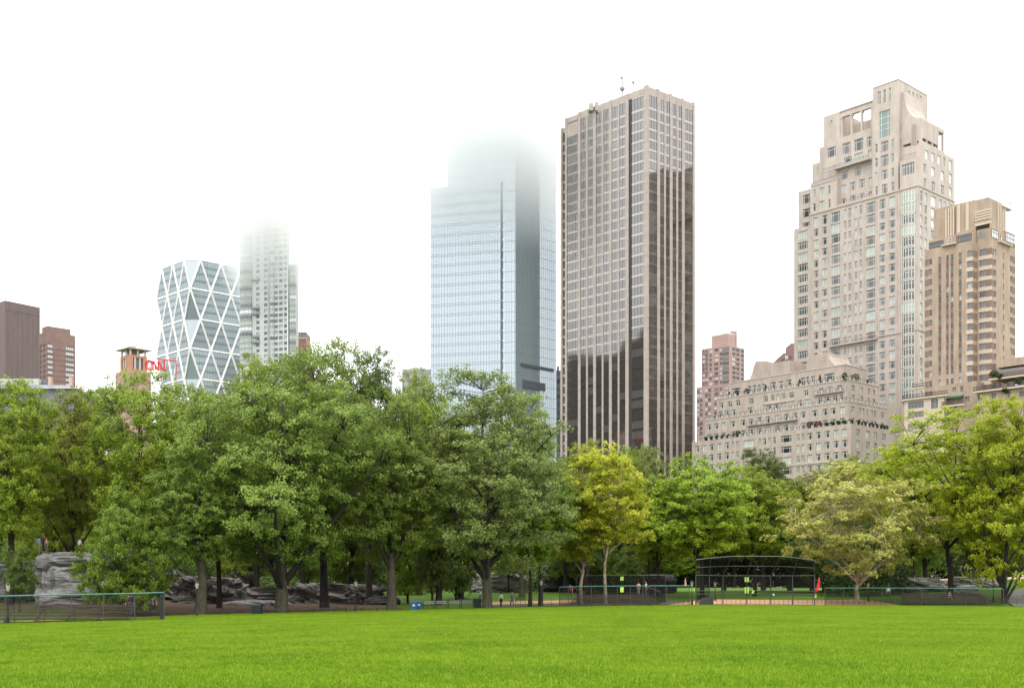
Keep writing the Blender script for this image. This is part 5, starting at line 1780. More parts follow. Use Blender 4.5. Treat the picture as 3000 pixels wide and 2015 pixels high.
def make_tree(seed, H=28.0, R=9.0, zb=6.0, ncl=190, clr=1.35, nleaf=150, leaf=.27, nlimb=10, shell=.45, tr=.42, fork=0, squash=1.0, droop=0.0, lobes=.22, top=1.0, multi=1, trim=None, spread=1.0, pad=2.3):
    """returns (trunk mesh tubes, limb tubes, crown mesh) of a broadleaf tree at the origin"""
    r = np.random.default_rng(seed)
    zc = zb + (H - zb) * .47
    ax = np.array([R, R, (H - zb) / 2 * 1.02])
    ph = r.uniform(0, 6.28, 6)
    def rad(d):
        th = np.arctan2(d[:, 1], d[:, 0]); el = np.arcsin(np.clip(d[:, 2], -1, 1))
        k = 1 + lobes * (np.sin(3 * th + ph[0] + 2 * el) * .5 + np.sin(5 * th - 3 * el + ph[1]) * .35 + np.sin(2 * th + 5 * el + ph[2]) * .4) * np.cos(el * .8)
        k += r.normal(0, .05, len(d))
        # the lower half is drawn in a little less than an ellipsoid, the top rounded
        return k
    # big pads of foliage sit on the envelope; the clusters cover their upper sides and leave dark gaps below
    n = 4000
    d = r.normal(size=(n, 3)); d /= np.linalg.norm(d, axis=1)[:, None]
    u = shell + (.88 - shell) * r.uniform(0, 1, n) ** .5
    M = d * ax * (rad(d) * u)[:, None]
    hr = np.linalg.norm(M[:, :2], axis=1) / R
    M[:, 2] += zc - clr * .4 - droop * hr ** 2 * 3
    M = M[M[:, 2] > zb + clr * .3]
    mr = pad * (R / 9.0) ** .5
    pads = []
    for q in M:
        if not pads or np.min(np.sum((np.array(pads) - q) ** 2 * [1, 1, 2.2], axis=1)) > (mr * 1.22) ** 2:
            pads.append(q)
        if len(pads) >= 90: break
    pads = np.array(pads)
    n = ncl * 12
    k = r.integers(0, len(pads), n)
    d = r.normal(size=(n, 3)); d /= np.linalg.norm(d, axis=1)[:, None]
    d[:, 2] = np.where(d[:, 2] < -.25, -d[:, 2], d[:, 2])
    pr = mr * r.uniform(.8, 1.25, len(pads))[k]
    c = pads[k] + d * (pr * r.uniform(.35, 1.0, n) ** .5)[:, None] * np.array([1, 1, .55])
    c = c[(c[:, 2] > zb) & (c[:, 2] < H - .3)]
    sel = []
    md = clr * .86
    for p in c:
        if len(sel) >= ncl: break
        if not sel or np.min(np.sum((np.array(sel) - p) ** 2 * [1, 1, 2.0], axis=1)) > md * md:
            sel.append(p)
    C = np.array(sel)
    T, B = Tubes(), Tubes()
    # trunk
    hz = H * (.80 if fork == 0 else fork)
    tx = [Vector((math.sin(i * .9 + ph[3]) * .18 * spread * i * .4, math.cos(i * 1.1 + ph[4]) * .18 * spread * i * .4, hz * i / 8)) for i in range(9)]
    tx[0].z = -.8
    trr = [tr * (1.45 if i == 0 else 1.0 - .78 * (i / 8) ** .9) for i in range(9)]
    tx.insert(1, tx[0].lerp(tx[1], .35)); trr.insert(1, tr * 1.12)
    T.add(tx, trr, 10)
    def trunk_at(z):
        z = max(0, min(hz, z)); i = 1 + min(7.999, z / hz * 8); k = int(i); 
        k = min(k, len(tx) - 2)
        return tx[k].lerp(tx[k + 1], i - k), max(.08, trr[k] * .9)
    # limbs by clustering directions
    seeds = C[r.choice(len(C), min(nlimb * 3, len(C)), replace=False)]
    # spread seeds
    ls = [seeds[0]]
    while len(ls) < nlimb and len(ls) < len(seeds):
        dd = np.min(np.linalg.norm(seeds[:, None, :] - np.array(ls)[None], axis=2), axis=1)
        ls.append(seeds[int(np.argmax(dd))])
    ls = np.array(ls)
    own = np.argmin(np.linalg.norm(C[:, None, :] - ls[None], axis=2), axis=1)
    for k in range(len(ls)):
        mem = C[own == k]
        if len(mem) == 0: continue
        cen = Vector(mem.mean(axis=0).tolist())
        hd = math.hypot(cen.x, cen.y)
        z0 = min(max(zb * .75, cen.z - hd * .9 - 1.5), hz * .97)
        p0, rr = trunk_at(z0)
        end = p0.lerp(cen, 1.05)
        mid = p0.lerp(end, .5) + Vector((r.normal(0, .5), r.normal(0, .5), -abs(hd) * .06 + .4))
        lim = bez(p0, mid, end, 8)
        r0 = min(rr * .75, .05 + .022 * (end - p0).length + .008 * math.sqrt(len(mem)) )
        rl = [r0 * (1 - .75 * i / 8) for i in range(9)]
        B.add(lim, rl, 6)
        for m in mem:
            m = Vector(m.tolist())
            best = min(range(1, 9), key=lambda i: (lim[i] - m).length + abs(lim[i].z - m.z + .8) * .35)
            q = lim[best]
            mm = q.lerp(m, .5) + Vector((r.normal(0, .25), r.normal(0, .25), .15 - .25 * droop))
            B.add(bez(q, mm, m, 3), [max(.025, rl[best] * .5), .04, .025, .012], 4)
            for _ in range(2):
                e = m + Vector((r.normal(0, clr * .6), r.normal(0, clr * .6), r.normal(0, clr * .3)))
                B.add([m.lerp(q, .15), m.lerp(e, .5) + Vector((0, 0, .1)), e], [.02, .014, .006], 3)
    # leaves
    n = len(C)
    cs = r.uniform(.7, 1.25, n)
    ct = r.normal(.5, .16, n)
    sub = 5
    per = max(4, int(nleaf / sub))
    so = r.normal(size=(n, sub, 3)) * np.array([.55, .55, .30]) * clr * cs[:, None, None]
    sp = C[:, None, :] + so
    st = ct[:, None] + r.normal(0, .10, (n, sub))
    lo = r.normal(size=(n, sub, per, 3))
    lo /= np.maximum(np.linalg.norm(lo, axis=3)[..., None], 1e-6)
    lo *= (r.uniform(0, 1, (n, sub, per)) ** .45)[..., None] * np.array([.62, .62, .36 * squash]) * clr * .9
    lp = (sp[:, :, None, :] + lo).reshape(-1, 3)
    lt = (st[:, :, None] + r.normal(0, .15, (n, sub, per))).reshape(-1)
    # hanging edges
    N = len(lp)
    cen = np.array([0, 0, zc])
    outw = lp - cen; outw /= np.maximum(np.linalg.norm(outw, axis=1)[:, None], 1e-6)
    nr = np.array([0, 0, .75]) + outw * .45 + r.normal(0, .5, (N, 3)) + .35 * lo.reshape(-1, 3) / clr
    nr /= np.linalg.norm(nr, axis=1)[:, None]
    rv = r.normal(size=(N, 3))
    a = np.cross(nr, rv); a /= np.maximum(np.linalg.norm(a, axis=1)[:, None], 1e-6)
    b = np.cross(nr, a)
    sz = leaf * r.uniform(.6, 1.3, N)
    L_, W_ = (sz * .62)[:, None], (sz * .36)[:, None]
    v = np.stack([lp - a * L_, lp - b * W_ - a * L_ * .1, lp + a * L_, lp + b * W_ - a * L_ * .1], axis=1)
    keep = np.ones(N, bool)
    if trim is not None: keep = trim(lp)
    v = v[keep]; lt = lt[keep]
    crown = fast_mesh('crown', v.reshape(-1, 3), 4, None, np.clip(lt, 0, 1))
    crown.materials.append(LEAF['oak'])
    return T, B, crown

TREE_LIB = {}
def lib(key, bark, **kw):
    T, B, crown = make_tree(**kw)
    co = np.empty(len(crown.vertices) * 3, np.float32); crown.vertices.foreach_get('co', co); co = co.reshape(-1, 3)
    top, foot = np.percentile(co[:, 2], 99.97), np.percentile(co[:, 2], .5)
    rad = np.percentile(np.hypot(co[:, 0], co[:, 1]), 97)
    TREE_LIB[key] = (T.mesh('trunk', bark), B.mesh('limbs', BARK3 if bark is not BARK4 else bark), crown, float(top), float(rad), float(foot), kw.get('tr', .42))
lib('a', BARK3, seed=1, H=28, R=9, zb=5.5, ncl=400, nleaf=165, nlimb=11)
lib('b', BARK3, seed=2, H=28, R=9, zb=6.5, ncl=380, nleaf=165, nlimb=10, lobes=.3)
lib('c', BARK2, seed=3, H=28, R=10, zb=5.0, ncl=430, nleaf=165, nlimb=12, lobes=.26, pad=2.6)
lib('d', BARK3, seed=4, H=26, R=8, zb=3.0, ncl=380, nleaf=165, nlimb=12, lobes=.3, droop=.5)
lib('oak', BARK2, seed=15, H=30, R=12.5, zb=5.6, ncl=720, clr=1.25, nleaf=160, leaf=.24, nlimb=17, shell=.4, lobes=.2, tr=.66, pad=2.5)
lib('oak2', BARK2, seed=26, H=28, R=9.5, zb=5.4, ncl=520, clr=1.2, nleaf=165, leaf=.23, nlimb=14, lobes=.24, tr=.54, pad=2.3)
lib('airy', BARK3, seed=37, H=26, R=9.5, zb=5.0, ncl=380, clr=1.0, nleaf=115, leaf=.24, nlimb=12, shell=.3, lobes=.3, fork=.5, tr=.42, pad=2.0)
lib('airy2', BARK3, seed=38, H=26, R=9, zb=4.0, ncl=400, clr=1.0, nleaf=125, leaf=.25, nlimb=12, shell=.3, lobes=.3, fork=.6, tr=.36, pad=2.0)
lib('syc', BARK4, seed=49, H=17, R=9, zb=3.6, ncl=360, clr=.8, nleaf=95, leaf=.25, nlimb=12, shell=.35, lobes=.3, fork=.35, tr=.34, droop=.35, pad=1.5)
lib('gold', BARK4, seed=50, H=18, R=5.5, zb=4.5, ncl=260, clr=.9, nleaf=130, leaf=.25, nlimb=8, lobes=.35, fork=.5, tr=.28, pad=1.6)
lib('round', BARK3, seed=61, H=20, R=8, zb=3.6, ncl=360, clr=1.15, nleaf=160, leaf=.25, nlimb=10, lobes=.22, tr=.32)
lib('droopy', BARK3, seed=72, H=16, R=8, zb=.8, ncl=380, clr=1.05, nleaf=160, leaf=.22, nlimb=12, lobes=.3, droop=.7, tr=.25, pad=2.0)
lib('under', BARK3, seed=83, H=12, R=6, zb=1.0, ncl=160, clr=1.2, nleaf=120, leaf=.28, nlimb=7, lobes=.35, tr=.16)

def tree(key, px, Y, top_py, halfw, bottom_py, leafm, label, group=None, rz=None, trunk_w=1.0, dz=0, name='tree'):
    """px: trunk column, Y: distance, the crown spans top_py..bottom_py rows and halfw pixels either side"""
    tm, lm, cm, H, R, zb, tr = TREE_LIB[key]
    x = (px - 1500) * Y / F
    g = ground(x, Y) + dz
    ztop = CZ + (HZ - top_py) * Y / F - g
    zbot = max(.5, CZ + (HZ - bottom_py) * Y / F - g)
    sz = ztop / H
    sx = halfw * Y / F / R
    o = bpy.data.objects.new(name, None); COL.objects.link(o)
    o.location = (x, Y, g)
    o.rotation_euler = (0, 0, rz if rz is not None else rnd.uniform(0, 6.28))
    tag(o, label, 'tree', group)
    # the crown is stretched so that its foot meets bottom_py; the trunk below takes up the rest
    k = (ztop - zbot) / (H - zb)
    for nm, me in (('trunk', tm), ('limbs', lm), ('crown', cm)):
        c = bpy.data.objects.new(nm, me); COL.objects.link(c); c.parent = o
        if nm == 'crown':
            c.material_slots[0].link = 'OBJECT'; c.material_slots[0].material = LEAF[leafm]
        s_xy = sx
        if nm == 'trunk':
            s_xy = trunk_w; c.scale = (s_xy, s_xy, ztop / H)
        else:
            c.scale = (sx, sx, k)
            c.location = (0, 0, zbot - zb * k)
            if nm == 'limbs': pass
    return o
Vx = 3000 / 2334.0
def tv(key, vx, Y, vtop, vhw, vbot, leafm, label, **kw):
    return tree(key, vx * Vx, Y, vtop * Vx, vhw * Vx, vbot * Vx, leafm, label, **kw)
FRONT, MIDG, BACK, UND = 'tall trees along the lawn', 'second row of park trees', 'trees farther back in the park', 'low understorey trees'
# front rows, left to right (columns and rows of a 2334 pixel wide picture)
tv('a', 22, 122, 845, 110, 1215, 'green', 'tall green tree at the far left edge, its dark trunk in front of the boulder', group=FRONT, rz=.4)
tv('b', 165, 132, 885, 105, 1230, 'olive', 'olive tree with a leaning dark trunk above the right half of the boulder', group=FRONT)
tv('c', 318, 126, 840, 135, 1215, 'green', 'broad yellowish green tree under the red rooftop sign', group=FRONT, rz=1.1)
tv('d', 500, 134, 862, 110, 1230, 'green', 'tree with a slim dark trunk just right of the first thick trunk', group=FRONT, trunk_w=.75, rz=2.0)
tv('droopy', 290, 116, 1110, 112, 1392, 'droop', 'drooping feathery tree hiding the boulder behind the left backstop fence', group=FRONT, rz=.3)
tv('c', 457, 119, 1000, 115, 1275, 'oak',  'tree on a thick greenish trunk next to the left lamp post', group=FRONT, rz=3.0, trunk_w=1.45)
tv('oak', 641, 122, 800, 245, 1280, 'oak', 'largest tree of the park, a wide grey green oak left of the centre', group=FRONT, rz=.9)
tv('a', 740, 136, 772, 140, 1230, 'oak', 'tall tree with a straight black trunk right behind the largest oak', group=FRONT, rz=4.1, trunk_w=1.25)
tv('oak2', 893, 128, 895, 125, 1270, 'oak', 'tree with a forked pale trunk left of the blue bins', group=FRONT, rz=2.2)
tv('b', 842, 150, 795, 90, 1150, 'dark', 'dark thin topped tree poking up behind the largest oak', group=MIDG)
tv('oak2', 1111, 131, 842, 185, 1290, 'grey', 'large grey green oak with a thick trunk beside the two walking people', group=FRONT, rz=.2)
tv('a', 1000, 150, 905, 105, 1250, 'green', 'bright green tree filling the gap left of the grey green oak', group=MIDG)
tv('b', 1232, 146, 1040, 90, 1260, 'oak', 'tree of the close group of trunks right of the grey green oak', group=FRONT, trunk_w=.7)
tv('d', 1208, 143, 1120, 70, 1280, 'green', 'leftmost of the three slim trunks standing close together', group=FRONT, trunk_w=.6)
tv('gold', 1380, 150, 1012, 105, 1235, 'gold', 'golden yellow tree in front of the bronze tower', group=FRONT, rz=2.5)
tv('gold', 1325, 152, 1085, 75, 1275, 'yellowgreen', 'small yellow green tree on the left flank of the golden tree', group=FRONT)
tv('round', 1340, 175, 1000, 80, 1180, 'yellowgreen', 'yellow green treetop behind the golden tree', group=MIDG)
tv('round', 1440, 190, 1015, 60, 1150, 'fresh', 'pale green treetop below the bronze tower', group=MIDG)
tv('under', 1480, 176, 1010, 45, 1150, 'grey', 'small bluish green treetop right below the bronze tower', group=MIDG)
tv('round', 1600, 165, 1035, 135, 1265, 'fresh', 'round fresh green tree between the golden tree and the backstop', group=FRONT, rz=1.0)
tv('round', 1500, 172, 1085, 95, 1275, 'fresh', 'fresh green tree reaching low right of the golden tree', group=FRONT)
tv('round', 1720, 176, 1060, 100, 1270, 'fresh', 'fresh green tree behind the right half of the backstop', group=FRONT, rz=2.4)
tv('b', 1740, 200, 1020, 65, 1200, 'dark', 'dark green treetop below the terraced apartment block', group=MIDG)
tv('round', 1850, 190, 1070, 80, 1230, 'olive', 'olive treetop left of the pale sycamore', group=MIDG)
tv('syc', 1955, 151, 1052, 195, 1305, 'sycamore', 'pale yellowish sycamore with mottled trunk right of the red flag', group=FRONT, rz=.6)
tv('airy', 2165, 158, 920, 195, 1230, 'lime', 'airy lime green tree with dark spreading branches at the right', group=FRONT, rz=1.9)
tv('airy2', 2290, 150, 895, 140, 1320, 'lime', 'lime green tree with low leafy branches near the right edge', group=FRONT, rz=.5)
tv('airy', 2400, 165, 900, 130, 1200, 'lime', 'lime tree cut by the right edge of the picture', group=FRONT)
tv('round', 2080, 178, 1000, 110, 1230, 'yellowgreen', 'yellow green tree between the sycamore and the lime trees', group=MIDG)
tv('olive' if False else 'round', 1930, 200, 1035, 90, 1200, 'olive', 'brownish olive treetop behind the sycamore', group=MIDG)
for k, px, Y, vt, lm, lab in [('c', -190, 124, 870, 'green', 'green tree just beyond the left edge of the picture'), ('a', -430, 130, 890, 'oak', 'tree farther beyond the left edge of the picture'),
                          ('d', -620, 126, 900, 'green', 'outermost tree beyond the left edge of the picture'), ('airy2', 3260, 152, 905, 'lime', 'lime tree just beyond the right edge of the picture'), ('round', 3480, 160, 950, 'fresh', 'fresh green tree farther beyond the right edge')]:
    tree(k, px, Y, vt * Vx, 115 * Vx, 1270 * Vx, lm, lab, group=FRONT)
# second row
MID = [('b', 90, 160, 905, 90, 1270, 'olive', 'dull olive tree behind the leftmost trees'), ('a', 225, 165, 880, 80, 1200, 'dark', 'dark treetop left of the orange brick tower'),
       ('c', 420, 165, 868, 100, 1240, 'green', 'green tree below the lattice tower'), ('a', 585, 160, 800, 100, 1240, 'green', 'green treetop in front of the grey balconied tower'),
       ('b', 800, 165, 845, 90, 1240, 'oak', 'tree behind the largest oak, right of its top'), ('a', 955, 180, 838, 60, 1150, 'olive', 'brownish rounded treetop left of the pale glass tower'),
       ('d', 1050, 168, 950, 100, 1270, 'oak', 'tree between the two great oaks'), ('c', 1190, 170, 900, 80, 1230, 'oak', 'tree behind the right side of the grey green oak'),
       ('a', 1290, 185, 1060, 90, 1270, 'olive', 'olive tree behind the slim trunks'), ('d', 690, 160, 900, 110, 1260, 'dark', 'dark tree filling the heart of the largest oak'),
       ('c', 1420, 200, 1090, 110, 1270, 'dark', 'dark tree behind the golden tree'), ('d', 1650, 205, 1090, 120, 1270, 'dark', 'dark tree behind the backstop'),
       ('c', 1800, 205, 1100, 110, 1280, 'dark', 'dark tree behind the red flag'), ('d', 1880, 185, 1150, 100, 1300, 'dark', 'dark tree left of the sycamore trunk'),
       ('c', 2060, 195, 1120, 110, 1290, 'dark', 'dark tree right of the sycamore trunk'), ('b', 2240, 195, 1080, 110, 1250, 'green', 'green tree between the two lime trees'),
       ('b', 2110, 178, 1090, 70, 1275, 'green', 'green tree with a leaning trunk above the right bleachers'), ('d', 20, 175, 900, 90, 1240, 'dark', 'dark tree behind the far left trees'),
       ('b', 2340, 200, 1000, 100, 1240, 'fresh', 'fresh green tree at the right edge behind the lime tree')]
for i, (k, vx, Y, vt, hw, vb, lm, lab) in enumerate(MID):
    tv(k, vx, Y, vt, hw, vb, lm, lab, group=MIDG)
# far rows close the view below the crowns
rb = random.Random(3)
MARKS = [(-200, 'at the far left edge'), (30, 'behind the far left trunk'), (100, 'behind the big flat boulder'), (190, 'behind the drooping feathery tree'), (290, 'right of the drooping feathery tree'), (380, 'left of the first thick trunk'), (460, 'behind the first thick trunk'), (510, 'right of the slim dark trunk'), (580, 'left of the largest oak trunk'),
         (645, 'behind the largest oak trunk'), (700, 'between the largest oak and the black trunk'), (770, 'right of the straight black trunk'), (830, 'left of the forked pale trunk'), (895, 'behind the forked pale trunk'), (945, 'above the blue bins'), (1000, 'above the pale benches'), (1060, 'left of the thick grey oak trunk'),
         (1115, 'behind the thick grey oak trunk'), (1150, 'above the two walking people'), (1200, 'behind the three slim trunks'), (1270, 'right of the three slim trunks'), (1345, 'behind the mottled golden trunk'), (1400, 'above the brown bleachers'), (1480, 'above the dark screened fence'), (1550, 'left of the backstop'),
         (1620, 'behind the left half of the backstop'), (1700, 'behind the backstop signs'), (1780, 'behind the right half of the backstop'), (1850, 'above the red flag'), (1910, 'left of the sycamore trunk'), (1970, 'behind the sycamore trunk'), (2030, 'right of the sycamore trunk'), (2100, 'above the right bleachers'), (2180, 'behind the airy lime tree'), (2260, 'left of the right edge lime trunk'), (2330, 'at the right edge'), (2420, 'just outside the right edge')]
def mark(vx): return min(MARKS, key=lambda m: abs(m[0] - vx))[1]
_seen = {}
def _uniq(l):
    _seen[l] = _seen.get(l, 0) + 1
    return l if _seen[l] == 1 else l + ', the one farther right'
def far_label(vx): return _uniq( 'dark tree of the far rows ' + mark(vx))
def under_label(vx): return _uniq('low bushy shaded tree ' + mark(vx))
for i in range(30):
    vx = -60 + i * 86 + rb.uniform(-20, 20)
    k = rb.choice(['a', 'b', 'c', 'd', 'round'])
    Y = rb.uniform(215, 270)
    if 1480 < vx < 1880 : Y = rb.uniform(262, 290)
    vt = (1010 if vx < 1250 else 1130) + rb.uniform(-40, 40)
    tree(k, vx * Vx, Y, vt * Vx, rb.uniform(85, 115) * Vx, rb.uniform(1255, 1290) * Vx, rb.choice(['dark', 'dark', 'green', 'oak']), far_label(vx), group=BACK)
# understorey
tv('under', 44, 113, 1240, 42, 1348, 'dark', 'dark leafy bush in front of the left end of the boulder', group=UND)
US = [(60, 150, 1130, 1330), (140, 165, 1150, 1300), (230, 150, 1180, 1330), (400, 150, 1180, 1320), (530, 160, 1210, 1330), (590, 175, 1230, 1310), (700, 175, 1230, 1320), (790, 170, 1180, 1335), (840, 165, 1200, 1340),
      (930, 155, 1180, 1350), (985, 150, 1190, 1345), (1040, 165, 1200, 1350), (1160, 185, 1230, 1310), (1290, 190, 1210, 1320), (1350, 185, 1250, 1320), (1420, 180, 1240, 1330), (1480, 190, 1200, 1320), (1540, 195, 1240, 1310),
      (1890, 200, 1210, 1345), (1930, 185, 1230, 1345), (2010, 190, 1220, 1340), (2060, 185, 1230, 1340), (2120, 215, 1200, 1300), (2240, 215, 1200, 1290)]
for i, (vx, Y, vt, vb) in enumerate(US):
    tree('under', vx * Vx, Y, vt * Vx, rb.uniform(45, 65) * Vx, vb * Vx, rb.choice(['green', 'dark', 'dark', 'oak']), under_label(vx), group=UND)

# shrubs and little trees on the terraces
def terrace_plants():
    r = np.random.default_rng(9)
    def plant(p, h, rad, kind, lab):
        n = 260
        u = r.uniform(0, 1, n); th = r.uniform(0, 6.28, n)
        if kind == 'cone': rr = rad * (1 - u) * np.sqrt(r.uniform(.3, 1, n)); z = u * h
        else:
            z = h * (.15 + .85 * u); rr = rad * np.sqrt(np.clip(1 - ((u - .5) / .55) ** 2, 0, 1)) * np.sqrt(r.uniform(.3, 1, n))
        c = np.column_stack((rr * np.cos(th), rr * np.sin(th), z))
        a = r.normal(0, .14, (n, 4, 3)); v = (c[:, None, :] + a).reshape(-1, 3)
        me = fast_mesh('foliage', v, 4, LEAF['red' if kind == 'red' else 'shrub'], r.uniform(0, 1, n))
        o = bpy.data.objects.new('terrace_plant', None); COL.objects.link(o); o.location = p
        tag(o, lab, 'plant', 'plants on the apartment terraces')
        c_ = bpy.data.objects.new('foliage', me); COL.objects.link(c_); c_.parent = o
        mb = MB(); mb.bar((0, 0, 0), (0, 0, .35), .3, RAIL, 8); mb.v = [(a_[0] + p[0], a_[1] + p[1], a_[2] + p[2]) for a_ in mb.v]; mb.build('planter', o)
    ORD = ['first', 'second', 'third', 'fourth', 'fifth', 'sixth', 'seventh', 'eighth', 'ninth', 'tenth', 'eleventh', 'twelfth', 'thirteenth', 'fourteenth', 'fifteenth', 'sixteenth', 'seventeenth', 'eighteenth', 'nineteenth', 'twentieth', 'last']
    rows = {}
    for q in TERR: rows.setdefault(('art deco wing' if q[0].y < 355 and q[0].x > 130 else ('lowest ledge' if q[0].z < 60 else 'upper terrace'), q[3]), []).append(q)
    KN = {'cone': 'slim conical evergreen', 'ball': 'round dark shrub', 'red': 'reddish shrub'}
    for (wh, kd), qs_ in rows.items():
        qs_.sort(key=lambda q: q[0].x / q[0].y)
        for i, (p, h, rad, kind) in enumerate(qs_):
            plant(p, h, rad, kind, '%s, %s from the left on the %s' % (KN[kd], ORD[min(i, 20)], wh + (' of the stepped limestone block' if wh != 'art deco wing' else ' balconies')))
terrace_plants()
# ================================================================== OBJECTS ALONG THE LAWN
def pt(px, py, Y): return Vector(((px - 1500) * Y / F, Y, CZ + (HZ - py) * Y / F))
def gx(px, Y): return (px - 1500) * Y / F
def gp(px, Y, dz=0.0):
    x = gx(px, Y); return Vector((x, Y, ground(x, Y) + dz))

# ------------------------------------------------------------------ undergrowth masses behind the trees
def thicket(name, u0, u1, Y, h, dens, leafm, lab, seed, depth=10, jag=.35):
    r = np.random.default_rng(seed)
    x0, x1 = gx(u0, Y), gx(u1, Y)
    n = int((x1 - x0) * dens)
    cx = r.uniform(x0, x1, n); cy_ = Y + r.uniform(-depth / 2, depth / 2, n)
    hh = h * (1 + jag * np.sin(cx * .31 + seed) * .5 + jag * np.sin(cx * .83 + 2 * seed) * .5)
    cz = np.array([ground(a, b) for a, b in zip(cx, cy_)]) + r.uniform(0, 1, n) ** .8 * hh
    per = 26
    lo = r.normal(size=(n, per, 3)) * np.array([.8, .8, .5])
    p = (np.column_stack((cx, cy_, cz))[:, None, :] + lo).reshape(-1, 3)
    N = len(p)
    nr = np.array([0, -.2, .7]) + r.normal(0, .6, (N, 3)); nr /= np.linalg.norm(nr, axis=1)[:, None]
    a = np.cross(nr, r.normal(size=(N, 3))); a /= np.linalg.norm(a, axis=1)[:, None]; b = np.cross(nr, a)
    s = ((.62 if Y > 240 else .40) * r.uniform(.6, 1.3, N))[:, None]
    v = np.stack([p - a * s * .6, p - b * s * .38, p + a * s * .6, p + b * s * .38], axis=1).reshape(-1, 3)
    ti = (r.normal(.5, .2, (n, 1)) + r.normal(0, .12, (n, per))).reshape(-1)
    me = fast_mesh(name, v, 4, LEAF[leafm], np.clip(ti, 0, 1))
    o = bpy.data.objects.new(name, me); COL.objects.link(o)
    tag(o, lab, kind='stuff')
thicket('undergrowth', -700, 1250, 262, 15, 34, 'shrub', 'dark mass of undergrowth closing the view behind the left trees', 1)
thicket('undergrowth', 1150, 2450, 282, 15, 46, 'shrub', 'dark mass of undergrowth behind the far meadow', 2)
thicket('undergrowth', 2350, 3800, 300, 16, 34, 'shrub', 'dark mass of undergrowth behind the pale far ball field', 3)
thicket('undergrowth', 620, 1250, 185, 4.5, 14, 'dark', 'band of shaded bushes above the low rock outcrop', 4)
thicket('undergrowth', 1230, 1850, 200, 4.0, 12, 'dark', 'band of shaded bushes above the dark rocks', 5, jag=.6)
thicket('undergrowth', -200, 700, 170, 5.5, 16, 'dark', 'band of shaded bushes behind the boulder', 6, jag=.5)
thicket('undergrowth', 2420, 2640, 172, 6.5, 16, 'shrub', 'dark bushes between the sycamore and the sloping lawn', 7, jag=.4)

# ------------------------------------------------------------------ rocks
ROCK = mat('schist', (.32, .30, .30), (.085, .08, .08), rough=.9, scale=.5, detail=12, bump=1.0, bscale=1.6, stretch=(.5, 1, 2.8), mid=(.36, .64))
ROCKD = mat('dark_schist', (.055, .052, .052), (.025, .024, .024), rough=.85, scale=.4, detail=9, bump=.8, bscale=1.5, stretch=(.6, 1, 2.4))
ROCKM = mat('brown_schist', (.22, .20, .185), (.055, .05, .047), rough=.9, scale=.6, detail=12, bump=1.0, bscale=1.8, stretch=(.6, 1, 2.4), mid=(.36, .64))
def rock(px0, px1, ptop, pbot, Y, depth, seed, m, label, name='rock', tilt=0.0, ridges=1.0, flat=.45, res=5, group=None, crack=True, amp=1.0):
    g = bmesh.new(); bmesh.ops.create_icosphere(g, subdivisions=res, radius=1)
    x0, x1 = gx(px0, Y), gx(px1, Y)
    zt, zb = CZ + (HZ - ptop) * Y / F, min(CZ + (HZ - pbot) * Y / F - .6, ground((x0 + x1) / 2, Y) - .5)
    cx, hx, cz, hz = (x0 + x1) / 2, (x1 - x0) / 2, (zt + zb) / 2, (zt - zb) / 2
    o3 = Vector((seed * 7.3, seed * 3.1, 0))
    for v in g.verts:
        p = v.co
        q = Vector([math.copysign(abs(c) ** e, c) for c, e in zip(p, (flat, flat, flat))])
        k = max(abs(q.x), abs(q.y), abs(q.z)) ** 0
        w_ = Vector((q.x * hx, q.y * depth / 2, q.z * hz))
        s1 = noise.fractal(w_ * .6 + o3, .7, 2.2, 6) * .075 * amp
        st = noise.noise(Vector((w_.x * .12, w_.y * .3, w_.z * 1.3 + w_.x * .35)) + o3)      # slanted strata
        ck = abs(noise.noise(Vector((w_.x * .45 + w_.z * .5, w_.y * .4, w_.z * .25 - w_.x * .1)) + o3 * 2))
        tw = (w_.z * 1.6 + w_.x * .25 + noise.noise(w_ * .4 + o3) * 1.4); dd = s1 + (tw - math.floor(tw) - .5) * .05 * ridges + st * .08 * ridges - (max(0, .07 - ck) * 2.2 if crack else 0)
        w_ *= (1 + dd)
        w_.z = min(w_.z, hz * (.97 + .25 * s1)) + tilt * w_.x
        v.co = w_ + Vector((cx, Y + depth / 2, cz))
    me = bpy.data.meshes.new(name)
    ctr = Vector((cx, Y + depth / 2, zb))
    for v in g.verts: v.co -= ctr
    g.to_mesh(me); g.free(); me.materials.append(m)
    me.polygons.foreach_set('use_smooth', [False] * len(me.polygons))
    o = bpy.data.objects.new(name, me); COL.objects.link(o); o.location = ctr
    tag(o, label, 'rock', group)
    return o
RG = 'rock outcrops under the trees'
rock(84, 330, 1613, 1728, 122, 12, 3, ROCK, 'huge pale grey boulder with a flat top and slanting dark cracks, people standing on it', tilt=-.005, flat=.30, group=RG, res=6, amp=.8, ridges=.45)
rock(-60, 60, 1640, 1700, 130, 10, 4, ROCK, 'pale rock shoulder at the far left edge beside the tree trunk', tilt=.12, group=RG)
rock(300, 520, 1640, 1720, 146, 8, 6, ROCK, 'pale rock mostly hidden by the drooping feathery tree', group=RG)
rock(495, 680, 1686, 1760, 142, 8, 8, ROCKM, 'stepped grey rock ledge behind the left lamp post', tilt=-.05, ridges=2.6, group=RG, res=6, amp=1.6)
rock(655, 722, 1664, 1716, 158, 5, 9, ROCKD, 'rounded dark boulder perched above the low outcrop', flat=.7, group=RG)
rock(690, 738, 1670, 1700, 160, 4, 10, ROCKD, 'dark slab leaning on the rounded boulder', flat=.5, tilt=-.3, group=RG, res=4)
rock(655, 900, 1718, 1750, 152, 6, 11, ROCKM, 'left part of the long low grey outcrop', tilt=.02, ridges=2.6, group=RG, res=6, amp=1.8)
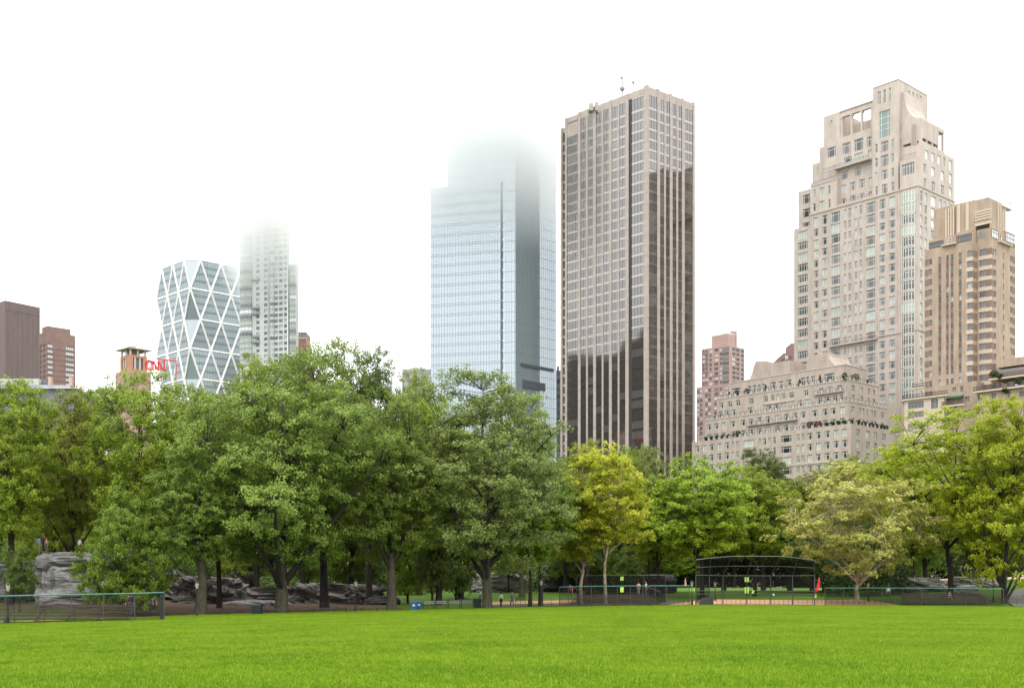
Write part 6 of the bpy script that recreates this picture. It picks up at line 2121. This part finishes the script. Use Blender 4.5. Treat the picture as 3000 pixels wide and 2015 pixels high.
rock(850, 1110, 1707, 1766, 150, 7, 12, ROCKM, 'humped right part of the long low grey outcrop', tilt=-.03, ridges=2.6, group=RG, res=6, amp=1.6)
rock(630, 850, 1757, 1774, 141, 4, 13, ROCK, 'flat pale rock slab lying on the bare earth', tilt=0, ridges=.6, flat=.7, group=RG)
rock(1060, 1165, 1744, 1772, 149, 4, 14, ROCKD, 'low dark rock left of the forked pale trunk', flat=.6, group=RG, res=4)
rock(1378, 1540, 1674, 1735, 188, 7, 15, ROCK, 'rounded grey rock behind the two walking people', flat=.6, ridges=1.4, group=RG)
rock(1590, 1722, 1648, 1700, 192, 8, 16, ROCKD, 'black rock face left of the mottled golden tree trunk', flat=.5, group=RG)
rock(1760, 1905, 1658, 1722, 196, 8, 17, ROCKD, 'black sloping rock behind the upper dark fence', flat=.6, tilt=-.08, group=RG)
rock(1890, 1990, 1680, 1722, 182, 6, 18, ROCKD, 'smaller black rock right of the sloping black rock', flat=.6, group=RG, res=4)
rock(2640, 2790, 1690, 1722, 172, 6, 19, ROCK, 'pale streaky rock ledge on the slope at the right', flat=.6, tilt=-.06, ridges=1.5, group=RG)
rock(2800, 2960, 1690, 1712, 178, 5, 20, ROCK, 'thin pale rock ledge right of the leaning trunk', flat=.7, tilt=-.07, ridges=1.5, group=RG)
rock(2815, 2875, 1712, 1732, 165, 4, 21, ROCK, 'small pale slab behind the right bleachers', flat=.7, group=RG, res=4)

# ------------------------------------------------------------------ fences, nets
STEEL = mat('fence_steel', (.045, .043, .04), rough=.5, spec=.5)
GALV = mat('galvanised_rail', (.13, .125, .12), rough=.5)
GPAD = mat('green_rail_pad', (.055, .15, .115), (.08, .2, .16), rough=.6, scale=3)
WOOD = mat('bleacher_plank', (.14, .095, .08), (.07, .047, .04), rough=.85, scale=1.5, stretch=(.4, 3, 3))
WOODD = mat('dark_bleacher_plank', (.075, .05, .045), (.05, .035, .03), rough=.85, scale=1.5)
def net_mat(name, col, open_):
    m = bpy.data.materials.new(name); m.use_nodes = True; t = m.node_tree
    p = t.nodes['Principled BSDF']; p.inputs['Base Color'].default_value = (*col, 1); p.inputs['Roughness'].default_value = 1.0; p.inputs['Specular IOR Level'].default_value = 0.0
    tr = t.nodes.new('ShaderNodeBsdfTransparent'); ms = t.nodes.new('ShaderNodeMixShader'); ms.inputs[0].default_value = 1 - open_
    t.links.new(tr.outputs[0], ms.inputs[1]); t.links.new(p.outputs[0], ms.inputs[2]); t.links.new(ms.outputs[0], t.nodes['Material Output'].inputs['Surface'])
    return m
NET = net_mat('chain_link', (.022, .02, .019), .6)
NETD = net_mat('dark_windscreen', (.016, .015, .015), .3)
PAD = mat('dark_pad', (.05, .055, .05), rough=.7)
def fence(name, pts, hts, label, top=GPAD, net=NET, rail_r=.055, mids=(), cat='fence', posts=True):
    """pts: list of (px, Y); hts: heights"""
    B = [gp(u, Y) for u, Y in pts]
    root = empty(name, B[0], label, cat)
    for b, h in zip(B, hts):
        m = MB(); m.bar(b - Vector((0, 0, .2)), b + Vector((0, 0, h + .05)), .045, STEEL); m.build('post', root)
    for i in range(len(B) - 1):
        a, b = B[i], B[i + 1]
        m = MB(); m.bar(a + Vector((0, 0, hts[i])), b + Vector((0, 0, hts[i + 1])), rail_r, top, 8); m.build('top_rail', root)
        m = MB(); e = Vector((0, .06, 0))
        m.poly([a + e + Vector((0, 0, .03)), b + e + Vector((0, 0, .03)), b + e + Vector((0, 0, hts[i + 1] - .08)), a + e + Vector((0, 0, hts[i] - .08))], net); m.build('netting', root)
        for q in mids:
            m = MB(); m.bar(a + Vector((0, 0, hts[i] * q)), b + Vector((0, 0, hts[i + 1] * q)), .025, GALV); m.build('mid_rail', root)
    return root
def bleachers(u0, u1, Y, rows, row_h, row_d, label, m=WOOD, rise0=.35, away=True, slant=0.0):
    x0, x1 = gx(u0, Y), gx(u1, Y); g0 = ground((x0 + x1) / 2, Y)
    root = empty('bleachers', ((x0 + x1) / 2, Y, g0), label, 'bleachers')
    n = max(2, int((x1 - x0) / 2.4))
    for k in range(rows):
        z = g0 + rise0 + k * row_h; y = Y + k * row_d
        inset = slant * k
        b = MB(); b.box(x0 + inset, x1 - inset, y, y + .26, z, z + .05, m); b.build('seat_plank', root)
        b = MB(); b.box(x0 + inset, x1 - inset, y - .02, y + .02, z - .14, z - .03, m); b.build('riser_plank', root)
        if k:
            b = MB(); b.box(x0 + inset, x1 - inset, y - .3, y - .06, z - .34, z - .30, m); b.build('foot_plank', root)
    for i in range(n + 1):
        x = x0 + (x1 - x0) * i / n
        x = min(max(x, x0 + slant * rows), x1 - slant * rows)
        b = MB()
        zt = g0 + rise0 + (rows - 1) * row_h - .03; yt = Y + (rows - 1) * row_d + .1
        b.bar((x, Y + .1, g0 + rise0 - .22), (x, yt, zt - .2), .035, STEEL); b.bar((x, yt, g0 - .2), (x, yt, zt - .1), .035, STEEL); b.bar((x, Y + .1, g0 - .2), (x, Y + .1, g0 + rise0 - .03), .035, STEEL)
        b.bar((x, Y + .1, g0 - .05), (x, yt, zt - .4), .025, STEEL)
        b.build('support', root)
    return root
bleachers(-80, 372, 96.5, 5, .26, .5, 'long low wooden bleachers behind the left fence')
fence('backstop_fence', [(-110, 92.5), (15, 93.5), (113, 94.2), (210, 95), (303, 95.7), (395, 96.3), (481, 97)], [2.2, 2.22, 2.22, 2.22, 2.22, 2.22, 2.25], 'green topped chain link fence in front of the left bleachers')
m_ = MB(); a, b = gp(468, 97.2), gp(481, 97.2)
m_.prism([a, b, b + Vector((0, .1, 0)), a + Vector((0, .1, 0))], [a + Vector((0, 0, 2.1)), b + Vector((0, 0, 2.1)), b + Vector((0, .1, 2.1)), a + Vector((0, .1, 2.1))], net_mat('grey_windscreen', (.09, .09, .095), .3))
o = m_.build('windscreen'); tag(o, 'narrow dark screen at the right end of the left bleacher fence', 'screen')
# near right bleachers
bleachers(1668, 1935, 141.5, 5, .24, .6, 'brown wooden bleachers left of the backstop with steps narrowing upward', slant=.25)
fence('bleacher_fence', [(1639, 140.6), (1665, 140.6), (1732, 140.8), (1771, 140.9), (1809, 141), (1847, 141), (1883, 141), (1919, 141.1), (1953, 141.2), (2020, 141.5)], [2.3, 2.35, 2.38, 2.38, 2.38, 2.38, 2.38, 2.38, 2.36, 2.36], 'green topped chain link fence in front of the brown bleachers')
def stair_rails():
    r = empty('stair_railing', gp(1700, 142), 'slanting pale handrails rising beside the brown bleachers', 'railing')
    for (a, b) in (((1675, 1719), (1712, 1734)), ((1900, 1719), (1934, 1733))):
        m = MB(); m.bar(pt(a[0], a[1], 143), pt(b[0], b[1], 142), .04, GALV); m.build('handrail', r)
        m = MB(); m.bar(pt(a[0], a[1], 143), gp(a[0], 143), .03, STEEL); m.bar(pt(b[0], b[1], 142), gp(b[0], 142), .03, STEEL); m.build('post', r)
stair_rails()
fence('windscreen_fence', [(1690, 152), (1714, 152), (1822, 152), (1886, 152), (1949, 152)], [3.6, 3.6, 3.6, 3.6, 3.6], 'tall dark screened fence above the brown bleachers', top=GALV, net=NETD, rail_r=.03)
fence('bleacher_fence', [(2417, 146), (2471, 146), (2584, 146), (2700, 146), (2830, 146), (2892, 145.5), (2940, 145)], [2.15, 2.15, 2.18, 2.2, 2.15, 2.12, 2.1], 'green topped chain link fence in front of the right dark bleachers')
bleachers(2640, 2915, 148, 5, .26, .55, 'dark brown bleachers at the right behind the fence', m=WOODD, slant=.2)
# backstop
def backstop():
    base = [(2038.5, 142), (2078, 144.5), (2118, 148), (2188, 148.3), (2258, 148), (2322, 145), (2386.5, 142)]
    root = empty('backstop', gp(2188, 146), 'large dark baseball backstop cage with an overhanging net hood', 'backstop')
    B = [gp(u, Y) for u, Y in base]
    H1 = 3.62
    tops = [b + Vector((0, 0, H1)) for b in B]
    hood = [pt(2039, 1639, 140.5), pt(2082, 1634, 142.5), pt(2143, 1629, 144), pt(2205, 1629, 144.3), pt(2287, 1629, 144), pt(2338, 1634, 142.5), pt(2386.5, 1640.5, 140.5)]
    midh = [t.lerp(h, .5) for t, h in zip(tops, hood)]
    for b, t in zip(B, tops):
        m = MB(); m.bar(b - Vector((0, 0, .2)), t, .07, STEEL); m.build('post', root)
    for t, h in zip(tops, hood):
        m = MB(); m.bar(t, h, .06, STEEL); m.build('hood_arm', root)
    for i in range(6):
        for (p, q, r) in ((tops[i], tops[i + 1], .04), (midh[i], midh[i + 1], .03), (hood[i], hood[i + 1], .045), (B[i] + Vector((0, 0, 1.75)), B[i + 1] + Vector((0, 0, 1.75)), .03), (B[i] + Vector((0, 0, 1.35)), B[i + 1] + Vector((0, 0, 1.35)), .03), (B[i] + Vector((0, 0, .1)), B[i + 1] + Vector((0, 0, .1)), .03)):
            m = MB(); m.bar(p, q, r, GALV); m.build('rail', root)
        m = MB(); m.poly([B[i] + Vector((0, .08, 1.2)), B[i + 1] + Vector((0, .08, 1.2)), tops[i + 1] + Vector((0, .08, -.05)), tops[i] + Vector((0, .08, -.05))], NETD if i == 0 else MB_NET[0]) if i else m.poly([B[i] + Vector((0, .08, .2)), B[i + 1] + Vector((0, .08, .2)), tops[i + 1] + Vector((0, .08, -.05)), tops[i] + Vector((0, .08, -.05))], NETD)
        m.build('netting', root)
        m = MB(); m.poly([tops[i] + Vector((0, .05, .05)), tops[i + 1] + Vector((0, .05, .05)), hood[i + 1] + Vector((0, .05, -.05)), hood[i] + Vector((0, .05, -.05))], MB_NET[0]); m.build('hood_netting', root)
    m = MB(); a, b = B[0] + Vector((.3, .2, 0)), B[1] + Vector((.3, .2, 0))
    m.prism([a, b, b + Vector((.3, .3, 0)), a + Vector((.3, .3, 0))], [a.lerp(b, .25) + Vector((0, 0, .85)), b + Vector((0, 0, 1.0)), b + Vector((.3, .3, 1.0)), a.lerp(b, .25) + Vector((.3, .3, .85))], PAD); m.build('pad', root)
MB_NET = [net_mat('backstop_net', (.022, .021, .02), .55)]
backstop()
LIMEC = mat('lime_sign', (.38, .62, .06), rough=.5); WT = mat('sign_print', (.55, .75, .3), rough=.5)
def placard(px, py0, py1, w, Y, lab, tilt=0.0, m=LIMEC):
    x = gx(px, Y); z0, z1 = CZ + (HZ - py1) * Y / F, CZ + (HZ - py0) * Y / F; ww = w * Y / F
    root = empty('notice_sign', (x, Y, z0), lab, 'sign', 'lime green notices on the ball field fences')
    q = MB(); q.prism([(x, Y - .03, z0), (x + ww, Y - .03, z0), (x + ww, Y, z0), (x, Y, z0)], [(x + tilt, Y - .03, z1), (x + ww + tilt, Y - .03, z1), (x + ww + tilt, Y, z1), (x + tilt, Y, z1)], m); q.build('board', root)
    if m is LIMEC:
        q = MB(); h = z1 - z0
        for k, (a, b) in enumerate(((.2, .32), (.45, .58), (.72, .82))):
            q.box(x + tilt * a + ww * .25, x + tilt * a + ww * .75, Y - .036, Y - .032, z0 + h * a, z0 + h * b, WT)
        q.build('print', root)
placard(1817, 1688, 1700, 10, 151.8, 'upper lime green notice on the dark screened fence')
placard(1817, 1719, 1734, 10, 140.7, 'lime green notice on the fence of the brown bleachers')
placard(2181.5, 1690, 1704, 5, 147.9, 'upper left lime notice on the backstop centre post')
placard(2188.8, 1690, 1704, 5, 147.9, 'upper right lime notice on the backstop centre post')
placard(2181.5, 1719, 1737, 5, 147.9, 'lower left lime notice on the backstop centre post')
placard(2188.8, 1719, 1737, 5, 147.9, 'lower right lime notice on the backstop centre post')
placard(2202, 1728, 1737.5, 6, 147.5, 'tilted lime notice hanging right of the backstop centre post', tilt=.1)
placard(2265, 1738, 1744, 5, 147.5, 'small tilted white notice low on the backstop', tilt=-.1, m=PANEL)
# flag
def flag():
    Y = 141.5; p = gp(2387, Y)
    root = empty('red_flag', p, 'limp red flag on a leaning pole at the right end of the backstop', 'flag')
    m = MB(); m.bar(pt(2385, 1755, Y), pt(2399, 1688, Y), .03, STEEL); m.build('pole', root)
    RF = mat('flag_red', (.62, .02, .035), rough=.7)
    m = MB(); n = 8
    L_ = [pt(2399 - 8.5 * k / n, 1689 + 43 * k / n, Y) for k in range(n + 1)]
    R_ = [pt(2399.5 + 3 * math.sin(math.pi * min(1, k / n * 1.25)) + (1.2 if k % 2 else 0) - 6 * max(0, k / n - .6), 1689 + 43 * k / n, Y + .15 * math.sin(k * 1.7)) for k in range(n + 1)]
    for k in range(n):
        mid0 = L_[k].lerp(R_[k], .5) + Vector((0, .12 * math.cos(k * 2.1), 0)); mid1 = L_[k + 1].lerp(R_[k + 1], .5) + Vector((0, .12 * math.cos(k * 2.1 + 2.1), 0))
        m.poly([L_[k], mid0, mid1, L_[k + 1]], RF); m.poly([mid0, R_[k], R_[k + 1], mid1], RF)
    m.build('cloth', root, smooth=True)
    m = MB(); c = pt(2391, 1742, Y); LB = mat('tan_bag', (.4, .27, .15), rough=.9)
    m.bar(c + Vector((-.1, 0, -.35)), c + Vector((0, 0, .1)), .13, LB, 7, r2=.07); o = m.build('hanging_bag', None); o.name = 'hanging_bag'; tag(o, 'tan bag tied to the backstop post under the red flag', 'bag')
flag()
# low picket and wire fences
def low_fence(u0, u1, Y, h, step, label, name='wire_fence'):
    root = empty(name, gp(u0, Y), label, 'fence')
    u = u0; prev = None
    while u <= u1:
        b = gp(u, Y)
        m = MB(); m.bar(b - Vector((0, 0, .1)), b + Vector((0, 0, h)), .022, STEEL, 5); m.build('stake', root)
        if prev is not None:
            for q in (.95, .5):
                m = MB(); m.bar(prev + Vector((0, 0, h * q)), b + Vector((0, 0, h * q)), .012, STEEL, 4); m.build('wire', root)
        prev = b; u += step
low_fence(650, 1160, 121, 1.0, 42, 'low wire fence with thin stakes in front of the long low outcrop')
low_fence(1285, 1640, 143.5, 1.1, 30, 'thin wire fence behind the two walking people')
low_fence(1960, 2420, 144.5, .75, 14, 'low picket fence along the sand behind the backstop', 'picket_fence')
low_fence(2420, 2640, 147.5, .75, 16, 'low picket fence along the sand right of the red flag', 'picket_fence')
low_fence(2935, 3080, 141, 1.0, 22, 'low fence by the path at the right edge', 'picket_fence')
# lamps
LAMPG = mat('lamp_glass', (.55, .47, .38), rough=.3)
LM = mat('lamp_iron', (.022, .024, .022), rough=.5)
def lamp(px, py_top, Y, lab):
    b = gp(px, Y); zt = CZ + (HZ - py_top) * Y / F
    root = empty('street_lamp', b, lab, 'street lamp', 'black park lamp posts')
    m = MB(); m.bar(b, b + Vector((0, 0, .55)), .16, LM, 8, .11); m.bar(b + Vector((0, 0, .55)), b + Vector((0, 0, .75)), .12, LM, 8, .06)
    m.bar(b + Vector((0, 0, .75)), Vector((b.x, b.y, zt - .95)), .055, LM, 8, .045); m.build('post', root)
    m = MB(); c = Vector((b.x, b.y, zt))
    m.bar(c - Vector((0, 0, .88)), c - Vector((0, 0, .38)), .1, LAMPG, 8, .21); m.build('lantern_glass', root)
    m = MB(); m.bar(c - Vector((0, 0, .96)), c - Vector((0, 0, .88)), .09, LM, 8, .12); m.bar(c - Vector((0, 0, .38)), c - Vector((0, 0, .16)), .25, LM, 8, .10); m.bar(c - Vector((0, 0, .16)), c, .05, LM, 6, .01); m.build('lantern_cap', root)
    for k in range(6):
        q = k * math.pi / 3; m = MB(); m.bar(c + Vector((math.cos(q) * .105, math.sin(q) * .105, -.88)), c + Vector((math.cos(q) * .215, math.sin(q) * .215, -.38)), .012, LM, 4); m.build('lantern_rib', root)
lamp(23, 1699, 95.4, 'park lamp post at the far left beside the fence')
lamp(577, 1696, 113, 'park lamp post in front of the first thick trunk')
lamp(1042, 1693, 126, 'park lamp post in front of the humped grey outcrop')
lamp(1585, 1692, 139, 'park lamp post right of the three slim trunks')
lamp(2095, 1698, 158, 'park lamp post seen through the backstop net')
lamp(2544, 1700, 156, 'park lamp post beside the sycamore trunk')
lamp(2910, 1694, 152, 'park lamp post by the path at the right')
lamp(2027, 1697, 146, 'dark park lamp post left of the backstop')
# bins, benches
def bin_(px0, px1, py0, py1, Y, col, lab, lid=False):
    m0 = mat('bin_' + ('blue' if lid else 'green'), col, tuple(c * .8 for c in col), rough=.5, scale=3)
    x0, x1 = gx(px0, Y), gx(px1, Y); z0 = ground((x0 + x1) / 2, Y); h = (py1 - py0) * Y / F; w = x1 - x0; xc = (x0 + x1) / 2
    root = empty('litter_bin', (xc, Y, z0), lab, 'bin', None if not lid else 'blue recycling bins')
    m = MB(); m.prism([(x0 + w * .08, Y, z0), (x1 - w * .08, Y, z0), (x1 - w * .08, Y + w * .8, z0), (x0 + w * .08, Y + w * .8, z0)], [(x0, Y - .03, z0 + h * .88), (x1, Y - .03, z0 + h * .88), (x1, Y + w * .85, z0 + h * .88), (x0, Y + w * .85, z0 + h * .88)], m0); m.build('bin_body', root)
    m = MB(); m.prism([(x0 - .02, Y - .05, z0 + h * .885), (x1 + .02, Y - .05, z0 + h * .885), (x1 + .02, Y + w * .88, z0 + h * .885), (x0 - .02, Y + w * .88, z0 + h * .885)], [(x0 + .03, Y, z0 + h), (x1 - .03, Y, z0 + h), (x1 - .03, Y + w * .8, z0 + h), (x0 + .03, Y + w * .8, z0 + h)], m0); m.build('lid', root)
    if lid:
        m = MB(); m.box(xc - w * .2, xc + w * .2, Y - .035, Y - .025, z0 + h * .45, z0 + h * .65, PANEL); m.build('emblem', root)
        for s in (-1, 1):
            m = MB(); q = Vector((xc + s * w * .36, Y + w * .75, z0 + .1)); m.bar(q - Vector((.04, 0, 0)), q + Vector((.04, 0, 0)), .1, LM, 8); m.build('wheel', root)
    else:
        for k in range(1, 4):
            m = MB(); z = z0 + h * (.2 * k); m.box(x0 + w * .06 - .02, x1 - w * .06 + .02, Y - .035, Y - .02, z, z + .02, LM); m.build('hoop', root)
bin_(735, 765, 1764, 1794, 116, (.012, .022, .02), 'dark green square bin in front of the low rocks')
bin_(1386, 1411, 1749, 1778, 133, (.02, .04, .028), 'dark green bin left of the thick oak trunk')
bin_(1203, 1221, 1758, 1784, 128, (.02, .11, .26), 'left one of the two blue recycling bins', True)
bin_(1220, 1235, 1757, 1784, 129, (.035, .15, .32), 'right one of the two blue recycling bins', True)
BEN = mat('bench_wood', (.11, .09, .07), (.08, .065, .05), rough=.8, scale=3)
BENL = mat('bench_weathered', (.30, .31, .28), (.2, .2, .18), rough=.8, scale=3)
def bench(px0, px1, Y, back, lab, bm=None):
    x0, x1 = gx(px0, Y), gx(px1, Y); z = ground((x0 + x1) / 2, Y); bm = bm or BEN
    root = empty('park_bench', ((x0 + x1) / 2, Y, z), lab, 'bench', 'park benches along the far side of the lawn')
    for k in range(3):
        m = MB(); m.box(x0, x1, Y + k * .15, Y + k * .15 + .11, z + .42, z + .455, BEN); m.build('seat_slat', root)
    if back:
        for k in range(2):
            m = MB(); m.box(x0, x1, Y + .48, Y + .51, z + .6 + k * .2, z + .74 + k * .2, bm); m.build('back_slat', root)
    n = max(1, int((x1 - x0) / 1.6))
    for k in range(n + 1):
        x = x0 + .05 + (x1 - x0 - .1) * k / n
        m = MB(); m.bar((x, Y + .05, z - .05), (x, Y + .05, z + .42), .03, LM, 6); m.bar((x, Y + .42, z - .05), (x, Y + .5, z + (.95 if back else .42)), .03, LM, 6); m.bar((x, Y + .03, z + .40), (x, Y + .45, z + .40), .025, LM, 6); m.build('leg', root)
for i, (a, b) in enumerate(((1238, 1272), (1275, 1310), (1313, 1348), (1351, 1385))):
    bench(a, b, 131 + i * .8, True, ['pale backed bench next to the blue bins', 'second pale backed bench from the blue bins', 'third pale backed bench from the blue bins', 'pale backed bench next to the dark green bin'][i], BENL)
for (a, b, Y, l) in ((778, 838, 117, 'low bench right of the dark square bin'), (842, 915, 118, 'low bench behind the largest oak trunk'), (918, 980, 119.5, 'low bench by the straight black trunk'), (1010, 1105, 121, 'low bench left of the forked pale trunk')):
    bench(a, b, Y, False, l)
bench(1510, 1540, 150, True, 'distant bench behind the walking person in grey')

# ------------------------------------------------------------------ people
SKIN = mat('skin', (.48, .29, .2), rough=.6)
def person(px, py_feet, Y, h, yaw, pose, shirt, legs, hair, label, extra=None, z=None):
    s = h / 1.72
    base = Vector((gx(px, Y), Y, (CZ + (HZ - py_feet) * Y / F) if z is None else z))
    V, E, Rr, Zn = [], [], [], []
    def add(p, r, zone, par=None):
        V.append(Vector(p) * s); Rr.append(r * s); Zn.append(zone)
        if par is not None: E.append((par, len(V) - 1))
        return len(V) - 1
    st = {'stand': (.0, .0), 'walk': (.28, .2), 'sit': (0, 0), 'bend': (.1, .1)}[pose]
    sit = pose == 'sit'
    hipz = .47 if sit else .92
    lean = .75 if pose == 'bend' else (.12 if sit else .03)
    pel = add((0, 0, hipz), .15, 1)
    def up(k): return (0, -math.sin(lean) * k, hipz + math.cos(lean) * k)
    wst = add(up(.14), .125, 2, pel); ch = add(up(.34), .16, 2, wst); nb = add(up(.5), .09, 2, ch); nk = add(up(.56), .052, 0, nb)
    hd = add((up(.66)[0], up(.66)[1] - .02, up(.66)[2]), .088, 0, nk); tp = add((up(.76)[0], up(.76)[1] - .005, up(.76)[2]), .075, 0, hd)
    nose = add((up(.66)[0], up(.66)[1] - .115, up(.66)[2]), .014, 0, hd)
    for sd in (-1, 1):
        sh = add((sd * .18, up(.46)[1], up(.46)[2]), .062, 2, nb)
        sw = st[1] * sd
        if pose == 'bend': el = add((sd * .22, up(.4)[1] - .12, up(.46)[2] - .26), .045, 2, sh); wr = add((sd * .18, up(.4)[1] - .25, up(.46)[2] - .45), .033, 0, el)
        elif sit: el = add((sd * .23, -.08, hipz + .25), .045, 2, sh); wr = add((sd * .15, -.32, hipz + .16), .033, 0, el)
        else: el = add((sd * .24, sw * .5 + .02, hipz + .2), .046, 2, sh); wr = add((sd * .25, sw - .06, hipz - .03), .032, 0, el)
        w_ = V[wr] / s
        pm = add((w_.x, w_.y - .02, w_.z - .07), .036, 0, wr)
        for f_ in range(4):
            a_ = add((w_.x + (f_ - 1.5) * .008, w_.y - .045 + f_ * .02, w_.z - .125), .009, 0, pm)
            add((w_.x + (f_ - 1.5) * .008 - sd * .01, w_.y - .05 + f_ * .02, w_.z - .155 - (.012 if f_ in (1, 2) else 0)), .007, 0, a_)
        th = add((w_.x - sd * .02, w_.y - .055, w_.z - .08), .01, 0, wr); add((w_.x - sd * .025, w_.y - .07, w_.z - .11), .008, 0, th)
        hp = add((sd * .09, 0, hipz - .06), .105, 1, pel)
        if sit: kn = add((sd * .11, -.42, hipz + .02), .07, 1, hp); an = add((sd * .11, -.44, .09), .045, 1, kn)
        else: kn = add((sd * .10, -.04 - st[0] * sd * .5, hipz * .53), .068, 1, hp); an = add((sd * .10, st[0] * sd * -1.0 + .02, .09), .043, 1, kn)
        a_ = V[an] / s
        add((a_.x, a_.y - .17, .035), .04, 3, an)
    me = bpy.data.meshes.new('body'); me.from_pydata([tuple(v) for v in V], E, [])
    o = bpy.data.objects.new('body', me); COL.objects.link(o)
    md = o.modifiers.new('skin', 'SKIN'); md.use_smooth_shade = True
    sk = me.skin_vertices[0].data
    for i, r in enumerate(Rr): sk[i].radius = (r, r); sk[i].use_root = (i == pel)
    ss = o.modifiers.new('sub', 'SUBSURF'); ss.levels = 1; ss.render_levels = 1
    dg = bpy.context.evaluated_depsgraph_get(); m2 = bpy.data.meshes.new_from_object(o.evaluated_get(dg))
    bpy.data.objects.remove(o)
    for c in (SKIN, legs, shirt, mat('shoe', (.3, .3, .3), rough=.6)): m2.materials.append(c)
    for pl_ in m2.polygons:
        c = pl_.center; b = min(range(len(V)), key=lambda i: (V[i] - c).length - Rr[i] * .8); pl_.material_index = Zn[b]
    root = empty('person', base, label, 'person', rz=yaw)
    bo = bpy.data.objects.new('body', m2); COL.objects.link(bo); bo.parent = root
    g = bmesh.new(); bmesh.ops.create_uvsphere(g, u_segments=10, v_segments=8, radius=.105 * s)
    for v in g.verts:
        if v.co.y < -.02 * s and v.co.z < .03 * s: v.co.y = -.02 * s
        v.co.z *= 1.1
        v.co += (V[hd].lerp(V[tp], .45) + Vector((0, .022 * s, .01 * s)))
    hm = bpy.data.meshes.new('hair'); g.to_mesh(hm); g.free(); hm.materials.append(hair); hm.polygons.foreach_set('use_smooth', [True] * len(hm.polygons))
    ho = bpy.data.objects.new('hair', hm); COL.objects.link(ho); ho.parent = root
    return root
def cl(n, c): return mat('cloth_' + n, c, tuple(x * .8 for x in c), rough=.9, scale=6)
HB = mat('hair_brown', (.05, .03, .02), rough=.7); HL = mat('hair_light', (.28, .17, .09), rough=.7); HW = mat('white_hat', (.75, .78, .85), rough=.8)
jeans = cl('jeans', (.05, .07, .10)); dark = cl('dark', (.025, .025, .03)); white = cl('white', (.7, .68, .66)); grey = cl('grey', (.14, .14, .14)); pink = cl('pink', (.55, .12, .2)); blue = cl('light_blue', (.35, .5, .75)); salmon = cl('salmon', (.6, .33, .26)); red = cl('red', (.5, .04, .03)); khaki = cl('khaki', (.3, .27, .2)); yel = cl('yellow', (.75, .75, .05)); maroon = cl('maroon', (.16, .04, .05))
person(1468, 1778, 138, 1.72, 3.0, 'walk', cl('cream_coat', (.62, .53, .47)), dark, HB, 'person in a cream coat and dark trousers walking along the far edge of the lawn')
person(1500, 1777, 138, 1.72, .3, 'walk', grey, cl('slate', (.07, .08, .08)), HL, 'person in dark grey walking just right of the cream coat')
person(1406, 1777, 136, 1.7, 1.5, 'sit', grey, khaki, HW, 'person in a white hat sitting behind the dark green bin', z=CZ + (HZ - 1766) * 136 / F)
person(113, 1614, 125, 1.75, 2.6, 'stand', blue, khaki, HB, 'person in a light blue shirt standing on the big boulder', z=CZ + (HZ - 1619) * 125 / F)
person(129, 1614, 125.5, 1.75, .4, 'stand', maroon, dark, HL, 'person with long fair hair standing on the boulder next to the blue shirt', z=CZ + (HZ - 1616) * 125.5 / F)
person(136, 1614, 124.6, 1.45, -.2, 'stand', salmon, grey, HL, 'shorter person in salmon clothes at the front of the boulder group', z=CZ + (HZ - 1615.5) * 124.6 / F)
person(234, 1616, 126, 1.6, .9, 'stand', white, maroon, HB, 'person in white half hidden behind the slanting trunk on the boulder', z=CZ + (HZ - 1620) * 126 / F)
person(20, 1648, 132, 1.6, 1.0, 'sit', red, dark, HB, 'person in red sitting on the pale rock shoulder at the far left', z=CZ + (HZ - 1648) * 132 / F)
person(384, 1797, 117 * .87, 1.75, 2.8, 'stand', dark, jeans, HB, 'person in a black jacket and jeans standing right of the left bleachers', z=None)
person(377, 1797, 103.5, 1.65, .2, 'stand', maroon, dark, HB, 'person in maroon just behind the black jacket near the left bleachers', z=None)
person(449, 1790, 107, 1.5, .6, 'bend', grey, dark, HB, 'crouching dark clothed person behind the left fence end', z=None)
person(1676, 1750, 144.5, 1.6, -.8, 'bend', pink, pink, HB, 'person in pink bending at the top of the brown bleachers', z=ground(gx(1676, 144), 144) + 1.25)
person(1871, 1741, 149, 1.6, 2.9, 'stand', salmon, khaki, HB, 'person in salmon standing behind the brown bleachers', z=None)
person(1892, 1741, 150, 1.6, 1.9, 'stand', white, grey, HL, 'pale figure behind the brown bleachers right of the salmon person', z=None)
person(2603, 1756, 149, 1.75, 3.1, 'walk', white, jeans, HB, 'person in a white jacket walking behind the right fence', z=None)
person(2779, 1749, 152, 1.5, 1.2, 'sit', white, white, HB, 'left one of the pair in white on top of the right bleachers', z=CZ + (HZ - 1756) * 152 / F)
person(2785, 1749, 152.4, 1.5, -1.2, 'sit', white, khaki, HB, 'right one of the pair in white on top of the right bleachers', z=CZ + (HZ - 1756) * 152.4 / F)
person(2779, 1689, 205, 1.7, 2.0, 'sit', white, khaki, HL, 'distant person in white sitting on the slope at the right', z=None)
person(2786, 1689, 205, 1.7, 2.0, 'sit', yel, jeans, HB, 'distant person in yellow sitting on the slope at the right', z=None)
# far parasol
def parasol():
    Y = 262; b = Vector((gx(2008, Y), Y, ground(gx(2008, Y), Y)))
    root = empty('folded_parasol', b, 'folded pale orange parasol standing on the far meadow', 'parasol')
    m = MB(); m.bar(b, b + Vector((0, 0, 2.3)), .04, LM); m.build('pole', root)
    m = MB(); m.bar(b + Vector((0, 0, .4)), b + Vector((0, 0, 2.2)), .33, cl('peach', (.6, .33, .25)), 8, r2=.08); m.build('cloth', root)
parasol()
